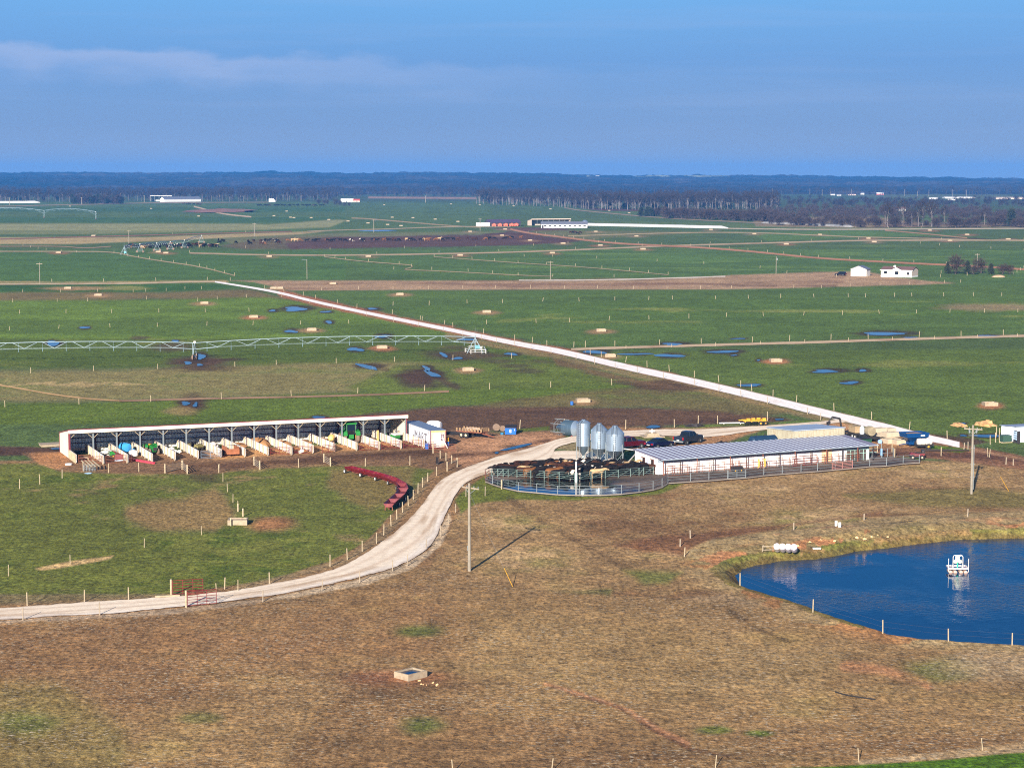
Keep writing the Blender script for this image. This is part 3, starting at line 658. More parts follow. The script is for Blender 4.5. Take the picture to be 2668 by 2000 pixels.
PUD = [  # puddles left by rain and wheels: px centre, half width, half height
    (1550, 917, 27, 4), (1654, 922, 40, 2.2), (1744, 926, 32, 4.5), (1885, 916, 38, 3), (1952, 1003, 30, 3.2), (1752, 896, 28, 2.5), (1332, 922, 16, 3), (1925, 882, 20, 1.2), (1912, 925, 8, 1.5), (1976, 938, 5, 1.5),
    (2303, 869, 60, 3.4), (2150, 967, 36, 3.5), (2248, 965, 12, 2.6), (2213, 997, 22, 3.5), (2371, 879, 16, 1.5), (2572, 874, 26, 1.2),
    (710, 809, 9, 2), (770, 805, 33, 4.6), (849, 812, 13, 2), (857, 839, 9, 3.5), (758, 863, 15, 3.5), (995, 876, 18, 3.6), (1216, 884, 22, 2.8), (925, 910, 18, 5), (1156, 924, 11, 4, .3), (1192, 933, 16, 2.4), (957, 955, 28, 4.5, .2), (1112, 960, 11, 5, .3), (1126, 974, 20, 6, .35), (970, 804, 14, 2),
    (138, 894, 18, 6), (220, 853, 13, 2.6), (521, 929, 12, 8), (490, 945, 11, 3.4), (520, 950, 9, 2.4), (484, 1050, 13, 4), (509, 1054, 6, 5.5), (457, 888, 9, 2.6), (831, 1088, 17, 4.5), (1346, 1164, 40, 3.6, -.2), (1294, 1179, 6, 2), (1702, 1111, 19, 3.6), (2570, 1135, 42, 3.4), (2030, 1092, 10, 2), (2508, 1103, 10, 2), (987, 601, 47, 1.5), (2510, 1134, 8, 2.2), (149, 1166, 16, 4)]
puddle_m = water_mat('puddle_water', (34, 44, 52), .004, 4.0)
for i, (x, y, rx, ry, *ti) in enumerate(PUD):
    ti = ti[0] if ti else 0
    rd = random.Random(i); n = 22; ring = []
    ph = rd.uniform(0, 6); a2, a3 = rd.uniform(.1, .3), rd.uniform(.05, .22)
    for j in range(n):
        t = 2 * math.pi * j / n; k_ = 1 + a2 * math.cos(2 * t + ph) + a3 * math.cos(3 * t + ph * 2) + rd.uniform(-.1, .1)
        ring.append(G(x + rx * k_ * math.cos(t), y + ry * k_ * math.sin(t) + ti * rx * k_ * math.cos(t), .085 if y > 760 else .12))
    mb = MB().add(ring, [tuple(range(n))]); o = mb.build('puddle', puddle_m); o['kind'] = 'structure'
    if y > 700: spot((70, 56, 44), x + rx * .15, y - ry * .1, rx * 1.25 + 4, ry * 1.5 + 1.6, .35, .7, .85)
# ------------------------------------------------------------------ shared paints
CONC = pm('concrete', (160, 144, 120), .85, 0, .16, 1.2, (124, 98, 74))
WOOD = pm('weathered_wood', (166, 150, 122), .85, 0, .25, 2.5)
WOODD = pm('grey_wood', (150, 136, 116), .85, 0, .25, 2.5)
GALV = pm('galvanised', (156, 174, 190), .4, .65, .12, 1.5)
PIPE = pm('pale_pipe', (126, 134, 136), .5, .3, .12, 3)
REDP = pm('red_paint', (104, 14, 27), .5, 0, .18, 2, (150, 70, 50))
RUST = pm('rusty_pipe', (130, 78, 58), .8, .2, .25, 3)
WHT = pm('white_paint', (220, 216, 208), .6, 0, .08, .7)
BLK = pm('black_rubber', (34, 32, 32), .85, 0, .3, 3)
MUDT = pm('muddy_tyre', (120, 100, 84), .9, 0, .3, 3)
DARK = pm('dark_metal', (52, 48, 48), .6, .3, .25, 3)
GLASS = pm('dark_glass', (22, 28, 34), .08, 0, .1, 1)
BLUEP = pm('blue_paint', (34, 92, 160), .45, 0, .15, 1.5)
GREENP = pm('green_paint', (36, 120, 48), .45, 0, .15, 2)
YEL = pm('yellow_paint', (196, 146, 30), .5, 0, .2, 2, (150, 110, 50))
TWATER = water_mat('trough_water', (18, 44, 70), .01, 3)
HOSE = pm('grey_hose', (120, 146, 160), .6, .1, .15, 3)

# ------------------------------------------------------------------ water troughs
def make_trough():
    t = thing('water_trough', 'concrete water trough', 'trough')
    m = MB(); a, b, h, w_ = 1.15, .95, .62, .16
    m.b2((-a, -b, -.1), (a, -b + w_, h)); m.b2((-a, b - w_, -.1), (a, b, h)); m.b2((-a, -b + w_, -.1), (-a + w_, b - w_, h)); m.b2((a - w_, -b + w_, -.1), (a, b - w_, h))
    m.b2((-a + w_, -b + w_, -.1), (a - w_, b - w_, .1)); m.build('basin', CONC, t)
    m = MB(); m.add([(-a + w_, -b + w_, .47), (a - w_, -b + w_, .47), (a - w_, b - w_, .47), (-a + w_, b - w_, .47)], [(0, 1, 2, 3)]); m.build('water', TWATER, t)
    return keep(t)
TRO = [  # px, base row, turn, scale, label
    (1070, 1764, .785, .92, 'nearest square concrete water trough, set cornerwise in the brown field'),
    (620, 1364, .05, 1.0, 'water trough with blue water and posts at its corners in the left paddock'),
    (1219, 965, .1, 1.05, 'concrete trough on bare soil right of the widest ragged puddle'),
    (995, 907, .1, 1.1, 'weathered brown concrete trough beneath the irrigation pipe near the pivot point'),
    (812, 861, .1, 1.1, 'concrete trough on bare soil above the irrigation pipe, small puddle on its left'),
    (661, 827, .1, 1.1, 'concrete trough on a patch of reddish soil below the twin puddles by the white road'),
    (533, 791, .1, 1.1, 'concrete trough on a tan mound in the olive field left of the white road'),
    (256, 770, .1, 1.1, 'concrete trough in the brown strip on the left with a dark scuff beside it'),
    (177, 752, .1, 1.1, 'concrete trough on pale soil in the dark green strip at far left'),
    (1519, 1047, .12, 1.05, 'concrete trough with a small blue barrel beside it, above the muddy ground'),
    (1590, 929, .0, 1.05, 'white concrete trough beside the white road, next to the puddles'),
    (1566, 863, .05, 1.1, 'concrete trough on a tan mound in the green field above the cross track'),
    (1268, 814, .05, 1.1, 'concrete trough with a teal float lid in the green field right of the white road'),
    (1042, 768, .05, 1.1, 'concrete trough close below the tan strip, right of the white road'),
    (2021, 942, .1, 1.1, 'white trough on a bright orange mound in the right green field'),
    (2579, 1056, .1, 1.05, 'trough with blue water on orange soil near the right edge above the metal shed'),
    (868, 740, 0, 1.1, 'pale trough on the tan strip near its left end'),
    (713, 752, 0, 1.1, 'left of the two pale troughs at the top of the white road'), (730, 752, 0, 1.1, 'right of the two pale troughs at the top of the white road'),
    (702, 669, 0, 1.2, 'tan trough beside the long farm track left of the pale gate post'), (960, 669, 0, 1.2, 'tan trough just below the bend of the farm track, right of the pale gate post'),
    (1199, 666, 0, 1.2, 'trough on a wide red scuffed patch in the middle of the green plain'), (1439, 660, 0, 1.2, 'trough on a red patch left of the crossing of the orange track'),
    (1675, 650, 0, 1.3, 'trough on a broad red brown patch under the crossing of the tracks'), (1467, 635, 0, 1.3, 'trough on a tan heap below the brown cattle paddock'),
    (1564, 640, 0, 1.2, 'trough on a tan patch right of the tan heap, left of the orange track'), (1381, 627, 0, 1.2, 'white trough inside the right end of the brown cattle paddock'),
    (1308, 614, 0, 1.2, 'white trough in the brown paddock behind the line of cattle'), (1225, 604, 0, 1.2, 'pale trough on the grass left of the far farmyard pole'),
    (1316, 598, 0, 1.3, 'long pale trough in front of the far dark roofed shed'), (1552, 604, 0, 1.2, 'white trough on the grass right of the far milking barn'),
    (1658, 616, 0, 1.2, 'trough on a tan scuff below the long white silage tube'), (1852, 599, 0, 1.2, 'trough by the right end of the long white silage tube'),
    (1965, 610, 0, 1.2, 'trough on bright grass right of the silage tube'), (2048, 637, 0, 1.3, 'trough on a brown streak above the orange track at right'),
    (2136, 612, 0, 1.2, 'trough at the fence above the bright green wedge at right'), (2262, 622, 0, 1.2, 'trough on a dark patch left of the reddish paddock at right'),
    (2277, 631, 0, 1.3, 'white trough on a tan line straight above the mobile home'), (2422, 601, 0, 1.2, 'trough on reddish soil close under the pale road at right'),
    (2519, 612, 0, 1.3, 'trough on a tan patch above the reddish paddock'), (2474, 628, 0, 1.3, 'orange tinted trough below the reddish paddock'), (2626, 624, 0, 1.3, 'trough on an orange patch near the right edge'),
    (413, 657, 0, 1.2, 'pale trough right under the cattle crowd by the far pivot'), (433, 660, 0, 1.2, 'trough on a red patch below the cattle crowd'), (153, 659, 0, 1.2, 'trough on a red scuff left of the far pivot point'),
]
FART = [(747, 551), (757, 567), (766, 568), (714, 563), (811, 568), (857, 573), (907, 577), (959, 582), (1010, 586), (1045, 589), (1022, 567), (1076, 568), (1134, 572), (1193, 578), (1001, 534), (1175, 532), (1250, 534), (1338, 537), (394, 544), (518, 564), (183, 538), (244, 615), (1434, 545), (1587, 549), (1639, 555)]
pt = make_trough()
for i, (x, y, rz, s, lb) in enumerate(TRO):
    g = G(x, y); g.z = -.02
    gp = 'concrete water troughs in the pastures'
    if i == 0: put(pt, g, rz, s); tag(pt, lb, 'trough', gp)
    else: dup(pt, g, rz, lb, gp, s)
    if i >= 2:
        cc_ = (176, 116, 84) if ('red' in lb or 'orange' in lb) else (162, 130, 96)
        spot(cc_, x, y + .5, 34 * (1 if y > 760 else .75), (y - YH) / 75 + .6, .5, .7, .85 if y > 760 else .5)
for x, y in FART:
    dup(pt, G(x, y), 0, 'tiny pale trough far off on the green plain before the woods', 'tiny troughs on the far plain', 1.25)
for k in range(9):                                # loose stones by the nearest trough
    g = G(1090 + 60 * rng.random(), 1770 + 24 * rng.random()); s_ = .05 + .07 * rng.random()
    single('stone', MB().blob((0, 0, s_ * .3), (s_, s_ * .8, s_ * .7), 7, k), pm('pale_stone', (214, 176, 128), .9), 'pale fist sized stone lying in the red soil by the nearest trough', 'stone', g, 0, 'stones by the nearest trough')
for x, y, h_ in ((601, 1369, .95), (633, 1345, 1.0), (620, 1332, 1.0)):
    single('corner_post', MB().box((0, 0, h_ / 2 - .1), (.16, .16, h_ + .2)), WOOD, 'short wooden post at the corner of the paddock trough', 'post', G(x, y), 0, 'posts round the paddock trough')
single('barrel', MB().lathe([(.25, 0), (.3, .1), (.3, .6), (.25, .7)], 14), BLUEP, 'small blue plastic barrel on its own beside a field trough', 'barrel', G(1490, 1055))

# ------------------------------------------------------------------ fences: posts and wires
_postmesh = {}
def post_mesh(h, r, mat):
    k = (round(h, 2), round(r, 3), mat.name)
    if k not in _postmesh: _postmesh[k] = MB().tube((0, 0, -.15), (0, 0, h), r * 1.08, 7, r * .92).mesh('post', mat, True)
    return _postmesh[k]
def fence(label, pts, h=1.2, r=.06, mat=None, every=None, wires=2, lean=.03, wr_=.0035, cat='fence', name='wire_fence', grp=None):
    mat = mat or WOOD; r *= .82
    P = [G(*p) for p in pts]
    if every:
        Q = []; L = 0
        for a, b in zip(P[:-1], P[1:]):
            n = max(1, round((b - a).length / every)); Q += [a.lerp(b, i / n) for i in range(n)]
        P = Q + [P[-1]]
    root = thing(name, label, cat, P[0], 0, grp)
    me = post_mesh(h, r, mat)
    if len(P) > 98: P = P[::2]
    for p in P:
        o = bpy.data.objects.new('post', me); C.objects.link(o); o.parent = root; o.location = p - P[0]
        o.rotation_euler = (random.gauss(0, lean), random.gauss(0, lean), random.uniform(0, 6)); k_ = random.uniform(.93, 1.1); o.scale = (1, 1, k_)
    if wires:
        m = MB()
        for a, b in zip(P[:-1], P[1:]):
            if (b - a).length > 40: continue
            for i in range(wires):
                z = Vector((0, 0, h * (.92 - .4 * i))); m.tube(a - P[0] + z, b - P[0] + z, wr_, 3)
        if m.v: m.build("wire", pm("fence_wire", (120, 112, 100), .6, .3), root)
    return root
fence('post and wire fence along the left edge of the curving gravel drive', [(-60, 1585), (71, 1576), (220, 1567), (335, 1561), (585, 1535), (702, 1521), (860, 1476), (905, 1457), (944, 1436), (981, 1416), (1000, 1394), (1019, 1370), (1034, 1352), (1049, 1334), (1064, 1317), (1077, 1301), (1089, 1285), (1101, 1269), (1114, 1254), (1137, 1239), (1165, 1227)], 1.25, .07)
fence('post fence along the right verge of the curving gravel drive up to the pen', [(60, 1616), (260, 1602), (685, 1567), (839, 1538), (937, 1516), (1023, 1487), (1061, 1473), (1110, 1429), (1149, 1396), (1168, 1364), (1187, 1335), (1214, 1293), (1264, 1291)], 1.15, .065, WOODD)
fence('thin fence crossing the left paddock from the edge to the trough', [(-120, 1545), (22, 1500), (183, 1469), (376, 1426), (525, 1393)], 1.1, .05, lean=.05)
fence('short fence climbing from the paddock trough to the shed yard', [(620, 1329), (607, 1308), (593, 1281), (581, 1254), (570, 1231)], 1.1, .055)
fence('fence along the muddy yard in front of the long shed', [(-60, 1292), (51, 1273), (104, 1261), (162, 1245), (217, 1227), (283, 1231), (362, 1229), (430, 1232), (570, 1231), (677, 1223), (778, 1218), (861, 1214), (952, 1214), (1068, 1212)], 1.25, .075)
fence('fence on the near and left rim of the pond', [(1783, 1451), (1928, 1522), (2118, 1594), (2300, 1649), (2471, 1670), (2637, 1680), (2800, 1690)], 1.15, .07)
fence('fence of squat posts above the far bank of the pond', [(1772, 1428), (1799, 1405), (2068, 1384), (2251, 1360), (2521, 1348), (2760, 1345)], 1.05, .10, WOODD, wires=1)
fence('fence at the bottom edge beside the bright green corner', [(1180, 2012), (1437, 2008), (1864, 1999), (2238, 1984), (2560, 1953), (2800, 1930)], .95, .045, lean=.07)
fence('fence running level behind the long shed across the olive grass', [(-160, 1066), (13, 1060), (206, 1053), (393, 1046), (577, 1040), (759, 1032), (932, 1024), (1106, 1018), (1276, 1014), (1435, 1009), (1594, 1003)], 1.2, .075)
fence('fence just in front of the irrigation pipe wheels, over the straw coloured pasture', [(-100, 978), (80, 972), (244, 966), (411, 961), (612, 955), (720, 950), (876, 946), (1028, 942), (1180, 938), (1333, 934)], 1.15, .075)
fence('fence of leaning posts close behind the irrigation pipe', [(-90, 863), (25, 860), (153, 856), (287, 853), (410, 851), (539, 848), (659, 847), (783, 845), (909, 843)], 1.1, .075, lean=.09)
fence('fence crossing the olive field level with the puddle by the white road', [(-70, 818), (51, 817), (172, 816), (291, 815), (414, 814), (535, 813), (649, 812)], 1.2, .08)
fence('fence along the lower edge of the brown strip at left', [(-80, 788), (33, 787), (149, 786), (228, 785), (382, 780), (515, 785), (566, 780), (642, 775)], 1.2, .08)
fence('fence between the dark green and brown strips at left', [(59, 761), (158, 761), (254, 760), (347, 761), (380, 760), (433, 758), (482, 753), (525, 753)], 1.1, .08)
fence('fence along the lower edge of the long tan strip', [(838, 756), (934, 754), (1024, 753), (1116, 753), (1206, 752), (1291, 751), (1382, 751), (1471, 752), (1557, 751), (1650, 753), (1738, 753), (1825, 753), (1906, 751), (2068, 750), (2140, 751), (2215, 747), (2293, 744), (2369, 742), (2461, 737), (2503, 736)], 1.2, .09)
fence('fence of leaning posts across the upper green field right of the white road', [(1024, 796), (1118, 795), (1217, 790), (1309, 789), (1414, 785), (1509, 785), (1602, 782), (1690, 781), (1752, 780), (1865, 779), (1950, 778), (2034, 776), (2121, 775), (2210, 774), (2255, 774), (2331, 773), (2376, 772), (2459, 772), (2536, 771), (2610, 771), (2700, 770)], 1.3, .09, lean=.09)
fence('fence along a straw line mid way over the green field right of the white road', [(1095, 833), (1158, 844), (1268, 844), (1397, 841), (1484, 839), (1587, 834), (1691, 832), (1795, 829), (1893, 825), (1989, 823), (2094, 821), (2195, 820), (2291, 817), (2388, 816), (2475, 814), (2565, 814), (2652, 813)], 1.25, .085, lean=.06)
fence('fence on the upper side of the level farm track at right', [(1495, 904), (1525, 904), (1602, 901), (1718, 898), (1827, 895), (1960, 891), (2057, 888), (2165, 885), (2262, 883), (2395, 878), (2504, 876), (2614, 873), (2720, 869)], 1.4, .085)
fence('fence on the lower side of the level farm track at right', [(1631, 908), (1750, 905), (1864, 902), (1981, 897), (2097, 893), (2211, 889), (2325, 886), (2435, 884), (2547, 880), (2651, 877)], .9, .07)
fence('fence along the right side of the straight white road', [(690, 752), (740, 762), (790, 771), (822, 778), (880, 790), (930, 803), (1023, 818), (1100, 835), (1180, 852), (1260, 869), (1341, 885), (1387, 892), (1425, 901), (1538, 924), (1567, 930), (1630, 943), (1686, 957), (1744, 968), (1809, 983), (1873, 995), (1930, 1008), (1959, 1019), (2014, 1032), (2075, 1047), (2173, 1070), (2271, 1092), (2369, 1118), (2468, 1143), (2580, 1158), (2604, 1153)], 1.35, .075, lean=.05)
fence('fence along the left side of the straight white road', [(734, 774), (807, 790), (867, 806), (955, 823), (1025, 839), (1090, 849), (1155, 862), (1206, 875), (1255, 883), (1294, 892), (1341, 899), (1383, 909), (1436, 920), (1501, 936), (1549, 948), (1603, 959), (1660, 972), (1729, 986), (1810, 1003), (1873, 1019), (1931, 1034), (2000, 1052), (2104, 1079), (2138, 1094)], 1.25, .075, WOODD)
fence('fence of a few posts behind the farm yard and the yellow implement', [(1354, 1117), (1470, 1112), (1630, 1118), (1757, 1113), (1819, 1104), (1870, 1104), (2000, 1096)], 1.45, .085, wires=1)
FF = [('fence slanting down from the far pivot point across the dark green field', [(333, 667), (420, 680), (520, 694), (560, 706), (612, 718)], 22), ('fence slanting from the left edge to the far pivot point', [(0, 640), (60, 642), (120, 652), (200, 658), (297, 660)], 26),
      ('fence in a slant over the dark green field right of the lamp pole', [(846, 669), (900, 676), (960, 682), (1040, 688), (1072, 694)], 24), ('fence leading from the hooked track to the tan strip', [(1026, 702), (1125, 703), (1220, 707), (1350, 718), (1440, 721), (1600, 722)], 22),
      ('long slanting fence in the middle of the far green plain', [(1131, 669), (1230, 676), (1350, 685), (1500, 694), (1640, 706), (1741, 716)], 24), ('sparse fence of white posts slanting to the right over the plain', [(1366, 668), (1440, 669), (1555, 673), (1712, 681), (1834, 688), (1980, 699)], 40),
      ('fence above the tan farm track in mid distance', [(494, 658), (700, 662), (982, 662), (1300, 655), (1500, 649), (1673, 641), (1850, 635), (2237, 624), (2668, 624)], 45), ('fence beside the orange farm track', [(1376, 606), (1521, 623), (1604, 632), (1724, 638), (1800, 641), (1900, 648), (2000, 657), (2132, 671), (2300, 680), (2465, 688)], 28),
      ('fence round the brown cattle paddock', [(640, 646), (860, 650), (1240, 642), (1390, 640), (1480, 634), (1560, 632)], 45), ('fence at the left along the tan band', [(0, 622), (250, 615), (450, 610), (640, 606)], 55), ('fence of white posts along the brown verge at far left', [(0, 735), (270, 734), (540, 730), (600, 731)], 26),
      ('fence around the grove by the mobile home', [(2452, 712), (2520, 718), (2640, 714), (2668, 700)], 18), ('fence in the far right fields', [(2350, 631), (2500, 644), (2668, 653)], 30), ('fence in front of the far woods at right', [(2230, 594), (2400, 594), (2668, 592)], 30), ('thin fence by the roadside at the left of the white mobile home', [(2050, 712), (2180, 722), (2260, 722), (2360, 724), (2450, 722)], 26)]
for lb, p_, ev in FF: fence(lb, p_, 1.3, .10, None, ev, 0, .05)
fence('row of short posts by the dark green box at the right edge', [(2594, 1152), (2596, 1135), (2604, 1140)], 1.5, .09, wires=0)
fence('two grey posts where the brown road forks at right', [(2511, 1175), (2522, 1170)], 1.2, .09, WOODD, wires=0)
fence('bent post with wire tied to it beside the brown road', [(2574, 1190), (2578, 1191)], 1.3, .06, wires=1, lean=.12)
fence('squat post beside the bottom of the brown road at right', [(2621, 1210), (2640, 1212)], 1.0, .1, WOODD, wires=0)
# H-shaped braces and plank gates by the yard
def hbrace(label, a, b, h=1.35):
    a, b = G(*a), G(*b); t = thing('fence_brace', label, 'fence', a); d = b - a
    for q in (Vector((0, 0, 0)), d): MB().tube(q + Vector((0, 0, -.1)), q + Vector((0, 0, h)), .09, 8).build('post', WOOD, t, True)
    MB().tube(Vector((0, 0, h * .72)), d + Vector((0, 0, h * .72)), .055, 6).build('rail', WOOD, t)
hbrace('H shaped brace of pale posts at the top of the gravel drive', (1165, 1227), (1191, 1216))
def plank_gate(label, a, b, n=4, h=1.2, mat=None):
    a, b = G(*a), G(*b); t = thing('plank_gate', label, 'gate', a); d = b - a
    for q in (Vector((0, 0, 0)), d): MB().box(q + Vector((0, 0, h / 2)), (.16, .16, h * 1.15)).build('post', WOOD, t)
    for i in range(n):
        z = Vector((0, 0, .2 + i * (h - .2) / n)); m = MB(); m.tube(z, d + z, .05, 4); m.build('plank', mat or WOODD, t)
plank_gate('plank gate left of the leaning planks at the front of the yard', (430, 1232), (474, 1222)); plank_gate('plank gate standing askew right of the yard fence corner', (476, 1222), (488, 1234)); plank_gate('short plank gate in the middle of the yard fence', (662, 1212), (677, 1223)); plank_gate('short plank gate right of the middle of the yard fence', (844, 1204), (861, 1214))

# ------------------------------------------------------------------ utility poles
POLEW = pm('pole_wood', (132, 124, 110), .85, 0, .2, 1.3)
def pole_big(label, base, top, arm_dir, extra=None):
    b = G(*base); h = hz(b.y, top); t = thing('utility_pole', label, 'utility pole', b)
    MB().tube((0, 0, -.2), (0, 0, h), .185, 12, .13).build('pole', POLEW, t, True)
    d = Vector((math.cos(arm_dir), math.sin(arm_dir), 0))
    n_ = Vector((-d.y, d.x, 0)) * .14
    MB().hexa([v for v in [(-d * 1.2 + n_ - Vector((0, 0, .06))), (d * 1.2 + n_ - Vector((0, 0, .06))), (d * 1.2 + n_ * 1.7 - Vector((0, 0, .06))), (-d * 1.2 + n_ * 1.7 - Vector((0, 0, .06))),
                       (-d * 1.2 + n_ + Vector((0, 0, .07))), (d * 1.2 + n_ + Vector((0, 0, .07))), (d * 1.2 + n_ * 1.7 + Vector((0, 0, .07))), (-d * 1.2 + n_ * 1.7 + Vector((0, 0, .07)))]]).build('crossarm', WOODD, t).location = (0, 0, h - .55)
    for s in (-1, 1):
        MB().tube(Vector((0, 0, h - 1.2)), d * s * .7 + n_ * 1.4 + Vector((0, 0, h - .6)), .03, 5).build('arm_brace', PIPE, t)
    for s in (-1.1, -.5, .5, 1.1):
        MB().lathe([(.03, 0), (.06, .05), (.05, .14), (.02, .18)], 8).build('insulator', PIPE, t).location = d * s + n_ * 1.35 + Vector((0, 0, h - .47))
    if extra == 'riser':
        MB().tube((.2, -.08, .6), (.2, -.08, h - 2.6), .045, 8).build('conduit', PIPE, t)
        for z in (2.2, 3.9, 6.0): MB().box((.05, -.04, z), (.55, .1, .06)).build('bracket', PIPE, t)
        for s in (-.45, .45): MB().lathe([(.02, 0), (.12, .1), (.12, .5), (.05, .55)], 10).build('switch', PIPE, t).location = (s, -.1, h - 1.1)
        MB().tube((-.6, -.1, h - 1.35), (.6, -.1, h - 1.35), .04, 6).build('switch_arm', PIPE, t)
    else:
        MB().tube((-.16, -.1, 2.2), (-.16, -.1, 2.7), .05, 6).build('ground_cover', PIPE, t)
    return t
pole_big('tall grey utility pole with angled crossarm beside the bend of the gravel drive', (1223, 1487), 1258, R(-42))
pole_big('tall pale utility pole with conduit and switches, standing right of the milking barn', (2531, 1286), 1107, R(-28), 'riser')
def pole_far(label, x, yb, yt, kind=None):
    b = G(x, yb); h = hz(b.y, yt); t = thing('utility_pole', label, 'utility pole', b); r = max(.14, b.y * .00016)
    MB().tube((0, 0, 0), (0, 0, h), r, 8, r * .8).build('pole', POLEW, t, True)
    if kind == 'lamp': MB().tube((0, 0, h - .2), (-1.9, 0, h), .08, 6).add([(-2.4, -.15, h - .1), (-1.6, -.15, h - .1), (-1.6, .15, h), (-2.4, .15, h)], [(0, 1, 2, 3)]).build('lamp', PIPE, t)
    elif kind == 'box': MB().lathe([(.28, 0), (.3, .1), (.3, .8), (.2, .9)], 10).build('transformer', PIPE, t).location = (.4, -.1, h - 1.6)
    else: MB().box((0, -.1, h - .5), (2.0 + b.y * .0004, .14, .16)).build('crossarm', WOODD, t)
for a in [('utility pole standing alone in the dark green field at far left', 104, 740, 684), ('utility pole left of the cattle crowd behind the far pivot', 336, 636, 600), ('utility pole above the sparse cattle, left of the brown paddock', 663, 616, 581),
          ('steel pole with a side lamp at the edge of the tan strip', 800, 727, 676, 'lamp'), ('utility pole beside the long thin puddle on the far plain', 974, 606, 572), ('utility pole in front of the far dark roofed shed', 1251, 601, 569), ('slim pole before the far woods in the middle', 1109, 528, 510),
          ('slim pole by the white tube at the far left edge', 25, 534, 515), ('slim pole in front of the dark cedar clump', 213, 533, 514), ('slim pole left of the farthest farm buildings', 376, 527, 509), ('pole with a transformer left of the white garage', 2022, 714, 668, 'box'), ('bare pole rising from the grove right of the mobile home', 2546, 697, 660), ('slim pole on the upper edge of the tan strip, right of centre', 1434, 731, 680)]: pole_far(*a)
for i, (x, y) in enumerate([(2012, 508), (2110, 507), (2142, 511), (2163, 509), (2218, 510), (2356, 511), (2390, 518), (2420, 512), (2482, 512), (2518, 513)]):
    b = G(x, y); single('utility_pole', MB().tube((0, 0, 0), (0, 0, 15), .4, 5, .3), POLEW, 'hair thin pole along the far highway before the blue hills', 'utility pole', b, 0, 'poles along the far highway')
def guy(label, foot, toward, h):
    f = G(*foot); a = thing('guy_wire', label, 'guy wire', f); d = G(*toward) + Vector((0, 0, h)) - f; d.normalize()
    MB().tube((0, 0, 0), d * 2.4, .032, 6).build('marker', YEL, a); MB().tube(d * 2.4, d * ((G(*toward) + Vector((0, 0, h)) - f).length), .008, 3).build('wire', PIPE, a)
guy('guy wire with a yellow sleeve to the right of the pole on the drive bend', (1336, 1528), (1223, 1487), 8.3); guy('guy wire with a yellow sleeve right of the pole with switches', (2628, 1279), (2531, 1286), 8.6)

# ------------------------------------------------------------------ tube gates
def tube_gate(label, a, b, h=1.25, n=5, mat=None, uprights=2, cat='gate', posts=True, lift=.15, name='tube_gate', grp=None):
    a, b = (G(*a) if len(a) == 2 else Vector(a)), (G(*b) if len(b) == 2 else Vector(b)); mat = mat or REDP; t = thing(name, label, cat, a, 0, grp); d = b - a; u = d.normalized()
    r = .03
    for i in range(n + 1): z = Vector((0, 0, lift + i * (h - lift) / n)); MB().tube(z, d + z, r, 6).build('rail', mat, t, True)
    for i in range(uprights + 2): q = d * (i / (uprights + 1)); MB().tube(q + Vector((0, 0, lift)), q + Vector((0, 0, h)), r * 1.05, 6).build('upright', mat, t, True)
    if posts: MB().tube(-u * .15 + Vector((0, 0, -.1)), -u * .15 + Vector((0, 0, h + .15)), .1, 8).build('post', WOOD, t, True)
    return t
tube_gate('open red tube gate on the field side of the gravel drive', (450, 1551), (529, 1546), 1.5, 5)
tube_gate('open red tube gate on the near edge of the gravel drive', (489, 1581), (564, 1574), 1.5, 5)
single('timber', MB().box((0, 0, .08), (2.4, .16, .16), R(14)), WOOD, 'pale timber lying beside the road at the foot of the left red gate', 'timber', G(436, 1554))
fl = fence('paddock fence wires by the red gate', [(564, 1545), (620, 1540)], 1.1, .05, wires=2)
# ------------------------------------------------------------------ irrigation machines
IRR = pm('irrigation_steel', (160, 178, 184), .45, .35, .12, .4)
def a_frame(t, base, u, v, hp, name='tower'):
    """drive tower: legs from the pipe down to a base beam set along v, two wheels"""
    e = bpy.data.objects.new(name, None); C.objects.link(e); e.parent = t; e.location = base
    m = MB(); top = Vector((0, 0, hp)); w_ = 1.7
    for s in (-1, 1):
        f = v * w_ * s + Vector((0, 0, .7)); m.tube(top + u * .05 * s, f, .07, 6); m.tube(top * .99 + u * .5, f, .045, 6)
    m.tube(v * -w_ + Vector((0, 0, .7)), v * w_ + Vector((0, 0, .7)), .1, 6)
    for z in (1.4, 2.2): m.tube(v * -w_ * (1 - z / hp) * 1.1 + Vector((0, 0, z)), v * w_ * (1 - z / hp) * 1.1 + Vector((0, 0, z)), .04, 5)
    m.build('frame', IRR, e)
    MB().box((0, 0, hp + .15), (.45, .35, .4)).build('control_box', WHT, e)
    for s in (-1, 1):
        wm_ = MB().wheel((0, 0, 0), .62, .36, 'Y', 16).lathe([(.1, -.1), (.36, -.1), (.36, .1), (.1, .1)], 10, (0, 0, 0), Matrix.Rotation(math.pi / 2, 3, 'X'))
        wo = wm_.build('wheel', MUDT, e, True); wo.location = v * w_ * s + Vector((0, 0, .6)); wo.rotation_euler = (0, 0, math.atan2(v.y, v.x))
    return e
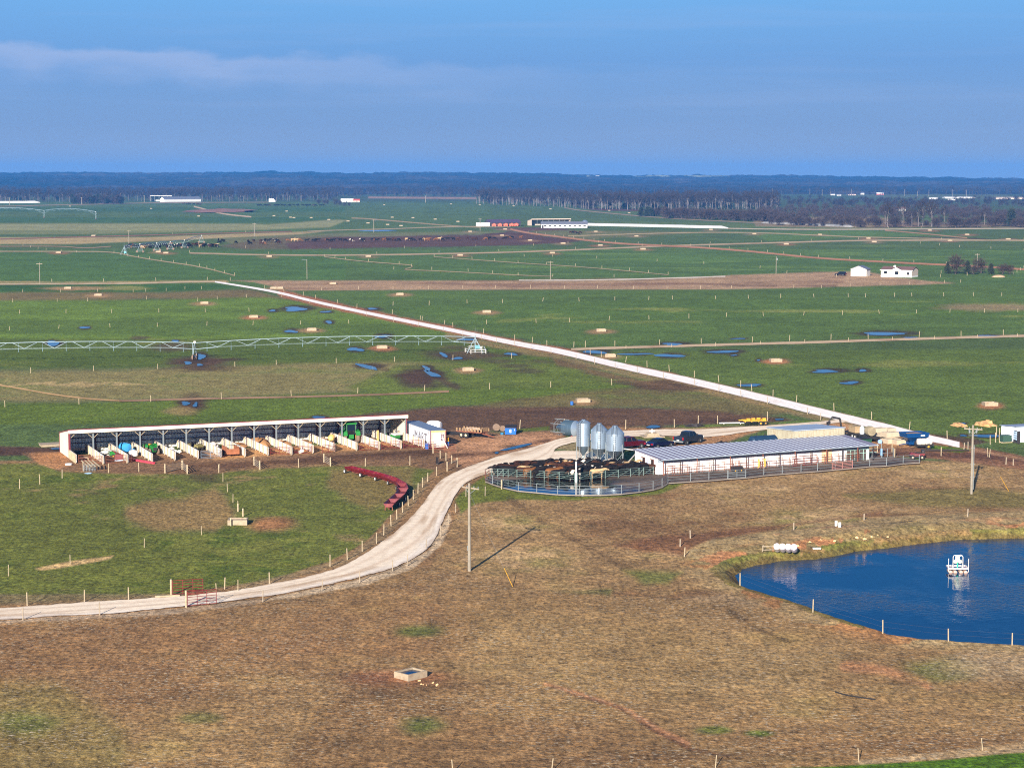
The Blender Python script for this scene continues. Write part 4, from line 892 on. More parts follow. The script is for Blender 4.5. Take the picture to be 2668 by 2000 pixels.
def span(t, a, b, hp, rise, n=8, hoses=10, r=.085, sag=1.4):
    """one arched span between two towers with its bowstring truss and drop hoses"""
    L = (b - a).length; u = (b - a).normalized(); v = Vector((-u.y, u.x, 0))
    P = lambda s: a.lerp(b, s) + Vector((0, 0, hp + rise * 4 * s * (1 - s)))
    m = MB(); N = 24
    for i in range(N): m.tube(P(i / N), P((i + 1) / N), r, 8)
    m.build('pipe', IRR, t, True)
    m = MB(); bot = []
    for i in range(n):
        s = (i + .75) / (n + .5); c_ = P(s) - Vector((0, 0, sag * (1 - .25 * abs(s - .5))))
        bl, br = c_ + v * .8, c_ - v * .8; bot.append((bl, br))
        for q in (bl, br): m.tube(P(s - .42 / n), q, .035, 5); m.tube(P(s + .38 / n), q, .028, 5)
        m.tube(bl, br, .03, 4)
    for (l0, r0), (l1, r1) in zip(bot[:-1], bot[1:]): m.tube(l0, l1, .014, 3); m.tube(r0, r1, .014, 3)
    for q in bot[0]: m.tube(a + Vector((0, 0, hp * .62)), q, .05, 5)
    for q in bot[-1]: m.tube(b + Vector((0, 0, hp * .62)), q, .05, 5)
    m.build('truss', IRR, t)
    if hoses:
        hm_ = MB().tube((0, 0, 0), (0, 0, -1.3), .018, 4).tube((0, 0, -1.3), (0, 0, -2.1), .05, 5).mesh('drop_hose', HOSE)
        for i in range(hoses):
            o = bpy.data.objects.new('drop_hose', hm_); C.objects.link(o); o.parent = t; o.location = P((i + .5) / hoses) + v * .3
def pivot_frame(t, c, hp, label_box=True):
    e = bpy.data.objects.new('pivot_stand', None); C.objects.link(e); e.parent = t; e.location = c
    m = MB(); q = 1.9
    for sx_, sy_ in ((-1, -1), (1, -1), (1, 1), (-1, 1)): m.tube((sx_ * .12, sy_ * .12, hp - .4), (sx_ * q, sy_ * q, 0), .06, 6)
    for f_ in (.45, .75):
        k_ = .12 + (q - .12) * (1 - f_); z = f_ * (hp - .4)
        for a_, b_ in (((-1, -1), (1, -1)), ((1, -1), (1, 1)), ((1, 1), (-1, 1)), ((-1, 1), (-1, -1))): m.tube((a_[0] * k_, a_[1] * k_, z), (b_[0] * k_, b_[1] * k_, z), .035, 5)
    m.build('legs', IRR, e); MB().tube((0, 0, 0), (0, 0, hp + .35), .11, 10).build('riser', IRR, e, True)
    MB().box((.55, -.7, 1.45), (1.1, .3, .75)).build('control_panel', pm('light_blue_box', (84, 166, 214), .5), e); MB().tube((0, 0, hp + .3), (0, 0, hp + 2.2), .02, 4).build('antenna', PIPE, e)
piv = thing('irrigation_pivot', 'long galvanised irrigation machine with arched trussed pipe crossing the left fields', 'irrigation machine', (0, 0, 0))
pc, p1 = G(1238, 919), G(508, 936); u1 = (p1 - pc).normalized(); pv = Vector((-u1.y, u1.x, 0)); p2_ = p1 + (G(-250, 950) - p1).normalized() * 62
span(piv, pc, p1, 3.75, .75, 9, 12); span(piv, p1, p2_, 3.75, .75, 9, 12)
pivot_frame(piv, pc, 3.8); a_frame(piv, p1, u1, Vector((-.12, -1, 0)).normalized(), 3.8); a_frame(piv, p2_, u1, pv, 3.8)
# white rail round the pivot point
rl = thing('guard_rail', 'low white rail fence around the foot of the irrigation pivot', 'fence', pc)
cs = [G(1212, 917), G(1227, 921.5), G(1266, 921), G(1262, 912), G(1222, 911)]
for a, b in zip(cs, cs[1:] + cs[:1]):
    a_, b_ = a - pc, b - pc
    MB().tube(a_ + Vector((0, 0, -.1)), a_ + Vector((0, 0, .95)), .07, 6).build('post', WHT, rl)
    for z in (.35, .85): MB().tube(a_ + Vector((0, 0, z)), b_ + Vector((0, 0, z)), .05, 5).build('rail', WHT, rl)
gau = thing('pressure_gauge', 'white round gauge on a thin stake by the pivot rail', 'gauge', G(1254, 921)); MB().tube((0, 0, 0), (0, 0, 1.2), .03, 5).build('stake', WHT, gau); MB().lathe([(.2, -.08), (.24, 0), (.2, .08)], 12, (0, 0, 1.4), Matrix.Rotation(math.pi / 2, 3, 'X')).build('dial', WHT, gau)
# the far machine over the cattle
far = thing('irrigation_pivot', 'far irrigation machine on A frame towers reaching over the crowd of cattle', 'irrigation machine', (0, 0, 0))
fp = [G(324, 664), G(365, 658), G(409, 654), G(444, 651), G(481, 647), G(525, 633)]
pivot_frame(far, fp[0], 4.6)
for a, b in zip(fp[:-1], fp[1:]): span(far, a, b, 4.4, .6, 6, 0, .16, 1.5)
for q in fp[1:]: a_frame(far, q, Vector((0, 1, 0)), Vector((1, 0, 0)), 4.5)
fa2 = thing('irrigation_pivot', 'hazy irrigation machine stretched over the far field at the left edge', 'irrigation machine', (0, 0, 0))
q = [G(-60, 566), G(115, 568), G(250, 572)]
for a, b in zip(q[:-1], q[1:]): span(fa2, a, b, 7.5, 2.5, 8, 0, .2, 1.6)
for a in q[1:]: a_frame(fa2, a, Vector((1, 0, 0)), Vector((0, 1, 0)), 7.5)
# ------------------------------------------------------------------ hills
def hills():
    nx, ns = 760, 170
    X = np.linspace(-500, 3170, nx); S = np.linspace(0, 1, ns)
    sky_x = [-500, 0, 250, 400, 520, 700, 900, 1100, 1400, 1500, 1600, 2000, 2300, 2668, 3200]; sky_y = [452, 452, 449.5, 453, 451, 447.5, 452, 450.5, 452.5, 456, 458, 458, 462.5, 467.5, 470]
    px, s = np.meshgrid(X, S); d = 4900 + 4200 * s
    py = np.interp(px, sky_x, sky_y); py = 508 + (py - 508) * s ** .8
    v = (py - CY) / F; z = H + d * (-SP - v * CP) / (CP - v * SP); u = (px - CX) / F; x = u * d / (CP - v * SP)
    fold = fbm(x, d, 900, 201, 4); z += fold * 26 * sstep(0, .2, s) * sstep(1.0, .85, s); z += (vnoise(x / 16, d / 34, 7) - .3) * 9 * sstep(0, .05, s) + (vnoise(x / 60, d / 120, 9) - .5) * 8 * sstep(0, .05, s)
    c = np.broadcast_to(L3((62, 54, 50)), x.shape + (3,)).copy(); n = fbm(x, d, 300, 205, 4)
    c = mixc(c, L3((92, 78, 68)), sstep(0, .3, n) * .8); c = mixc(c, L3((40, 46, 40)), sstep(.05, .3, -n) * .7)
    c = mixc(c, L3((150, 150, 120)), ((px > 1530) & (px < 1900)) * sstep(.84, .88, s - (px - 1530) * .00012) * sstep(.95, .91, s - (px - 1530) * .00012) * sstep(-.05, .12, fbm(x, d, 160, 207, 3)))
    c *= (.7 + .6 * vnoise(x / 14, d / 30, 11))[..., None]
    me = bpy.data.meshes.new('hills'); co_ = np.stack([x, d, z], -1).reshape(-1, 3).astype(np.float32); idx = np.arange(nx * ns).reshape(ns, nx)
    q = np.stack([idx[:-1, :-1], idx[:-1, 1:], idx[1:, 1:], idx[1:, :-1]], -1).reshape(-1, 4)
    me.vertices.add(len(co_)); me.vertices.foreach_set('co', co_.ravel()); me.loops.add(q.size); me.loops.foreach_set('vertex_index', q.ravel().astype(np.int32))
    me.polygons.add(len(q)); me.polygons.foreach_set('loop_start', np.arange(0, q.size, 4, dtype=np.int32)); me.update(calc_edges=True)
    at = me.color_attributes.new('soil', 'FLOAT_COLOR', 'POINT'); at.data.foreach_set('color', np.concatenate([np.clip(c, .003, .9), np.zeros(c.shape[:2] + (1,))], -1).astype(np.float32).ravel())
    k = NT('wooded_hills'); a = k.n('ShaderNodeAttribute', attribute_name='soil'); k.l(a.outputs['Color'], k.b.inputs['Base Color']); k.b.inputs['Roughness'].default_value = 1; k.b.inputs['Specular IOR Level'].default_value = 0
    me.materials.append(k.m); o = bpy.data.objects.new('hills', me); C.objects.link(o); o['kind'] = 'structure'
hills()

# ------------------------------------------------------------------ trees
BARK = pm('pale_bark', (112, 104, 100), .95, 0, .25, .4); BARKD = pm('dark_bark', (74, 64, 60), .95, 0, .3, .6)
TWIG = pm('grey_twigs', (48, 38, 38), .95, 0, .35, .25); TWIGR = pm('reddish_twigs', (62, 50, 48), .95, 0, .35, .25); CEDAR = pm('cedar_green', (40, 48, 36), .95, 0, .4, .4)
def slivers(mb, rd, n, c, r, ln, wd, up=.6, mi=0, shell=.35):
    for _ in range(n):
        while True:
            q = Vector((rd.uniform(-1, 1), rd.uniform(-1, 1), rd.uniform(-1, 1)))
            if shell < q.length < 1: break
        p = Vector((c[0] + q.x * r[0], c[1] + q.y * r[1], c[2] + q.z * r[2]))
        d = (Vector((q.x, q.y, q.z * .6 + up)) + Vector((rd.gauss(0, .4), rd.gauss(0, .4), rd.gauss(0, .4)))).normalized() * ln * rd.uniform(.6, 1.4)
        s = d.cross(Vector((rd.gauss(0, 1), rd.gauss(0, 1), rd.gauss(0, 1)))).normalized() * wd
        mb.add([p - s, p + s, p + d], [(0, 1, 2)], mi)
def tree_meshes(kind, seed, twigs=1.0):
    rd = random.Random(seed); T, Cn = MB(), MB()
    if kind == 'tall':
        h = 20; fork = rd.uniform(7, 10); T.tube((0, 0, -.5), (0, 0, fork), .34, 6, .24)
        for i in range(7):
            a = rd.uniform(0, 6.28); st_ = Vector((0, 0, fork * rd.uniform(.75, 1.0))); e = st_ + Vector((math.cos(a) * rd.uniform(1.5, 3.6), math.sin(a) * rd.uniform(1.5, 3.6), rd.uniform(4, 8)))
            T.tube(st_, e, .2, 4, .07)
            for j in range(3): Cn.tube(st_.lerp(e, rd.uniform(.4, .9)), e + Vector((rd.uniform(-2, 2), rd.uniform(-2, 2), rd.uniform(.5, 3.2))), .09, 3, .03)
        slivers(Cn, rd, int(420 * twigs), (0, 0, 13.6), (4.2, 4.2, 6.2), 2.3, .13 / twigs ** .5, .7)
    elif kind == 'bush':
        for i in range(5):
            a = rd.uniform(0, 6.28); T.tube((0, 0, -.3), (math.cos(a) * rd.uniform(1, 2.4), math.sin(a) * rd.uniform(1, 2.4), rd.uniform(4, 6)), .2, 5, .06)
        for k in range(5):
            c_ = (rd.uniform(-2, 2), rd.uniform(-2, 2), rd.uniform(3.8, 6.2)); slivers(Cn, rd, int(130 * twigs), c_, (2.6, 2.6, 2.6), 1.5, .12 / twigs ** .5, .3, 0, .2)
        slivers(Cn, rd, int(120 * twigs), (0, 0, 2.0), (3.4, 3.4, 1.9), 1.2, .12 / twigs ** .5, .3, 0, .2)
    elif kind == 'cedar':
        T.tube((0, 0, -.3), (0, 0, 3), .2, 5, .12)
        for k in range(9):
            z = 1 + k * .75; r_ = 2.5 * (1 - (k / 10) ** 1.5) + rd.uniform(-.3, .3)
            slivers(Cn, rd, int(75 * twigs), (rd.uniform(-.4, .4), rd.uniform(-.4, .4), z), (r_, r_, .9), .9, .2 / twigs ** .5, .5, 0, .1)
    return T, Cn
TK = {'tall': (BARK, TWIG), 'bush': (BARKD, TWIGR), 'cedar': (BARKD, CEDAR)}
_proto = {}
def tree(kind, v, loc, s, label, group, name='bare_tree', cat='tree'):
    k = (kind, v)
    if k not in _proto: a, b = tree_meshes(kind, hash(kind) % 7 * 0 + len(kind) * 31 + v); _proto[k] = (a.mesh('trunk', TK[kind][0]), b.mesh('crown', TK[kind][1]))
    r = thing(name, label, cat, loc, random.uniform(0, 6.28), group); r.scale = (s * random.uniform(.9, 1.15), s * random.uniform(.9, 1.15), s)
    for nm, me in zip(('trunk', 'crown'), _proto[k]): o = bpy.data.objects.new(nm, me); C.objects.link(o); o.parent = r
    return r
def scat(n, x0, x1, f, jy=0):
    out = []
    for i in range(n):
        x = x0 + (x1 - x0) * (i + random.random()) / n; out.append((x, f(x) + random.uniform(-jy, jy)))
    return out
ip = lambda xs, ys: (lambda x: float(np.interp(x, xs, ys)))
w2 = ip([1270, 1430, 1530, 1660, 2000], [533, 537, 544.5, 547, 545])
for x, y in scat(92, 1275, 2010, w2, .6): tree('tall', random.randrange(4), G(x, y), random.uniform(.85, 1.15), 'tall bare tree with pale trunk in the front row of the wood right of centre', 'front trees of the wood right of centre')
w1 = ip([-60, 170, 330, 640, 860], [527, 526, 523.5, 524, 522])
for x, y in scat(84, -50, 860, w1, .8): tree('tall', random.randrange(4), G(x, y), random.uniform(.75, 1.1), 'tall bare tree in the front row of the distant wood at left', 'front trees of the wood at left')
for x, y in scat(26, 185, 320, lambda x: 531, 1.2): tree('cedar' if random.random() < .6 else 'bush', random.randrange(3), G(x, y), random.uniform(1.3, 1.9), 'dark bushy tree in the clump standing out before the left wood', 'dark clump before the left wood', 'clump_tree')
for x, y in scat(9, 1664, 1722, lambda x: 564, 1): tree('cedar' if x < 1700 else 'bush', random.randrange(3), G(x, y), random.uniform(1.0, 1.35), 'dark bushy tree in the small clump at the left end of the right thicket', 'small clump left of the thicket', 'clump_tree')
for x, y in scat(46, 1724, 2020, ip([1724, 2020], [568, 577]), 2): tree('bush', random.randrange(3), G(x, y), random.uniform(1.0, 1.4), 'rounded leafless bushy tree in the thicket before the right wood', 'thicket before the right wood', 'bushy_tree')
for x, y in scat(30, 2000, 2290, ip([2000, 2250, 2290], [583, 590, 588]), 4): tree('bush', random.randrange(3), G(x, y), random.uniform(.6, 1.1), 'scattered leafless bushy tree by the grey silage heap at right', 'bushes by the grey heap', 'bushy_tree')
for x, y in scat(44, 2290, 2700, lambda x: 589, 4.5): tree('bush' if random.random() < .75 else 'tall', random.randrange(3), G(x, y), random.uniform(.9, 1.5) * (.8), 'grey leafless tree along the pale road at far right', 'trees along the pale road at right', 'bushy_tree')
tree('cedar', 1, G(2634, 590), 1.9, 'single tall dark evergreen among grey trees at far right', None, 'evergreen_tree')
for i, (x, y, k, s, lb) in enumerate([(2468, 713, 'cedar', .62, 'dark round evergreen at the left end of the grove by the mobile home'), (2489, 714, 'bush', .95, 'tall bare tree, second from left in the grove by the mobile home'), (2521, 714, 'cedar', .72, 'brownish pointed evergreen in the middle of the grove by the mobile home'),
        (2556, 712, 'bush', .78, 'dark round leafless tree right of the pole in the grove'), (2582, 714, 'cedar', .58, 'small green round evergreen near the right end of the grove'), (2612, 714, 'bush', .55, 'low sprawling leafless thicket at the right end of the grove'), (2536, 715, 'bush', .45, 'low brush under the pole in the grove'), (2632, 714, 'bush', .45, 'low brush at the far right edge of the grove')]):
    tree(k, i % 3, G(x, y), s, lb, None, 'grove_tree')
for x, y, s in ((830, 532, 1.0), (845, 532, .9), (853, 533, .8), (876, 535, 1.1), (886, 536, .9), (897, 537, .7), (910, 538, .7)): tree('bush', int(x) % 3, G(x, y), s, 'dark round bush left of and below the far white house', 'dark bushes by the far white house', 'bush', 'bush')
# the woods behind: nobody could count them
def woods(name, spots_, kinds=('tall', 'tall', 'bush'), mat=TWIG):
    low = [MB() for _ in range(6)]
    base = []
    for i in range(6):
        T, Cn = tree_meshes(kinds[i % len(kinds)], 500 + i, .38); base.append((np.array(T.v), T.f, np.array(Cn.v), Cn.f))
    V = [[], []]; Fc = [[], []]; off = [0, 0]
    for x, y, s in spots_:
        b = base[random.randrange(6)]; a = random.uniform(0, 6.28); ca, sa = math.cos(a), math.sin(a); g = G(x, y)
        for k in (0, 1):
            v = b[2 * k]; p = np.stack([(v[:, 0] * ca - v[:, 1] * sa) * s + g.x, (v[:, 0] * sa + v[:, 1] * ca) * s + g.y, v[:, 2] * s], -1)
            V[k].append(p); Fc[k] += [tuple(i + off[k] for i in f) for f in b[2 * k + 1]]; off[k] += len(v)
    me = bpy.data.meshes.new(name); allv = np.concatenate(V[0] + V[1]); me.from_pydata(allv.tolist(), [], Fc[0] + [tuple(i + off[0] for i in f) for f in Fc[1]])
    me.materials.append(BARK if name == 'wood_right' else BARKD); me.materials.append(mat); mi = np.r_[np.zeros(len(Fc[0]), np.int32), np.ones(len(Fc[1]), np.int32)]; me.polygons.foreach_set('material_index', mi)
    o = bpy.data.objects.new(name, me); C.objects.link(o); o['kind'] = 'stuff'; return o
def rowspots(n, x0, x1, y0, y1, s0=.9, s1=1.2): return [(random.uniform(x0, x1), y0 + (y1 - y0) * random.random() ** .8, random.uniform(s0, s1)) for _ in range(n)]
woods('wood_right', [(x, w2(x) - random.uniform(.8, 12), s) for x, _, s in rowspots(420, 1240, 2030, 0, 1)])
woods('wood_left', [(x, w1(x) - random.uniform(.6, 9), s) for x, _, s in rowspots(500, -420, 880, 0, 1)])
woods('wood_middle', rowspots(130, 850, 1300, 509.5, 513, .8, 1.1))
sp = [q for q in rowspots(660, 1980, 3150, 545, 574, .7, 1.05) if not (2335 < q[0] < 2420 and 548 < q[1] < 566) and not (2580 < q[0] and q[1] < 562) and not (2210 < q[0] < 2500 and q[1] > 570)]
woods('wood_far_right', sp, ('bush', 'bush', 'bush'), TWIGR)
woods('far_treeline', [q for q in rowspots(420, 1950, 3150, 517, 540, .8, 1.1) if not (2100 < q[0] < 2700 and q[1] < 524 and random.random() < .75)], ('bush', 'bush', 'bush'))
woods('treeline_before_hills', rowspots(520, -450, 3150, 503, 510, .8, 1.1))

# ------------------------------------------------------------------ farms and houses far out
ROOFG = pm('grey_metal_roof', (120, 122, 132), .5, .3, .12, .5); ROOFB = pm('brown_shingles', (104, 78, 74), .9, 0, .2, .6); CREAM = pm('cream_siding', (196, 176, 158), .7, 0, .08, .5); ROOFR = pm('red_roof', (170, 74, 60), .7, 0, .15, .5); SHADE = pm('painted_interior_shade', (60, 58, 60), .9, 0, .3, 1)  # SHADE: dark colour painted in for the shade inside open fronts and doors
def gable(label, base, ang, L, W, hw, hr, wall, roof, cat='house', name='house', wins=(), doors=(), group=None, over=.3):
    """simple gabled building; local x along the ridge, front wall at y=0 facing the camera"""
    t = thing(name, label, cat, base, ang, group)
    m = MB().add([(0, 0, 0), (L, 0, 0), (L, W, 0), (0, W, 0), (0, 0, hw), (L, 0, hw), (L, W, hw), (0, W, hw), (0, W / 2, hw + hr), (L, W / 2, hw + hr)],
                 [(0, 1, 5, 4), (2, 3, 7, 6), (3, 0, 4, 8, 7), (1, 2, 6, 9, 5)]); m.build('wall', wall, t)
    m = MB(); k = hr / (W / 2)
    for y0, y1 in ((-over, W / 2), (W + over, W / 2)):
        z0 = hw - over * k; m.hexa([(-over, y0, z0 + .02), (L + over, y0, z0 + .02), (L + over, y1, hw + hr + .02), (-over, y1, hw + hr + .02), (-over, y0, z0 + .17), (L + over, y0, z0 + .17), (L + over, y1, hw + hr + .17), (-over, y1, hw + hr + .17)])
    m.build('roof', roof, t)
    for x, z, w_, h_ in wins:
        f = MB().b2((x, -.08, z), (x + w_, .02, z + h_)).build('window', WHT, t); MB().b2((x + .08 * w_, -.11, z + .08 * h_), (x + .92 * w_, -.05, z + .92 * h_)).build('pane', GLASS, f)
    for x, w_, h_, mt in doors: MB().b2((x, -.07, 0), (x + w_, .03, h_)).build('door', mt, t)
    return t
def at(p, q): return math.atan2(q.y - p.y, q.x - p.x)
# white mobile home and its garage
a, b = G(2295, 721), G(2376, 723); ang = at(a, b); L = (b - a).length
mh = gable('white mobile home with brown roof and two front gables beside the grove', a, ang, L, 8, 2.9, 1.2, CREAM, ROOFB, 'house', 'mobile_home', [(1.2, 1.2, 1.6, 1.3), (L - 2.2, .9, 1.1, 1.3), (L * .44, .9, 1.9, 1.6)], [(L * .52, 1.0, 2.1, WHT)])
MB().b2((-.03, -.05, 0), (L + .03, 8.03, .6)).build('skirting', WHT, mh)
g0 = MB(); xg = L * .5
g0.add([(xg - 2.6, -.5, 2.9), (xg + 2.6, -.5, 2.9), (xg, -.5, 4.1), (xg - 2.6, 4, 2.9), (xg + 2.6, 4, 2.9), (xg, 4, 4.1)], [(0, 2, 5, 3), (1, 4, 5, 2)]); g0.build('porch_roof', ROOFB, mh)
MB().add([(xg - 2.4, -.35, 2.85), (xg + 2.4, -.35, 2.85), (xg, -.35, 4.0)], [(0, 1, 2)]).build('gable_front', WHT, mh)
for x in (L * .36, L * .58): MB().b2((x, -1.1, 0), (x + 1.9, -.1, .75)).build('steps', WHT, mh)
MB().b2((-.3, -.42, 2.65), (L + .3, -.31, 2.95)).build('fascia', WHT, mh); MB().lathe([(.05, 0), (.5, .15), (.55, .2)], 12, (L * .36, 3.5, 4.2), Matrix.Rotation(R(60), 3, 'X')).build('satellite_dish', WHT, mh)
a, b = G(2220, 717), G(2261, 719); gg = gable('white garage with grey metal roof standing left of the mobile home', a, R(65), 6.3, 6.6, 2.9, 1.3, WHT, ROOFG, 'garage', 'garage')
gg.rotation_euler.z = at(a, b) - R(90) + R(12); gg.location = a
gg.rotation_euler.z = R(65); gg.location = G(2257, 720)
MB().b2((-.06, 1.2, 0), (.03, 5.4, 2.4)).build('door', pm('grey_white_door', (190, 190, 190), .6), gg)
# farthest farms and houses, a few pixels each
def far_house(label, x, y, wpx, hpx, wall=WHT, roof=ROOFG, name='far_house', cat='house', frac=.45):
    g = G(x - wpx / 2, y); s = (g - Vector((0, 0, H))).length / F; L = wpx * s; hh = hpx * s
    return gable(label, g, 0, L, L * .5, hh * (1 - frac), hh * frac, wall, roof, cat, name, [(L * .2, hh * .15, L * .12, hh * .25), (L * .65, hh * .15, L * .12, hh * .25)], [(L * .44, L * .1, hh * .45, SHADE)])
far_house('white far house with white roof left of the dark bushes and red garage', 904, 527, 32, 9, WHT, WHT); far_house('far garage with a red roof and a dark opening beside the white house', 928, 527, 18, 8, CREAM, ROOFR, 'far_garage', 'garage')
for a_ in [('white far house with brown roof half hidden in the right woods', 2347, 549, 26, 9, WHT, ROOFB), ('leftmost white house by the far highway', 2170, 509, 11, 5), ('white far shed next right of the leftmost highway house', 2186, 510, 11, 4), ('dim low far house in the middle of the highway row', 2219, 509, 22, 4, CREAM, ROOFB),
          ('tall white far house in the highway row', 2246, 507, 11, 6), ('far barn with white roof and dark red walls', 2293, 508, 19, 6, ROOFR, WHT), ('low white far shed below the highway, left of the long white one', 2433, 519, 22, 4, WHT, WHT), ('very long low white building by the far highway', 2501, 517, 76, 4, WHT, WHT),
          ('small white far shed under the long white building', 2480, 522, 18, 3.5, WHT, WHT), ('pale long low building at the far right edge', 2630, 519, 70, 5, CREAM, CREAM), ('tiny white house on the crest of the hills', 1551, 475, 10, 3, WHT, WHT), ('tiny white shed in the blue hills', 1730, 498, 13, 3.5, WHT, WHT), ('tiny white house in the left blue hills', 1113, 495, 8, 2.5, WHT, WHT)]:
    o = far_house(*a_)
    if 'hills' in a_[0]: pass
for o in [o for o in C.objects if o.get('label') in ('tiny white house on the crest of the hills', 'tiny white house in the left blue hills', 'tiny white shed in the blue hills')]:
    x, y, d = {'tiny white house on the crest of the hills': (1551, 461, 8600), 'tiny white house in the left blue hills': (1113, 467, 7600), 'tiny white shed in the blue hills': (1730, 497, 5300)}[o['label']]
    L = 10 * d / F; o.location = ((x - CX) / F * d, d, hz(d, y)); k = L / 10 * .6; o.scale = [d / 8600 * .5] * 3
# the twin farm on the plain
def open_shed(label, p0, p1, depth, hf, hb_, bays, roof, wall, name='open_shed'):
    a, b = G(*p0), G(*p1); L = (b - a).length; t = thing(name, label, 'shed', a, at(a, b))
    MB().b2((0, depth - .15, 0), (L, depth, hb_)).build('back_wall', wall, t)
    for x in (0, L - .15): MB().xprism([(0, 0), (.15, 0), (.15, 1), (0, 1)], 0, .01).v and MB().add([(x, 0, 0), (x + .15, 0, 0), (x + .15, depth, 0), (x, depth, 0), (x, 0, hf), (x + .15, 0, hf), (x + .15, depth, hb_), (x, depth, hb_)], [(0, 1, 5, 4), (2, 3, 7, 6), (3, 0, 4, 7), (1, 2, 6, 5)]).build('end_wall', wall, t)
    MB().hexa([(-.3, -.5, hf), (L + .3, -.5, hf), (L + .3, depth + .3, hb_), (-.3, depth + .3, hb_), (-.3, -.5, hf + .2), (L + .3, -.5, hf + .2), (L + .3, depth + .3, hb_ + .2), (-.3, depth + .3, hb_ + .2)]).build('roof', roof, t)
    MB().b2((-.3, -.62, hf - .5), (L + .3, -.5, hf + .22)).build('fascia', wall, t)
    for i in range(1, bays): MB().b2((L * i / bays - .15, 0, 0), (L * i / bays + .15, .25, hf)).build('post', PIPE, t)
    return t, L
a, b = G(1275, 590), G(1357, 589); tw = gable('far dark roofed open shed with orange machines inside and a white end', a, at(a, b), (b - a).length, 9, 3.2, 2.4, SHADE, pm('plum_roof', (74, 62, 84), .6, 0, .1, .3), 'shed', 'far_shed')  # solid walls coloured dark to stand for the shaded open inside
MB().b2((-9, -1, 0), (0, 7, 3.2)).build('white_lean_to', WHT, tw)
for i, x in enumerate((4, 9, 14, 19, 23)):
    g = a + (b - a) * (x / 27) + Vector((0, -2.5, 0)); m = MB().b2((-1.8, -1, .5), (1.8, 1, 2.0)).b2((-.5, -.8, 2.0), (.9, .8, 2.6)); o = m.wheel((-1.1, -1.0, .5), .5, .3).wheel((1.1, -1.0, .5), .5, .3)
    single('wagon', o, pm('orange_paint', (206, 86, 56), .6), 'orange red wagon parked in front of the far dark roofed shed', 'wagon', g, 0, 'orange wagons by the far shed')
open_shed('far open fronted shed with a cream face board and dark bays', (1385, 588), (1486, 587), 9, 5.6, 4.0, 7, ROOFG, CREAM)
a, b = G(1410, 594), G(1530, 594); fb = gable('long white far milking barn with grey roof in front of the open shed', a, at(a, b), (b - a).length, 9, 3.0, 2.0, WHT, ROOFG, 'barn', 'far_barn', [(2 + 4 * i, 1.2, 2.6, 1.0) for i in range(9)], [(.4, 1.6, 2.2, SHADE)])
def mini_bin(x, yb, yt, r, label):
    g = G(x, yb); h = hz(g.y, yt); m = MB().lathe([(r * .3, 0), (r, h * .25), (r, h * .8), (r * .25, h)], 14); o = single('feed_bin', m, GALV, label, 'feed bin', g, 0, None, True); return o
mini_bin(1524, 591, 573, 2.3, 'far galvanised feed bin behind the right end of the far white barn')
def silage(label, pts, r, mat, grp=None, h=None):
    m = MB(); P = [G(*p) for p in pts]; rings = []
    for i, p in enumerate(P):
        d = (P[min(i + 1, len(P) - 1)] - P[max(i - 1, 0)]).normalized(); n = Vector((-d.y, d.x, 0)); k = .35 if i in (0, len(P) - 1) else 1 + random.uniform(-.05, .05)
        rings.append([p + n * r * k * math.cos(t) + Vector((0, 0, (h or r * 1.25) * k * max(0, math.sin(t)))) for t in [math.pi * j / 9 for j in range(10)]])
    m.loft(rings); return single('silage_tube', m, mat, label, 'silage tube', (0, 0, 0), 0, grp, True)
def linpts(a, b, n): return [(a[0] + (b[0] - a[0]) * i / n, a[1] + (b[1] - a[1]) * i / n) for i in range(n + 1)]
silage('long white plastic silage tube running right from the far farm', linpts((1487, 587), (1897, 595.5), 24), 2.0, pm('tube_plastic', (176, 174, 172), .5), None, 2.3)
silage('long white silage tube lying at the far left edge before the wood', linpts((-120, 530), (104, 528.5), 16), 3.0, WHT, None, 3.2)
silage('crumpled grey plastic silage heap along the field edge under the right woods', [(x, y + random.uniform(-.12, .12)) for x, y in linpts((1985, 582), (2222, 592), 30)], 2.6, pm('grey_plastic', (140, 138, 134), .6, 0, .35, .3, (110, 100, 90)), None, 1.8)
open_shed('farthest dark open shed left of its white barn before the left wood', (392, 525), (448, 525), 20, 10, 7, 5, ROOFG, WHT)
a, b = G(428, 526.5), G(524, 525.5); gable('farthest long white barn with blue grey roof before the left wood', a, at(a, b), (b - a).length, 12, 4.5, 4, WHT, ROOFG, 'barn', 'far_barn'); mini_bin(509, 524, 512, 4.0, 'farthest feed bin beside the barn before the left wood')
g = G(580, 552); single('soil_heap', MB().blob((0, 0, 0), (38, 60, 3.2), 18, 4, .3, 0), pm('red_soil', (134, 96, 80), .95, 0, .25, .05), 'broad mound of reddish soil beside the pale track on the far plain', 'soil heap', g, 0, None, True)
g = G(2602, 722); single('soil_heap', MB().blob((0, 0, 0), (2.8, 2.2, .9), 12, 6, .15, 0), pm('tan_soil', (176, 146, 116), .95, 0, .2, 1), 'small rounded tan mound below the grove near the right edge', 'soil heap', g, 0, None, True)
for i, (x, y, w_, h_, lb) in enumerate([(2568, 1107, 3.2, .75, 'right of the two heaps of orange soil in the green field by the metal shed'), (2497, 1108, 2.4, .4, 'left of the two heaps of orange soil in the green field by the metal shed')]): single('soil_heap', MB().blob((0, 0, 0), (w_ / 2, 2.6, h_), 12, 8 + i, .25, 0), pm('orange_soil', (206, 160, 106), .95, 0, .25, 1), lb, 'soil heap', G(x, y), 0, None)
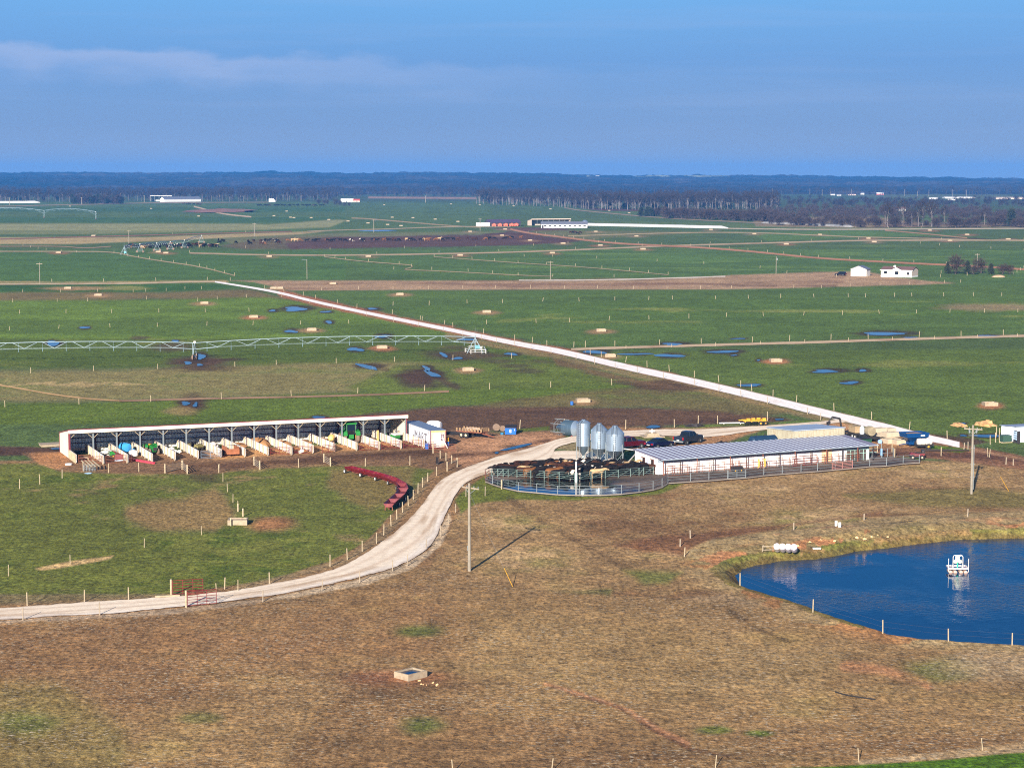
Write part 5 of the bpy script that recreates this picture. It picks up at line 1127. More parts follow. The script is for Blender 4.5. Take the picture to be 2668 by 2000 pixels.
# ------------------------------------------------------------------ the long open machine shed
CREAMW = pm('cream_steel', (238, 224, 200), .55, .05, .06, .4); MAROON = pm('maroon_trim', (110, 40, 48), .6, 0, .15, 1); STEELIN = pm('inner_steel', (206, 216, 224), .5, .2, .12, 1.5); PURL = pm('purlin_red', (96, 52, 50), .8, 0, .2, 1)
PANEL = pm('white_panel', (216, 212, 208), .7, 0, .1, .8, (170, 130, 100), True); FEED = pm('feed_heap', (180, 132, 84), .95, 0, .25, 1.2); BAG = pm('white_plastic', (226, 218, 206), .5, 0, .15, 1.5)
A, B = G(182, 1194), G(1058, 1149.5); SA = at(A, B); SL = (B - A).length; NB = 15; LB = SL / NB; SD = 8.0
HF, HB = hz(A.y, 1121), 2.8
su, sv = Vector((math.cos(SA), math.sin(SA), 0)), Vector((-math.sin(SA), math.cos(SA), 0))
def SP_(x, y, z=0): return A + su * x + sv * y + Vector((0, 0, z))
shed = thing('machine_shed', 'long cream open fronted machine shed with fifteen bays and a maroon roof edge', 'shed', A, SA)
m = MB(); nrib = 110
for i in range(nrib):                              # ribbed sheets of the rear wall
    x0, x1 = SL * i / nrib, SL * (i + 1) / nrib; xm = x0 + (x1 - x0) * .6
    m.add([(x0, SD - .02, .5), (xm, SD - .02, .5), (xm + .06, SD - .08, .5), (x1 - .06, SD - .08, .5), (x1, SD - .02, .5), (x0, SD - .02, HB), (xm, SD - .02, HB), (xm + .06, SD - .08, HB), (x1 - .06, SD - .08, HB), (x1, SD - .02, HB)], [(0, 1, 6, 5), (1, 2, 7, 6), (2, 3, 8, 7), (3, 4, 9, 8)])
m.build('back_wall', STEELIN, shed); MB().b2((0, SD - .2, 0), (SL, SD - .09, .5)).build('kick_board', BAG, shed); MB().b2((0, SD, 0), (SL, SD + .06, HB)).build('rear_sheet', CREAMW, shed)
for z in (1.15, 1.9, 2.6): MB().b2((0, SD - .26, z), (SL, SD - .1, z + .1)).build('girt', PURL, shed)
def endw(x, name):
    m = MB().add([(x - .06, -.02, 0), (x + .06, -.02, 0), (x + .06, SD, 0), (x - .06, SD, 0), (x - .06, -.02, HF), (x + .06, -.02, HF), (x + .06, SD, HB), (x - .06, SD, HB)], [(0, 1, 5, 4), (2, 3, 7, 6), (3, 0, 4, 7), (1, 2, 6, 5), (0, 3, 2, 1)]); return m.build(name, CREAMW, shed)
endw(-.06, 'end_wall'); endw(SL + .06, 'end_wall')
for y in (0, SD): MB().b2((-.16, y - .08, 0), (-.11, y + .08, HF if y == 0 else HB)).build('corner_trim', MAROON, shed)
MB().b2((-.1, -.12, 0), (.1, -.03, HF)).build('corner_trim', MAROON, shed); MB().b2((SL + .0, -.12, 0), (SL + .14, -.03, HF)).build('corner_trim', MAROON, shed)
MB().hexa([(-.2, -.4, HF + .02), (SL + .2, -.4, HF + .02), (SL + .2, SD + .3, HB + .02), (-.2, SD + .3, HB + .02), (-.2, -.4, HF + .16), (SL + .2, -.4, HF + .16), (SL + .2, SD + .3, HB + .16), (-.2, SD + .3, HB + .16)]).build('roof', pm('shed_roof', (118, 60, 62), .5, .1, .1, .4), shed)
MB().b2((-.2, -.5, HF - .42), (SL + .2, -.41, HF + .06)).build('fascia', CREAMW, shed); MB().b2((-.22, -.52, HF + .065), (SL + .22, -.36, HF + .19)).build('roof_edge', MAROON, shed)
for i in range(NB + 1):
    x = i * LB; p = MB().b2((x - .11, -.02 + .03, 0), (x + .11, .22, HF)).build('post', PIPE, shed)
    for s in (-1, 1):
        if 0 < i < NB or (i == 0) == (s > 0): MB().tube((x + .1 * s, .1, HF - 1.25), (x + 1.0 * s, .1, HF - .42), .045, 5).build('knee_brace', WOOD, shed)
    if 0 < i < NB: MB().b2((x - .12 + LB / 2, SD - .3, 0), (x + .12 + LB / 2, SD - .27, HB)).build('rear_post', PURL, shed)
for i in range(NB + 1):
    x = i * LB; y1 = (-7.6, -8.0, -8.0, -8.6, -8.0, -7.6)[i % 6] if i else -5.5; y0 = 5.6 if i else -.4; yr = .0
    p = MB().b2((x - .06, y1, .12), (x + .06, y0, 1.28)).build('bay_wall', PANEL, shed)
    n = 6
    for k in range(n + 1): yy = y0 + (y1 - y0) * k / n; MB().b2((x - .2, yy - .09, -.05), (x - .062, yy + .09, 1.3)).build('bay_post', WOOD, p)
    if i: MB().add([(x - .05, y0, .12), (x - .05, SD - .4, .12), (x - .05, y0, 1.28), (x + .05, y0, .12), (x + .05, SD - .4, .12), (x + .05, y0, 1.28)], [(0, 1, 2), (5, 4, 3), (0, 2, 5, 3), (1, 4, 5, 2)]).build('bay_wall', PANEL, shed)
# tube gates hung across the bay mouths
def bay_gate(k, label, mat=REDP, y=-7.9, x0=.1, x1=.93, dy=0): tube_gate(label, SP_((k + x0) * LB, y), SP_((k + x1) * LB, y + dy), 1.2, 5, mat, 1, 'gate', False, .12)
ORD = 'first second third fourth fifth sixth seventh eighth ninth tenth eleventh twelfth thirteenth fourteenth fifteenth'.split()
for k, mt, kw in [(0, RUST, {'y': -5.5, 'dy': -2.2}), (1, RUST, {}), (2, RUST, {'x1': .3, 'dy': 1.2}), (5, GALV, {}), (8, REDP, {}), (9, REDP, {}), (10, REDP, {'x0': .35, 'x1': .98, 'dy': .8, 'y': -8.6}), (12, REDP, {}), (13, REDP, {}), (14, REDP, {})]:
    bay_gate(k, ('red' if mt is REDP else 'rusty' if mt is RUST else 'grey') + ' tube gate across the mouth of the %s shed bay from the left' % ORD[k], mt, **kw)
# heaps of feed
for k, sx_, sy_, h in [(7, 1.4, 3.4, .5), (8, 1.5, 3.8, 1.15), (9, 1.45, 3.4, .6), (10, 1.4, 3.0, .45), (11, 1.45, 3.2, .5), (13, 1.4, 3.0, .35)]:
    single('feed_heap', MB().blob((0, 0, 0), (sx_, sy_, h), 14, 40 + k, .14, 0), FEED, 'orange tan heap of loose feed in the %s shed bay from the left' % ORD[k], 'feed heap', SP_((k + .52) * LB, 4.2), SA, None, True)
# bags and bales
def bags(label, x, y, n, seed, s=1.0):
    rd = random.Random(seed); m = MB()
    for i in range(n): m.blob((rd.uniform(-.7, .7) * s, rd.uniform(-.6, .6) * s, .25 + .22 * (i % 3)), (.55 * s, .4 * s, .3), 9, seed + i, .18)
    return single('feed_sacks', m, BAG, label, 'sacks', SP_(x, y), SA, None, True)
bags('crumpled white and tan plastic sacks heaped in the second shed bay', LB * 1.45, .6, 7, 3, 1.1); bags('white wrapped bale lying in the fifth shed bay', LB * 4.5, -.2, 4, 9, .8); bags('torn white sacks heaped at the back of the seventh shed bay', LB * 6.45, 3.2, 6, 14, 1.0); bags('white sack on the ground in the mouth of the tenth shed bay', LB * 9.55, -7.6, 3, 18, .6)
# machines in the bays
def wheel_part(parent, c, r, w, ax='Y', tyre=BLK, rim=YEL, rimr=.55):
    o = MB().wheel(c, r, w, ax, 18).build('wheel', tyre, parent, True)
    Mx = Matrix.Rotation(math.pi / 2, 3, 'X' if ax == 'Y' else 'Y')
    MB().lathe([(.02, -w * .52), (r * rimr * .6, -w * .53), (r * rimr, -w * .42), (r * rimr, w * .42), (r * rimr * .6, w * .53), (.02, w * .52)], 14, c, Mx).build('rim', rim, o, True); return o
def tractor(label, loc, rz, s=1.0, cab=True, name='tractor'):
    """local +x is forward"""
    t = thing(name, label, 'tractor', loc, rz); t.scale = (s, s, s)
    MB().xprism([(.2, .85), (2.35, .8), (2.5, 1.0), (2.48, 1.5), (2.2, 1.68), (.2, 1.85)], -.42, .42).build('hood', GREENP, t)
    MB().b2((2.3, -.36, .85), (2.53, .36, 1.5)).build('grille', DARK, t); MB().b2((-1.1, -.4, .6), (2.2, .4, .86)).build('chassis', GREENP, t)
    for y in (-1, 1):
        wheel_part(t, (-.75, y * .95, .92), .92, .5, 'Y', MUDT, YEL); wheel_part(t, (1.75, y * .85, .62), .62, .36, 'Y', MUDT, YEL)
        f = MB().xprism([(-1.7, 1.2), (-1.5, 1.75), (-.6, 1.95), (.1, 1.7), (.2, 1.3), (.05, 1.3), (-.1, 1.62), (-.6, 1.82), (-1.4, 1.65), (-1.58, 1.2)], y * .95 - .3, y * .95 + .3).build('fender', GREENP, t)
    MB().b2((-1.35, -.35, .7), (-1.1, .35, 1.3)).build('rear_hitch', GREENP, t)
    if cab:
        MB().xprism([(-1.2, 1.3), (.3, 1.3), (.35, 1.9), (.1, 2.75), (-1.15, 2.75), (-1.25, 1.9)], -.62, .62).build('cab_glass', GLASS, t)
        m = MB()
        for x0, x1 in ((.33, .12), (-1.23, -1.16)):
            for y in (-.63, .63): m.tube((x0, y, 1.5), (x1, y, 2.76), .05, 5)
        m.build('cab_pillars', GREENP, t); MB().b2((-1.4, -.78, 2.76), (.4, .78, 2.98)).build('cab_roof', GREENP, t)
        MB().tube((.7, .3, 1.8), (.7, .3, 2.7), .05, 8).build('exhaust', DARK, t)
    else:
        MB().b2((-.8, -.3, 1.15), (-.2, .3, 1.35)).b2((-.95, -.3, 1.2), (-.78, .3, 1.9)).build('seat', YEL, t)
        MB().path([(-1.15, -.5, 1.2), (-1.15, -.5, 2.45), (-1.15, .5, 2.45), (-1.15, .5, 1.2)], .04, 6).build('roll_bar', DARK, t); MB().tube((.2, 0, 1.5), (-.1, 0, 1.85), .03, 5).lathe([(.22, -.02), (.22, .02)], 12, (-.1, 0, 1.87)).build('steering_wheel', DARK, t)
    return t
tractor('large green cab tractor parked with its rear out in the thirteenth shed bay', SP_(12.5 * LB, 2.0), SA + R(88), 1.08)
tractor('small green open tractor with a roll bar facing out of the fourth shed bay', SP_(3.52 * LB, 1.0), SA - R(84), .74, False)
sp_ = thing('sprayer', 'blue tank sprayer parked in the third shed bay', 'sprayer', SP_(2.46 * LB, 1.2), SA - R(70))
Mh = Matrix.Rotation(math.pi / 2, 3, 'Y'); LBLUE = pm('sky_blue_tank', (62, 150, 206), .45)
MB().lathe([(.2, -.9), (.66, -.75), (.72, 0), (.66, .75), (.2, .9)], 16, (-.3, 0, 1.05), Mh).build('tank', LBLUE, sp_, True); MB().b2((-1.3, -.5, .35), (1.2, .5, .5)).build('frame', DARK, sp_)
for y in (-.75, .75): wheel_part(sp_, (-.3, y, .42), .42, .24)
wtk = thing('plastic_tank', 'white rounded plastic tank in front of the blue sprayer in the third bay', 'tank', SP_(2.62 * LB, -1.3)); MB().lathe([(.5, 0), (.68, .12), (.68, .7), (.5, .9), (.15, .98), (.15, 1.05)], 18).build('tank', WHT, wtk, True); MB().lathe([(.16, 1.0), (.2, 1.02), (.2, 1.1), (.16, 1.12)], 12).build('lid', LBLUE, wtk)
gc = thing('garden_cart', 'small green wheeled cart in the mouth of the second shed bay', 'cart', SP_(1.72 * LB, -1.6), SA); MB().b2((-.5, -.4, .35), (.5, .4, .95)).build('box', GREENP, gc); MB().path([(-.52, -.45, .3), (-.52, -.45, 1.2), (.52, -.45, 1.2), (.52, -.45, .3)], .03, 5).build('handle', PIPE, gc)
for y in (-.45, .45): wheel_part(gc, (0, y, .28), .28, .12)
rb = thing('scraper_box', 'red steel scraper box with a grey lower edge at the mouth of the second bay', 'scraper', SP_(1.78 * LB, -5.4), SA - R(18)); MB().xprism([(-.6, .15), (.6, .15), (.6, 1.0), (-.6, 1.0)], -.05, .05).b2((-.62, -.05, .15), (-.52, .8, .95)).b2((.52, -.05, .15), (.62, .8, .95)).build('box', MAROON, rb); MB().b2((-.6, -.12, 0), (.6, 0, .22)).build('cutting_edge', GALV, rb); MB().tube((-.3, .5, .9), (-1.2, 2.4, 1.2), .06, 6).tube((.3, .5, .9), (-1.2, 2.4, 1.2), .06, 6).build('drawbar', MAROON, rb)
single('beam', MB().b2((0, -.14, 0), (7.0, .14, .22)).b2((0, -.2, .22), (7.0, .2, .26)), pm('pink_red_paint', (206, 66, 84), .5), 'long pinkish red steel beam lying on the ground before the third bay', 'beam', G(329, 1196), at(G(329, 1196), G(388, 1206)))
def utv(label, loc, rz, body, s=1.0):
    t = thing('utility_vehicle', label, 'utility vehicle', loc, rz); t.scale = (s, s, s)
    MB().xprism([(-1.3, .45), (1.3, .45), (1.45, .7), (1.3, .95), (.55, 1.05), (.5, .6), (-.3, .6), (-.35, 1.0), (-1.35, 1.0)], -.62, .62).build('body', body, t); MB().b2((-.2, -.55, .6), (.3, .55, .85)).b2((-.3, -.55, .8), (-.18, .55, 1.3)).build('seat', DARK, t)
    m = MB()
    for y in (-.6, .6): m.path([(.6, y, 1.0), (.3, y, 1.85), (-.35, y, 1.85), (-.4, y, 1.0)], .035, 6)
    m.tube((.3, -.6, 1.85), (.3, .6, 1.85), .035, 6); m.tube((-.35, -.6, 1.85), (-.35, .6, 1.85), .035, 6); m.build('roll_cage', DARK, t)
    for x in (-.9, .95):
        for y in (-.62, .62): wheel_part(t, (x, y, .33), .33, .26, 'Y', BLK, YEL)
    return t
utv('green and white utility vehicle in the last shed bay before the trailer', SP_(14.45 * LB, 1.6), SA - R(70), GREENP, 1.05)
single('white_hood', MB().xprism([(-.6, .9), (.7, .95), (.9, 1.15), (.6, 1.28), (-.6, 1.25)], -.55, .55), WHT, 'white plastic hood laid on the utility vehicle in the last bay', 'hood', SP_(14.56 * LB, .9), SA - R(70))
utv('cluttered small work vehicle in the sixth shed bay', SP_(5.5 * LB, 2.2), SA - R(60), pm('olive_paint', (120, 112, 70), .6, 0, .3, 2), .95)
bags('white sacks stacked on the clutter of the sixth shed bay', LB * 5.55, 4.0, 5, 29, .8)
wg = thing('feed_wagon', 'rusty steel feed wagon with open tailgate in the mouth of the seventh bay', 'wagon', SP_(6.55 * LB, -5.4), SA - R(90)); RST = pm('rust', (150, 92, 60), .85, .1, .3, 1.5)
MB().b2((-1.5, -.95, .5), (1.5, .95, .62)).b2((-1.5, -.95, .62), (1.5, -.85, 1.4)).b2((-1.5, .85, .62), (1.5, .95, 1.4)).build('box', RST, wg); MB().b2((1.5, -.95, .35), (1.6, .95, 1.15)).build('tailgate', RST, wg)
for y in (-.8, .8): wheel_part(wg, (-.2, y * 1.3, .42), .42, .24)
MB().path([(1.5, -.9, 1.4), (1.5, -.9, 1.7), (1.5, .9, 1.7), (1.5, .9, 1.4)], .03, 5).build('hoop', DARK, wg)
fm = thing('feed_mixer', 'small yellowish cement mixer in the twelfth shed bay', 'mixer', SP_(11.62 * LB, 1.4), SA + R(40)); MB().lathe([(.15, -.55), (.5, -.25), (.5, .15), (.3, .55)], 14, (0, 0, .95), Matrix.Rotation(R(60), 3, 'Y')).build('drum', pm('pale_yellow', (222, 186, 110), .6), fm, True); MB().path([(-.5, -.4, 0), (0, -.4, .9), (.5, -.4, 0)], .05, 5).path([(-.5, .4, 0), (0, .4, .9), (.5, .4, 0)], .05, 5).build('stand', DARK, fm)
single('plank', MB().b2((-.15, -.06, 0), (.15, .06, 1.7)), pm('tan_plank', (206, 160, 96), .8), 'upright tan plank leaning on the wall end of the fourteenth bay', 'plank', SP_(13.85 * LB, 2.0), SA)
single('pallet', MB().b2((-.5, -.6, 0), (.5, .6, .1)).b2((-.5, -.6, .1), (-.4, .6, .3)).b2((.4, -.6, .1), (.5, .6, .3)).b2((-.5, -.6, .3), (.5, .6, .36)), WOOD, 'tan pallet on the floor at the mouth of the first shed bay', 'pallet', SP_(.5 * LB, -2.2), SA)
single('tyre', MB().wheel((0, 0, 0), .5, .25, 'X').v and MB().lathe([(.25, -.12), (.48, -.12), (.52, 0), (.48, .12), (.25, .12)], 16, (0, 0, .12)), WHT, 'white painted tyre lying left of the shed on bare soil', 'tyre', G(179, 1211), 0, None, True)
cg = thing('crate', 'broken grey wire crate with loose boards before the first bay', 'crate', G(233, 1226), R(10))
m = MB()
for z in (.1, .35, .6, .85): m.path([(-.8, -.5, z), (.8, -.5, z), (.8, .5, z), (-.8, .5, z), (-.8, -.5, z)], .025, 4)
for x in (-.8, -.4, 0, .4, .8): m.tube((x, -.5, 0), (x, -.5, .9), .025, 4); m.tube((x, .5, 0), (x, .5, .9), .025, 4)
m.build('mesh', PIPE, cg)
for i in range(4): MB().box((-.6 + i * .5, .2, 1.0), (.2, 2.2, .05), R(30), 0, 0, R(18)).build('board', WOOD, cg)
single('blue_tarp', MB().blob((0, 0, 0), (.6, .4, .12), 8, 5, .3, 0), pm('pale_blue', (140, 170, 200), .6), 'pale blue rag on the grass at the foot of the wire crate', 'tarp', G(231, 1233))
single('water_pool', MB().b2((-2.4, -1.2, 0), (2.4, 1.2, .3)).b2((-2.5, -1.3, .3), (2.5, 1.3, .36)), CONC, 'low concrete slab beyond the left end wall of the shed', 'slab', G(146, 1160), SA)
# ------------------------------------------------------------------ trailer body used as a store
tn = G(1122, 1168.5); TL, TW_, TH = 12.6, 2.45, 2.72
tr = thing('box_trailer', 'old white box trailer with faded MART lettering standing right of the shed', 'trailer', tn, SA)
TWH = pm('faded_white', (196, 204, 212), .6, .1, .08, .5, (160, 138, 120), True)
MB().add([(0, 0, .18), (TW_, 0, .18), (TW_, TL, .18), (0, TL, .18), (0, 0, TH), (TW_, 0, TH), (TW_, TL, TH), (0, TL, TH)], [(1, 2, 6, 5), (3, 0, 4, 7), (2, 3, 7, 6), (0, 1, 5, 4), (0, 3, 2, 1)]).build('side_panels', TWH, tr)
m = MB()
for i in range(22): y = TL * i / 22 + .3; m.b2((-.025, y - .02, .25), (-.002, y + .02, TH - .1))
m.build('side_ribs', TWH, tr)
MB().b2((-.04, -.04, TH), (TW_ + .04, TL + .04, TH + .06)).build('roof', pm('grey_blue_roof', (122, 136, 156), .5, .3, .12, .4), tr)
m = MB()
for x in (-.05, TW_ - .07): m.b2((x, -.06, .1), (x + .12, -.005, TH))
m.b2((-.05, -.06, .05), (TW_ + .05, -.005, .18)); m.build('rear_frame', MAROON, tr); MB().b2((.07, -.05, TH - .25), (TW_ - .07, -.006, TH - .02)).build('header', pm('yellow_stain', (206, 180, 110), .7), tr)
MB().b2((.08, -.04, .18), (.55, -.003, TH - .25)).b2((1.55, -.04, .18), (TW_ - .08, -.003, TH - .25)).build('rear_boards', pm('worn_boards', (206, 186, 168), .8, 0, .2, 2, (140, 110, 96), True), tr); d_ = MB().b2((.5, -.07, .2), (1.58, -.02, 2.0)).build('door', WHT, tr)
for z in (1.15, 1.68): wn_ = MB().b2((1.7, -.08, z), (2.1, -.045, z + .38)).build('window', pm('purple_pane', (66, 44, 82), .3), tr); MB().b2((1.885, -.09, z), (1.915, -.05, z + .38)).b2((1.7, -.09, z + .175), (2.1, -.05, z + .205)).build('muntin', WHT, wn_)
tcv = bpy.data.curves.new('lettering', 'FONT'); tcv.body = '-MART'; tcv.size = 2.0; tcv.extrude = .004; tcv.space_character = 1.18
tmp = bpy.data.objects.new('lettering_tmp', tcv); C.objects.link(tmp); dg = bpy.context.evaluated_depsgraph_get(); tme = bpy.data.meshes.new_from_object(tmp.evaluated_get(dg)); bpy.data.objects.remove(tmp)
tme.materials.clear(); tme.materials.append(pm('faded_letters', (104, 92, 94), .8, 0, .25, 2, (150, 142, 144))); lo = bpy.data.objects.new('lettering', tme); C.objects.link(lo); lo.parent = tr
lo.matrix_local = Matrix(((0, 0, -1, -.034), (-1, 0, 0, 8.2), (0, 1, 0, .68), (0, 0, 0, 1))); lo.scale = (.98, 1, 1)
brl = thing('barrel', 'blue plastic barrel standing at the left rear corner of the box trailer', 'barrel', G(1113, 1170)); MB().lathe([(.26, 0), (.31, .06), (.31, .28), (.29, .3), (.31, .33), (.31, .6), (.29, .62), (.31, .65), (.31, .86), (.26, .92)], 16).build('drum', pm('bright_blue', (40, 110, 196), .4), brl, True)
b2_ = thing('barrel', 'blue barrel with a yellow cone on top at the right side of the box trailer', 'barrel', G(1166, 1164)); MB().lathe([(.24, 0), (.28, .06), (.28, .8), (.24, .86)], 14).build('drum', BLUEP, b2_, True); MB().lathe([(.3, .86), (.22, 1.1), (.26, 1.45), (.2, 1.5)], 12).build('yellow_cap', YEL, b2_)
single('pipe', MB().tube((0, 0, .05), (-.9, .5, 1.9), .06, 8), WHT, 'white pipe leaning against the right rear corner of the box trailer', 'pipe', G(1166, 1168))
wtb = single('white_tank', MB().lathe([(.1, -1.2), (.75, -1.1), (.9, -.5), (.9, .6), (.7, 1.1), (.1, 1.2)], 18, (0, 0, .95), Matrix.Rotation(R(90), 3, 'Y')), WHT, 'white rounded tank peeping out behind the box trailer roof', 'tank', G(1132, 1140), R(-20), None, True); wtb.location.z = .9
tube_gate('red and rusty tube gate between the trailer and the drive', (1131, 1180), (1186, 1178), 1.25, 5, RUST, 1); tube_gate('small red tube gate before the left rear corner of the trailer', (1098, 1172), (1136, 1171), 1.15, 4, RUST, 1, 'gate', False)
for x, y in ((1147, 1194), (1162, 1200), (1177, 1207)): single('fence_post', MB().tube((0, 0, -.1), (0, 0, 1.2), .07, 7), WOOD, 'pale post in the short row between the yard gate and the drive', 'post', G(x, y), 0, 'short row of posts by the drive', True)
pt_ = single('gate_panel', MB().box((0, 0, .55), (.12, .9, .9), R(20)).box((0, 0, .06), (.3, .3, .12)), DARK, 'dark square panel standing on edge near the yard gate', 'panel', G(1139, 1209))
# ------------------------------------------------------------------ red feed bunks strung in a curve
bp = [(907, 1231), (948, 1241), (988, 1251), (1022, 1262), (1046, 1276), (1051, 1289), (1042, 1304), (1026, 1318), (1012, 1331)]
bd = ['at the upper left end of the curved row', 'second from the upper left end of the curved row', 'third from the upper left end of the curved row', 'fourth from the upper left, where the row bends', 'at the outer bend of the curved row', 'just below the bend of the curved row', 'second from the lower end of the curved row', 'at the lower end of the curved row by the drive fence']
for i in range(8):
    a, b = G(*bp[i]), G(*bp[i + 1]); L = (b - a).length - .12; t = thing('feed_bunk', 'red wheeled feed bunk ' + bd[i], 'feed bunk', a, at(a, b), 'red feed bunks in a curve')
    h0, h1, w_ = .48, .92, .62
    m = MB()
    for y in (-1, 1): m.hexa([(0, y * .35, h0), (L, y * .35, h0), (L, y * (.35 + .04), h0), (0, y * (.35 + .04), h0), (0, y * w_, h1), (L, y * w_, h1), (L, y * (w_ + .04), h1), (0, y * (w_ + .04), h1)])
    m.b2((0, -.36, h0 - .03), (L, .36, h0 + .02)); m.hexa([(0, -.35, h0), (.04, -.35, h0), (.04, .35, h0), (0, .35, h0), (0, -w_, h1), (.04, -w_, h1), (.04, w_, h1), (0, w_, h1)]); m.hexa([(L - .04, -.35, h0), (L, -.35, h0), (L, .35, h0), (L - .04, .35, h0), (L - .04, -w_, h1), (L, -w_, h1), (L, w_, h1), (L - .04, w_, h1)])
    m.build('trough', REDP, t)
    MB().b2((L * .3, -.1, .22), (L - .1, .1, .32)).tube((.25, -.6, .3), (.25, .6, .3), .04, 6).b2((L - .2, -.5, .05), (L - .1, -.4, .5)).b2((L - .2, .4, .05), (L - .1, .5, .5)).build('frame', RUST, t)
    for y in (-.68, .68): wheel_part(t, (.25, y, .3), .3, .16, 'Y', BLK, WHT, .85)
# ------------------------------------------------------------------ between trailer and bins
a, b = G(1219, 1139), G(1279, 1144); ws = thing('stake_wagon', 'stake sided farm wagon with a rusty drawbar right of the box trailer', 'wagon', a, at(a, b)); STK = pm('stake_boards', (136, 110, 80), .85, 0, .2, 2)
MB().b2((-1.6, -1.05, .95), (3.2, 1.05, 1.1)).build('bed', RUST, ws)
for y in (-1.05, 1.05):
    for i in range(9): MB().b2((-1.55 + i * .58, y - .03, 1.1), (-1.25 + i * .58, y + .03, 1.6)).build('stake', STK, ws)
for i in range(4): MB().b2((3.14, -1.0 + i * .52, 1.1), (3.22, -.6 + i * .52, 1.75)).build('stake', STK, ws)
MB().blob((.8, 0, 1.1), (1.8, .85, .55), 10, 3, .2, 0).build('load', pm('grey_tan_load', (176, 152, 130), .95, 0, .2, 2), ws)
MB().tube((2.4, -.6, .95), (4.3, 0, .5), .08, 6).tube((2.4, .6, .95), (4.3, 0, .5), .08, 6).tube((4.3, 0, .5), (5.0, 0, .4), .09, 6).build('drawbar', RUST, ws)
for x in (-.5, .35):
    for y in (-1.0, 1.0): wheel_part(ws, (x, y, .48), .48, .3, 'Y', BLK, pm('cream_rim', (226, 206, 160), .6))
for x, y, r_, lb in ((1293, 1123, .62, 'larger of the two worn tractor tyres leaning left of the blue dumpster'), (1309, 1124, .5, 'smaller of the two worn tractor tyres leaning left of the blue dumpster')):
    o = single('scrap_tyre', MB().lathe([(r_ * .5, -.2), (r_ * .92, -.22), (r_ * 1.02, 0), (r_ * .92, .22), (r_ * .5, .2)], 20, (0, 0, r_), Matrix.Rotation(R(78), 3, 'X')), MUDT, lb, 'tyre', G(x, y), R(15), None, True)
a, b = G(1316, 1132.5), G(1344, 1132.8); dm = thing('dumpster', 'blue steel dumpster with a black lid and a white emblem', 'dumpster', a, at(a, b)); DW = (b - a).length; DBL = pm('dumpster_blue', (18, 92, 184), .45, 0, .1, 1)
MB().hexa([(0, 0, .08), (DW, 0, .08), (DW, 1.5, .08), (0, 1.5, .08), (0, -.12, 1.1), (DW, -.12, 1.1), (DW, 1.6, 1.45), (0, 1.6, 1.45)]).build('bin', DBL, dm); MB().hexa([(-.03, -.16, 1.11), (DW + .03, -.16, 1.11), (DW + .03, 1.62, 1.46), (-.03, 1.62, 1.46), (-.03, -.16, 1.17), (DW + .03, -.16, 1.17), (DW + .03, 1.62, 1.52), (-.03, 1.62, 1.52)]).build('lid', DARK, dm)
m = MB()
for k in range(6): t_ = k * math.pi / 3; m.lathe([(.001, 0), (.075, 0), (.075, .012), (.001, .012)], 10, (DW * .5 + .1 * math.cos(t_), -.118, .74 + .1 * math.sin(t_)), Matrix.Rotation(R(84), 3, 'X'))
for z in (.5, .4): m.box((DW * .5, -.075, z), (.34 if z > .45 else .26, .012, .055), 0, 0, 0, R(-6))
m.build('emblem', WHT, dm); MB().box((DW * .88, -.115, .82), (.12, .012, .22), 0, 0, 0, R(-6)).build('sticker', WHT, dm)
for x in (-.06, DW + .06): MB().b2((x - .05, .3, .6), (x + .05, 1.2, .75)).build('fork_pocket', DBL, dm)
single('tub', MB().lathe([(.24, 0), (.3, .3), (.32, .32), (.26, .3), (.22, .05)], 14), pm('teal_blue', (52, 122, 160), .5), 'small blue tub on the ground left of the dumpster', 'tub', G(1308, 1132), 0, None, True)
single('scrap_pile', MB().blob((0, 0, 0), (1.6, .7, .35), 9, 71, .4, 0).tube((-2, 0, .2), (1.6, .4, .5), .05, 5).tube((-2.4, .4, .1), (.4, -.4, .3), .06, 5), DARK, 'dark low pile of scrap behind the stake wagon', 'scrap', G(1192, 1131), 0)
# ------------------------------------------------------------------ milking barn
BA, BB = G(1714.6, 1238), G(2264, 1197.5); BR = at(BA, BB); BL = (BB - BA).length; BD = 6.5
bu, bv = Vector((math.cos(BR), math.sin(BR), 0)), Vector((-math.sin(BR), math.cos(BR), 0))
def BP(x, y, z=0): return BA + bu * x + bv * y + Vector((0, 0, z))
EF, EB = 2.35, 2.76
barn = thing('milking_barn', 'long low white milking barn with a grey striped single pitch roof beside the cattle pen', 'barn', BA, BR)
WBLK = pm('white_block', (240, 234, 228), .75, 0, .06, .5, (206, 176, 156), True); GREYB = pm('grey_band', (150, 162, 172), .6, .1, .08, .8); LANE = pm('wet_concrete', (120, 106, 94), .45, 0, .3, .25)
MB().b2((.003, 0, 0), (BL, .16, 1.72)).build('front_wall', WBLK, barn); MB().b2((.003, .02, 1.722), (BL, .14, EF)).build('upper_band', GREYB, barn)
MB().b2((0, BD - .15, 0), (BL, BD, EB)).build('rear_wall', WBLK, barn)
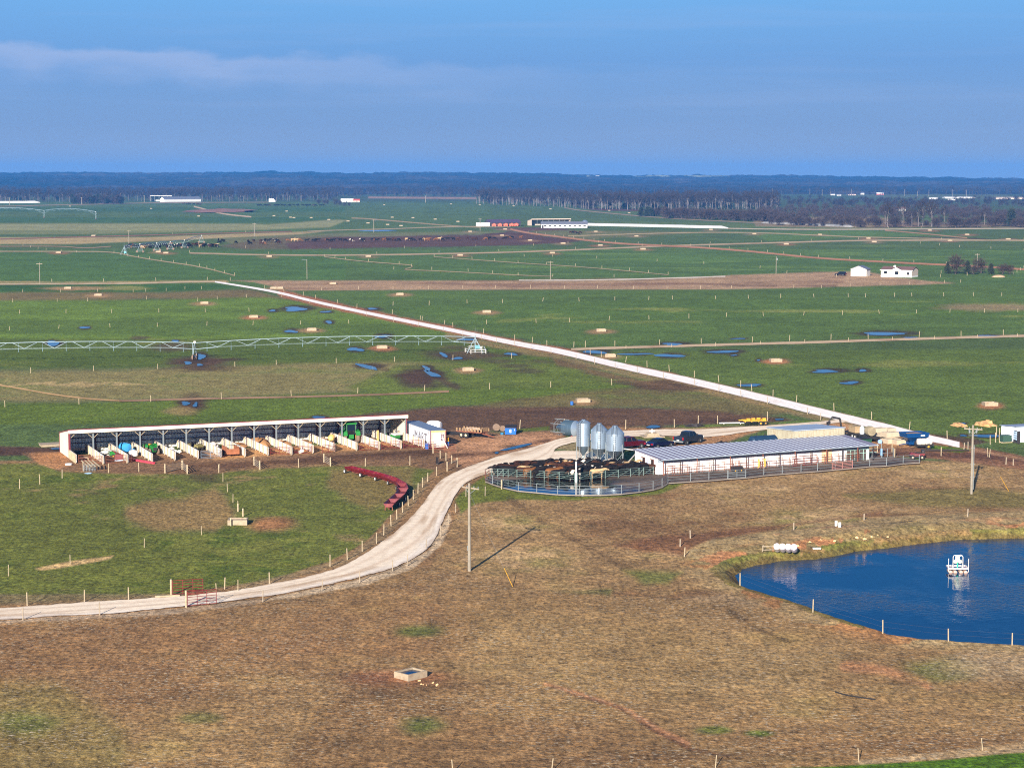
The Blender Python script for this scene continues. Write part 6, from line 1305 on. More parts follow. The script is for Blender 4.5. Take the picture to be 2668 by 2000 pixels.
# gable end with two cow doors and a pale window strip between them
def endpiece(x, y0, y1, z0, z1=None):
    top = lambda y: EF + (EB - EF) * y / BD - .01
    return [(x - .08, y0, z0), (x + .08, y0, z0), (x + .08, y1, z0), (x - .08, y1, z0), (x - .08, y0, z1 or top(y0)), (x + .08, y0, z1 or top(y0)), (x + .08, y1, z1 or top(y1)), (x - .08, y1, z1 or top(y1))]
m = MB()
for y0, y1, z0, z1 in ((.17, 1.25, 0, None), (1.25, 2.25, 1.95, None), (2.25, 3.7, 0, None), (3.7, 4.7, 1.95, None), (4.7, BD - .16, 0, None)): m.hexa(endpiece(.08, y0, y1, z0, z1))
m.build('end_wall', WBLK, barn); MB().hexa(endpiece(BL - .08, .17, BD - .16, 0)).build('end_wall', WBLK, barn)
for y0 in (1.25, 3.7): MB().b2((.3, y0 - .02, 0), (.36, y0 + 1.02, 1.96)).build('doorway_shade_panel', pm('painted_doorway_shade', (46, 26, 24), .9), barn); MB().b2((-.02, y0 - .1, 1.96), (.0, y0 + 1.1, 2.06)).b2((-.02, y0 - .1, 0), (.0, y0, 1.96)).build('door_frame', pm('brown_trim', (120, 78, 62), .8), barn)  # dark panels set behind the gaps, coloured as the shade indoors
MB().b2((-.03, 2.75, .6), (0, 3.2, 2.0)).build('window', pm('lilac_pane', (176, 178, 206), .3), barn)
# roof sheets and pale lapped strips
RFG = pm('plum_grey_roof', (142, 136, 150), .5, .15, .12, .6); RFS = pm('pale_roof_strip', (220, 232, 238), .45, .2, .1, 1.5)
sl_ = (EB - EF) / BD; yf, yb = -1.35, BD + .35; zf, zb = EF + sl_ * yf + .03, EF + sl_ * yb + .03
MB().hexa([(-.25, yf, zf), (BL + .6, yf, zf), (BL + .6, yb, zb), (-.25, yb, zb), (-.25, yf, zf + .07), (BL + .6, yf, zf + .07), (BL + .6, yb, zb + .07), (-.25, yb, zb + .07)]).build('roof', RFG, barn)
ns_ = int(BL / .97)
for i in range(ns_): x = .35 + i * .97; MB().hexa([(x, yf + .03, zf + .072), (x + .21, yf + .03, zf + .072), (x + .21, yb - .03, zb + .072), (x, yb - .03, zb + .072), (x + .03, yf + .03, zf + .09), (x + .18, yf + .03, zf + .09), (x + .18, yb - .03, zb + .09), (x + .03, yb - .03, zb + .09)]).build('roof_strip', RFS, barn)
MB().b2((-.3, yf - .1, zf - .06), (BL + .65, yf - .005, zf + .06)).build('gutter', GREYB, barn); MB().b2((-.3, yf, zf - .06), (BL + .6, yf + .09, zf - .005)).build('fascia', RUST, barn)
npst = 13
for i in range(npst + 1): x = .15 + (BL - .3) * i / npst; MB().b2((x - .05, yf + .12, 0), (x + .05, yf + .22, zf - .02)).build('eave_post', DARK if i % 2 else RUST, barn)
MB().b2((BL * .765, -.06, 0), (BL * .815, .02, 2.2)).build('door', pm('tan_door', (214, 176, 138), .8, 0, .15, 2), barn)
MB().b2((BL * .89, -.04, 0), (BL * .985, .015, 1.6)).build('opening', pm('painted_opening_shade', (74, 66, 62), .9), barn)  # flat panel on the wall, shade of the opening painted as its colour
gr = MB()
for x in np.linspace(BL * .885, BL * .99, 6): gr.tube((x, -.12, 0), (x, -.12, 1.65), .04, 5)
gr.tube((BL * .885, -.12, 1.1), (BL * 1.035, -.12, 1.1), .04, 5).tube((BL * .885, -.12, 1.64), (BL * 1.035, -.12, 1.64), .04, 5); gr.build('green_bars', pm('pale_green_pipe', (160, 196, 184), .5, .1, .15, 2), barn)
# pipe rails along the wall
rails = thing('pipe_rail', 'red brown pipe rail fence along the white front of the milking barn', 'fence', BP(0, -1.15), BR)
for z in (.35, .7, 1.05, 1.4):
    m = MB(); m.tube((.3, 0, z), (BL * .5, 0, z), .035, 5); m.tube((BL * .5, 0, z), (BL - 2.4, 0, z), .035, 5); m.build('rail', RUST, rails)
for i in range(28): x = .4 + (BL - 3) * i / 27; MB().tube((x, 0, -.1), (x, 0, 1.42), .04, 5).build('upright', RUST, rails)
tube_gate('bright red tube gate leaning on the rails before the white barn wall', BP(BL * .6, -1.35), BP(BL * .715, -1.35), 1.5, 4, REDP, 1, 'gate', False); tube_gate('faded red tube gate on the lane fence before the tan barn door', (2168, 1226), (2221, 1221), 1.15, 5, pm('faded_red', (176, 120, 108), .7), 1, 'gate', False); tube_gate('grey tube gate in the lane fence below the middle of the barn', (1897, 1248), (1943, 1245), 1.2, 4, PIPE, 1, 'gate', False); tube_gate('leaning red brown tube gate at the left corner of the barn front', BP(.4, -1.9), BP(4.0, -1.6), 1.45, 4, RUST, 2, 'gate', False)
rg = thing('rope_bundle', 'orange yellow ropes hung on the rails before the barn wall', 'ropes', BP(BL * .45, -1.28), BR); OR = pm('orange_rope', (222, 160, 70), .8, 0, .2, 4)
for x in (-.45, .55): m = MB(); [m.path([(x + .1 * k, 0, 1.5), (x + .1 * k + .05 * (k % 2), -.06, .8), (x + .1 * k, 0, .15 + .1 * k)], .05, 5) for k in range(3)]; m.build('rope', OR, rg)
bt = thing('calf_crate', 'small grey feeder cart standing in front of the barn rails', 'cart', BP(BL * .325, -2.0), BR); MB().b2((-.8, -.35, .25), (.8, .35, .8)).build('box', DARK, bt); m = MB(); [m.tube((x, 0, .8), (x, 0, 1.5), .03, 4) for x in np.linspace(-.7, .7, 7)]; m.build('bars', RUST, bt)
for x in (-.5, .5): wheel_part(bt, (x, -.4, .28), .28, .14)
# annex behind
c0 = BP(28.0, BD + 1.7); ax = thing('annex', 'boxy annex with stained translucent walls rising behind the milking barn', 'annex', c0, BR); AW, AD, AH = 8.9, 7.4, 3.7
STN = pm('stained_fibreglass', (172, 166, 144), .6, 0, .12, 1.2, (150, 122, 84), True)
m = MB().add([(0, 0, 0), (AW, 0, 0), (AW, AD, 0), (0, AD, 0), (0, 0, AH), (AW, 0, AH), (AW, AD, AH - .35), (0, AD, AH - .35)], [(0, 1, 5, 4), (1, 2, 6, 5), (2, 3, 7, 6), (3, 0, 4, 7)]); m.build('wall', STN, ax)
m = MB(); [m.b2((AW * i / 30 - .02, -.03, 0), (AW * i / 30 + .02, -.003, AH - .1)) for i in range(1, 30)]; [m.b2((-.03, AD * i / 26 - .02, 0), (-.003, AD * i / 26 + .02, AH - .45)) for i in range(1, 26)]; m.build('wall_ribs', STN, ax)
MB().hexa([(-.12, -.12, AH + .01), (AW + .12, -.12, AH + .01), (AW + .12, AD + .12, AH - .34), (-.12, AD + .12, AH - .34), (-.12, -.12, AH + .13), (AW + .12, -.12, AH + .13), (AW + .12, AD + .12, AH - .22), (-.12, AD + .12, AH - .22)]).build('roof', pm('bluish_roof', (176, 186, 198), .4, .3, .1, .5), ax)
MB().b2((-.06, AD * .8, 0), (-.04, AD * .98, 1.9)).build('door', WHT, ax)
# horizontal fuel tank, stacks and lumps between barn and yard
ft = thing('fuel_tank', 'dark blue horizontal fuel tank lying behind the barn roof', 'tank', BP(23.6, BD + 3.4), BR); MB().lathe([(.1, -2.3), (.7, -2.2), (.92, -1.95), (.92, 1.95), (.7, 2.2), (.1, 2.3)], 20, (0, 0, 2.2), Mh).build('tank', pm('navy_tank', (34, 58, 82), .4, .1, .15, .6), ft, True)
for x in (-1.4, 1.4): MB().b2((x - .15, -.8, 0), (x + .15, .8, 1.6)).build('saddle', DARK, ft)
MB().tube((-1.2, 0, 3.05), (-1.2, 0, 3.5), .05, 6).build('vent', DARK, ft); MB().tube((.3, 0, 3.05), (.3, 0, 3.4), .09, 8).build('vent', DARK, ft)
single('tarp_heap', MB().blob((0, 0, .2), (1.6, .9, .75), 12, 9, .25, 0), pm('black_sheet', (28, 26, 28), .6, 0, .3, 2), 'black sheeted heap showing above the middle of the barn roof', 'heap', G(1879, 1166), R(20))
# lane and apron of concrete round the pen
apron_px = [(1262, 1246), (1266, 1257), (1284, 1264), (1311, 1272.5), (1350, 1281), (1399, 1285.5), (1453, 1290.5), (1510, 1292), (1566, 1292), (1619, 1289), (1665, 1284), (1702, 1278), (1726, 1271), (1741, 1261), (1800, 1257), (1848, 1254), (1897, 1250), (1944, 1247), (1990, 1241), (2038, 1237), (2087, 1233), (2130, 1230), (2176, 1226), (2222, 1222), (2266, 1217.5), (2310, 1216), (2353, 1210), (2396, 1207.5),
            (2400, 1199), (2350, 1192), (2268, 1186), (2264, 1197), (2000, 1215), (1715, 1237), (1700, 1228), (1640, 1216), (1500, 1215), (1426, 1218), (1367, 1221), (1309, 1230), (1280, 1238)]
ap = MB(); ring = [G(x, y, .10) for x, y in apron_px]
bmx = bmesh.new(); vs_ = [bmx.verts.new(p) for p in ring]; bmx.faces.new(vs_); bmesh.ops.triangulate(bmx, faces=bmx.faces[:]); bmx.normal_update()
if sum(f.normal.z for f in bmx.faces) < 0: bmesh.ops.reverse_faces(bmx, faces=bmx.faces)
ame = bpy.data.meshes.new('concrete_apron'); bmx.to_mesh(ame); bmx.free()
k = NT('wet_apron'); p = k.pos(); wet = k.noise(p, .11, 4, .55)
cpt = k.n('ShaderNodeVectorMath', operation='DISTANCE'); cpt.inputs[1].default_value = G(1450, 1272); k.l(p, cpt.inputs[0])
near_ = k.rng(cpt.outputs['Value'], 5, 15, .42, -.1); ad = k.n('ShaderNodeMath', operation='ADD'); k.l(wet, ad.inputs[0]); k.l(near_, ad.inputs[1])
wf = k.rng(ad.outputs[0], .56, .72, 0, 1); gr_ = k.rng(k.noise(p, .8, 5, .65), .3, .7, .65, 1.25); cc = k.n('ShaderNodeCombineColor'); [k.l(gr_, cc.inputs[i]) for i in range(3)]
dry = k.mix(1.0, k.mix(k.rng(wet, .35, .6, 0, 1), lin((122, 102, 86)), lin((70, 56, 46))), cc.outputs[0], 'MULTIPLY')
k.l(k.mix(wf, dry, lin((38, 36, 34))), k.b.inputs['Base Color']); k.l(k.rng(wf, 0, 1, .8, .06), k.b.inputs['Roughness']); ame.materials.append(k.m)
apo = bpy.data.objects.new('concrete_apron', ame); C.objects.link(apo); apo['kind'] = 'structure'
kerb = MB(); q = [G(x, y) for x, y in apron_px[1:28]]
for a, b in zip(q[:-1], q[1:]): d = b - a; kerb.box((a + b) / 2 + Vector((0, 0, .07)), (d.length + .05, .14, .2), math.atan2(d.y, d.x))
kb = kerb.build('kerb', pm('kerb_concrete', (150, 138, 122), .9)); kb['kind'] = 'structure'
# ------------------------------------------------------------------ pen and lane rails
GRNP = pm('greenish_pipe', (104, 124, 118), .5, .2, .2, 2)
def rail_fence(label, pts, h, n, post_mat=PIPE, rail_mat=PIPE, r=.026, pr=.045, cross=False, z0=.1, sub=1):
    P = [G(*p) for p in pts]; t = thing('rail_fence', label, 'fence', P[0]); o = P[0]
    for p in P: MB().tube(p - o + Vector((0, 0, 0)), p - o + Vector((0, 0, h + .04)), pr, 6).build('post', post_mat, t, True)
    for i in range(n):
        z = Vector((0, 0, z0 + (h - z0) * (i + 1) / n)); m = MB(); m.path([p - o + z for p in P], r, 5); m.build('rail', rail_mat, t, True)
    if cross:
        m = MB()
        for a, b in zip(P[:-1], P[1:]): m.tube(a - o + Vector((0, 0, .3)), b - o + Vector((0, 0, h - .1)), .025, 4)
        m.build('brace', rail_mat, t)
    return t
rail_fence('curved outer pipe fence round the wet apron and along the lane', [(1266, 1256), (1283.5, 1263), (1311, 1271.6), (1350.5, 1280), (1398.6, 1284), (1453, 1289), (1510, 1290), (1566, 1290), (1619, 1287), (1665, 1282), (1701.6, 1276), (1725, 1269), (1740, 1259), (1799, 1255), (1847, 1251.7), (1896, 1248), (1943, 1245), (1990, 1239), (2038, 1235), (2087, 1231), (2130, 1228), (2176, 1224.5), (2221, 1220), (2266, 1215.5), (2310, 1213.7), (2353, 1208), (2395, 1205.6)], 1.2, 3)
rail_fence('dark curved back rail of the cattle pen along the gravel', [(1266, 1256), (1264, 1245), (1274, 1238), (1290, 1233), (1309, 1229), (1340, 1225), (1367, 1222), (1400, 1220), (1426, 1219), (1455, 1218.5), (1485, 1218), (1520, 1219)], 1.15, 2, RUST, RUST, .045)
rail_fence('greenish pipe fence along the near left side of the packed cattle pen', [(1280, 1245), (1297, 1244), (1311, 1244), (1324, 1245), (1347, 1246), (1383, 1248), (1418, 1250), (1457, 1252), (1497, 1255)], 1.2, 4, GRNP, GRNP, .028, .05, True)
rail_fence('greenish pipe fence along the near right side of the packed cattle pen', [(1505, 1255), (1540, 1252), (1577, 1248), (1611, 1246), (1643, 1243), (1665, 1241), (1677, 1240), (1702, 1238)], 1.2, 4, GRNP, GRNP, .028, .05, True)
rail_fence('short pipe fence right of the barn end', [(2272, 1194), (2298, 1193), (2312, 1192), (2327, 1191)], 1.35, 2)
single('pen_post', MB().tube((0, 0, -.1), (0, 0, 3.0), .1, 10), WHT, 'tall white post between the two halves of the near pen fence', 'post', G(1501, 1259), 0, None, True)
single('fence_post', MB().tube((0, 0, 0), (0, 0, 1.25), .1, 8), WOOD, 'stout pale post on the grass by the outer fence of the wet apron', 'post', G(1307, 1274), 0, None, True)
swing = thing('swing_rail', 'thin pale pipe slanting over the cattle from the tall post to the bins', 'rail', G(1501, 1259)); MB().tube((0, 0, 2.2), G(1582, 1221) - G(1501, 1259) + Vector((0, 0, 2.4)), .035, 6).build('pipe', GRNP, swing)
chute = thing('auger', 'white auger tubes leading from the last bin to the barn gable', 'auger', G(1622, 1208)); e_ = BP(.0, BD - .6, 2.75) - G(1622, 1208); MB().tube((0, 0, 2.2), e_, .09, 8).build('tube', WHT, chute, True); MB().tube((.7, 0, .1), e_ * .97 + Vector((0, 0, -.25)), .1, 8).build('tube', WHT, chute, True)
m = MB(); [m.tube((x, .1, 0), (x, .1, 2.3), .05, 6) for x in (0.0, 2.2)]; m.build('support', PIPE, chute)
# ------------------------------------------------------------------ feed bins
def feed_bin(label, base, r, zt, ze, zc, z0, nl=6, lad=-.35, bands=()):
    t = thing('feed_bin', label, 'feed bin', base); prof = [(r, zc)]; nr = 16
    for i in range(nr): z = zc + (ze - zc) * (i + .5) / nr; prof += [(r + .018, z - .01), (r - .008, z + (ze - zc) / nr * .45)]
    prof += [(r, ze), (r * 1.02, ze + .01)]
    MB().lathe(prof, 28, mi=0).build('cylinder', GALV, t, True); MB().lathe([(r * 1.04, ze - .02), (r * .62, ze + (zt - ze) * .52), (r * .26, zt - .12)], 28).build('roof_cone', GALV, t, True)
    MB().lathe([(r * .28, zt - .13), (r * .3, zt - .02), (.08, zt)], 14).build('hatch', GALV, t, True)
    MB().lathe([(.16, z0), (r * .99, zc + .02)], 24).build('hopper', pm('grey_hopper', (84, 100, 112), .4, .5, .12, 1.5), t, True); MB().b2((-.22, -.22, z0 - .35), (.22, .22, z0 + .05)).build('boot', PIPE, t)
    for i in range(nl):
        a = 2 * math.pi * (i + .3) / nl; MB().tube((r * 1.03 * math.cos(a), r * 1.03 * math.sin(a), 0), (r * 1.03 * math.cos(a), r * 1.03 * math.sin(a), zc + (ze - zc) * .38), .055, 6).build('leg', PIPE, t)
    m = MB()
    for i in range(nl):
        a, b = 2 * math.pi * (i + .3) / nl, 2 * math.pi * (i + 1.3) / nl; m.tube((r * math.cos(a), r * math.sin(a), .15), (r * math.cos(b), r * math.sin(b), zc * .75), .02, 4)
    m.build('leg_braces', PIPE, t)
    m = MB(); a = -math.pi / 2 + lad; c_ = Vector((math.cos(a), math.sin(a), 0)); n_ = Vector((-c_.y, c_.x, 0)); zs = zc * .25
    for s in (-.2, .2): m.tube(c_ * (r + .14) + n_ * s + Vector((0, 0, zs)), c_ * (r + .14) + n_ * s + Vector((0, 0, ze)), .022, 4); m.tube(c_ * (r + .14) + n_ * s + Vector((0, 0, ze)), c_ * (r * .3) + n_ * s + Vector((0, 0, zt)), .022, 4)
    z = zs
    while z < ze: m.tube(c_ * (r + .14) + n_ * -.2 + Vector((0, 0, z)), c_ * (r + .14) + n_ * .2 + Vector((0, 0, z)), .016, 4); z += .32
    m.build('ladder', DARK, t)
    if r > 1.1:
        m = MB()
        for s in (-.38, .38): m.path([c_ * (r + .16) + n_ * s + Vector((0, 0, ze - .25)), c_ * (r + .45) + n_ * s + Vector((0, 0, ze + .25)), c_ * (r * .75) + n_ * s + Vector((0, 0, ze + .9))], .025, 4)
        m.build('ladder_guard', DARK, t)
    return t
gb = G(1520, 1200); feed_bin('tall slim galvanised feed bin, leftmost of the standing bins', gb, 1.0, hz(gb.y, 1092), hz(gb.y, 1101), hz(gb.y, 1161), .75, 5, -.62); MB().tube((.55, 0, hz(gb.y, 1095)), (.55, 0, hz(gb.y, 1085)), .015, 4).build('rod', DARK, [o for o in C.objects if o.get('category') == 'feed bin'][-1])
gb = G(1561, 1204); feed_bin('middle wide galvanised feed bin of the three standing bins', gb, 1.2, hz(gb.y, 1102), hz(gb.y, 1120), hz(gb.y, 1167), .75, 6, -.05)
gb = G(1602, 1209); feed_bin('rightmost and widest of the three standing feed bins, next to the red pickup', gb, 1.32, hz(gb.y, 1108), hz(gb.y, 1128), hz(gb.y, 1172.5), .75, 6, -.12)
# the bin lying on its side
fb_ = thing('feed_bin', 'fallen galvanised feed bin lying on its side with its leg frame in the air', 'feed bin', G(1478, 1135)); r = 1.25; rot = Matrix.Rotation(R(-38), 3, 'Z') @ Matrix.Rotation(R(90), 3, 'Y'); off = Vector((0, 0, 1.28)); SHG = pm('painted_shade_steel', (84, 106, 122), .4, .5, .12, 1.2)  # SHG: the galvanised steel again, with shade darkened into its colour
def LB_(m, name, mat, sm=True): o = m.build(name, mat, fb_, sm); o.matrix_local = Matrix.Translation(off + rot @ Vector((0, 0, -.2))) @ rot.to_4x4(); return o
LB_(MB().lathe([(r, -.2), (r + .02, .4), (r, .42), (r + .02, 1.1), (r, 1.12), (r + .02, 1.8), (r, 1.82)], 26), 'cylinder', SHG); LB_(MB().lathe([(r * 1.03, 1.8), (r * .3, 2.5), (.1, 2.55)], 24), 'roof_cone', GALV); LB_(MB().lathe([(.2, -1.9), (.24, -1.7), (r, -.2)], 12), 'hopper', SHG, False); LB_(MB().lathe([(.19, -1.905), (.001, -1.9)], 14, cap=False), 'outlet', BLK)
m = MB(); ring = []
for i in range(6): a = math.pi / 3 * i; p_ = Vector((1.3 * math.cos(a), 1.3 * math.sin(a), 0)); m.tube(p_ + Vector((0, 0, .6)), p_ + Vector((0, 0, -2.3)), .055, 6); ring.append(p_)
for a, b in zip(ring, ring[1:] + ring[:1]): m.tube(a + Vector((0, 0, -1.6)), b + Vector((0, 0, -1.6)), .04, 5); m.tube(a + Vector((0, 0, -1.6)), Vector((0, 0, -1.75)), .03, 4)
LB_(m, 'leg_frame', PIPE); LB_(MB().box((r * .97, .0, 1.4), (.06, .9, .3)), 'red_sticker', pm('pink_sticker', (216, 60, 96), .5), False)
# ------------------------------------------------------------------ vehicles
def wheels4(t, wb, tw, r, w_, front, rim=PIPE):
    for x in (front, front - wb):
        for y in (-tw, tw): wheel_part(t, (x, y, r), r, w_, 'Y', BLK, rim, .6)
LAMPR = pm('red_lamp', (150, 26, 30), .3); LAMPW = pm('clear_lamp', (226, 226, 220), .2)
def loft_body(t, prof, hw, mat, name='body', taper=.93, bev=.1):
    """outline in x,z with rounded flanks: three slices, the outer ones drawn in"""
    cx_ = sum(p[0] for p in prof) / len(prof); cz = sum(p[1] for p in prof) / len(prof); n = len(prof); rings = []
    for y, k in ((-hw, taper), (-hw + bev, 1), (hw - bev, 1), (hw, taper)): rings.append([Vector((cx_ + (x - cx_) * k, y, cz + (z - cz) * k)) for x, z in prof])
    return MB().loft(rings).build(name, mat, t)
def pickup(label, loc, rz, col, s=1.0):
    t = thing('pickup_truck', label, 'pickup truck', loc, rz); t.scale = (s,) * 3; P = pm(label[:14], col, .3, .2, .1, .6)
    loft_body(t, [(-2.75, .55), (2.65, .5), (2.85, .7), (2.82, 1.1), (2.55, 1.22), (1.2, 1.3), (-.95, 1.3), (-1.0, 1.34), (-2.8, 1.34), (-2.85, .95)], .98, P)
    MB().b2((-2.68, -.78, 1.3), (-1.05, .78, 1.36)).build('bed', DARK, t)
    rings = [[Vector((x, y * k, z)) for x, y in ((-.98, -.9), (1.25, -.9), (1.25, .9), (-.98, .9))] for k, z in ((1, 1.28),)] + [[Vector((x, y, z)) for x, y in ((-.8, -.72), (.55, -.72), (.55, .72), (-.8, .72))] for z in (1.9,)]
    MB().loft(rings).build('cabin_glass', GLASS, t); MB().xprism([(-.86, 1.88), (.6, 1.88), (.45, 1.98), (-.7, 1.98)], -.75, .75).build('roof', P, t)
    for y in (-1, 1):
        for x0, x1 in ((-.96, -.8), (.1, -.02), (1.22, .55)): MB().tube((x0, y * .9, 1.3), (x1, y * .73, 1.9), .05, 5).build('pillar', P, t)
    MB().b2((-2.93, -.9, .5), (-2.78, .9, .72)).b2((2.78, -.9, .45), (2.95, .9, .72)).build('bumper', PIPE, t)
    for y in (-.88, .88): MB().b2((-2.88, y - .09, .9), (-2.8, y + .09, 1.28)).build('tail_lamp', LAMPR, t); MB().b2((2.76, y - .14, .85), (2.86, y + .14, 1.05)).build('headlight', LAMPW, t); MB().b2((.95, y * 1.08 - .1, 1.3), (1.12, y * 1.08 + .1, 1.5)).build('mirror', DARK, t)
    MB().b2((-2.95, -.2, .76), (-2.86, .2, .9)).build('plate', WHT, t); wheels4(t, 3.65, .88, .42, .28, 1.85); return t
def saloon(label, loc, rz, col, s=1.0, suv=False):
    t = thing('parked_car', label, 'car', loc, rz); t.scale = (s,) * 3; P = pm(label[:14], col, .22, .3, .1, .6); h = 1.05 if suv else .92; rt = 1.72 if suv else 1.38
    loft_body(t, [(-2.35, .4), (2.35, .36), (2.5, .55), (2.42, h - .2), (1.3, h), (-1.75, h + .04), (-2.42, h - .02), (-2.5, .6)], .92, P, 'body', .94, .14)
    x0, x1, x2, x3 = (-2.2, 1.1, .45, -2.0) if suv else (-1.7, 1.15, .3, -.85)
    MB().loft([[Vector(v) for v in ((x0, -.84, h), (x1, -.84, h - .02), (x1, .84, h - .02), (x0, .84, h))], [Vector(v) for v in ((x3, -.62, rt - .04), (x2, -.62, rt - .04), (x2, .62, rt - .04), (x3, .62, rt - .04))]]).build('cabin_glass', GLASS, t)
    MB().loft([[Vector(v) for v in ((x3 - .06, -.66, rt - .06), (x2 + .06, -.66, rt - .06), (x2 + .06, .66, rt - .06), (x3 - .06, .66, rt - .06))], [Vector(v) for v in ((x3 + .1, -.55, rt + .03), (x2 - .1, -.55, rt + .03), (x2 - .1, .55, rt + .03), (x3 + .1, .55, rt + .03))]]).build('roof', P, t)
    for y in (-.7, .7): MB().b2((-2.52, y - .18, h - .28), (-2.44, y + .18, h - .12)).build('tail_lamp', LAMPR, t); MB().b2((2.4, y - .18, .6), (2.49, y + .18, .74)).build('headlight', LAMPW, t)
    MB().b2((-2.55, -.25, .5), (-2.49, .25, .64)).build('plate', WHT, t); wheels4(t, 2.95, .82, .36 if suv else .34, .24, 1.55); return t
def place_v(fn, label, w1_, w2_, col, s, side=-1, fx=1.85, wb=3.65, tw=.88, **kw):
    """put a vehicle so that its near rear and front wheels stand at two pixels"""
    a, b = G(*w1_), G(*w2_); rz = at(a, b); c_ = (a + b) / 2; mid = (fx - wb / 2) * s; d = Vector((math.cos(rz), math.sin(rz), 0)); n = Vector((-d.y, d.x, 0))
    return fn(label, c_ - d * mid - n * side * tw * s, rz, col, s, **kw)
place_v(pickup, 'dark grey pickup truck parked on the gravel behind the barn', (1790, 1159.5), (1822, 1153.5), (38, 46, 60), 1.0)
place_v(saloon, 'dark blue low coupe parked between the red and the grey pickup', (1712, 1168.5), (1748, 1163.5), (16, 26, 60), 1.03, -1, 1.55, 2.95, .82)
place_v(pickup, 'dark red pickup truck half hidden behind the widest feed bin', (1628, 1171.5), (1664, 1168.5), (74, 14, 28), .95)
g = G(2190, 718.5); saloon('dark suv parked left of the white garage by the mobile home', g, R(150), (30, 32, 40), 1.0, True)
g = G(709, 527.5); sp = (g.y) / F; vn = thing('box_van', 'white far van before the left wood', 'van', g); MB().b2((-5, -2.5, .8), (3.2, 2.5, 6)).build('box', WHT, vn); MB().xprism([(3.3, .8), (5.6, .8), (5.5, 2.6), (4.6, 4.2), (3.3, 4.4)], -2.3, 2.3).build('cab', WHT, vn)
for x in (-3, 3.6):
    for y in (-2.2, 2.2): wheel_part(vn, (x, y, .8), .8, .5)
# yellow implement
yi = thing('disc_harrow', 'yellow disc implement with folded frame parked by the yard fence', 'implement', G(1964, 1107), R(8))
m = MB(); [m.b2((-1.9, y - .07, .75), (1.9, y + .07, .9)) for y in (-.9, 0, .9)]; [m.b2((x - .07, -1, .62), (x + .07, 1, .76)) for x in (-1.7, -.6, .6, 1.7)]; m.b2((-2.6, -.1, .8), (-1.9, .1, .95)); m.build('frame', YEL, yi)
m = MB(); [m.b2((x - .25, -.9 + .3 * (i % 3), .9), (x + .35, -.5 + .3 * (i % 3), 1.25)) for i, x in enumerate((-1.2, -.3, .7, 1.5))]; m.build('boxes', YEL, yi)
for i in range(9): MB().lathe([(.02, -.02), (.26, 0), (.02, .02)], 12, (-1.7 + i * .25, -.85, .28), Matrix.Rotation(R(80), 3, 'Y')).build('disc', DARK, yi)
for x in (.9, 1.75): wheel_part(yi, (x, -1.0, .4), .4 if x < 1 else .3, .25, 'Y', BLK, YEL)
single('pipe', MB().tube((-2.2, 0, .2), (2.2, .3, .22), .11, 8).tube((-1.4, 0, 0), (-1.4, 0, .2), .05, 5).tube((1.4, .2, 0), (1.4, .2, .2), .05, 5), WHT, 'long white pipe lying on stands left of the yellow implement', 'pipe', G(1908, 1105), 0, None, True)
single('scrap_pile', MB().blob((0, 0, 0), (1.7, .6, .4), 9, 73, .45, 0).tube((-1.6, 0, .3), (1.5, .2, .5), .07, 5), DARK, 'dark heap of scrap by the fence above the grey pickup', 'scrap', G(1810, 1111))
wc_ = thing('well_cap', 'concrete well pad with a white pump head on the grass above the coupe', 'well', G(1699, 1137), R(12)); MB().b2((-1.7, -1.4, 0), (1.7, 1.4, .16)).build('slab', CONC, wc_); MB().hexa([(-1.1, -.9, .16), (1.1, -.9, .16), (1.1, .9, .16), (-1.1, .9, .16), (-.8, -.65, .62), (.8, -.65, .62), (.8, .65, .62), (-.8, .65, .62)]).build('block', CONC, wc_); MB().lathe([(.16, .62), (.18, 1.1), (.1, 1.2)], 10).b2((-.45, -.1, .8), (.45, .1, .98)).build('pump', WHT, wc_)
# ------------------------------------------------------------------ right of the barn
gw = thing('grain_cart', 'blue hopper cart full of brown feed beside the white gravel road', 'cart', G(2381, 1161), R(18)); CB = pm('cart_blue', (10, 62, 112), .4, .1, .12, .7); gw.scale = (.84, .84, .84)
def ring4(x0, x1, y0, y1, z): return [Vector(v) for v in ((x0, y0, z), (x1, y0, z), (x1, y1, z), (x0, y1, z))]
MB().loft([ring4(-.9, .9, -.5, .5, .75), ring4(-2.2, 2.2, -1.5, 1.5, 1.75), ring4(-2.2, 2.2, -1.5, 1.5, 2.25)]).build('hopper', CB, gw)
m = MB()
for a_, b_ in (((-2.28, -1.58), (2.28, -1.46)), ((-2.28, 1.46), (2.28, 1.58)), ((-2.28, -1.46), (-2.16, 1.46)), ((2.16, -1.46), (2.28, 1.46))): m.b2((*a_, 2.2), (*b_, 2.5))
m.build('rim', CB, gw); MB().blob((0, 0, 2.2), (2.0, 1.3, .24), 14, 4, .1, 0).build('load', pm('brown_feed', (150, 112, 78), .95, 0, .2, 2), gw); MB().b2((.5, -1.62, 1.95), (1.35, -1.59, 2.15)).build('lettering_plate', WHT, gw)
MB().b2((-1.3, -.6, .3), (1.3, .6, .8)).tube((-1.2, 0, .5), (-3.2, -.3, .35), .1, 6).build('chassis', CB, gw)
for x in (-1.0, -.4, .6): MB().b2((x - .12, -.75, .4), (x + .12, -.62, 1.5)).build('strut', CB, gw)
for y in (-.95, .95): wheel_part(gw, (.2, y, .6), .6, .45, 'Y', BLK, CB)
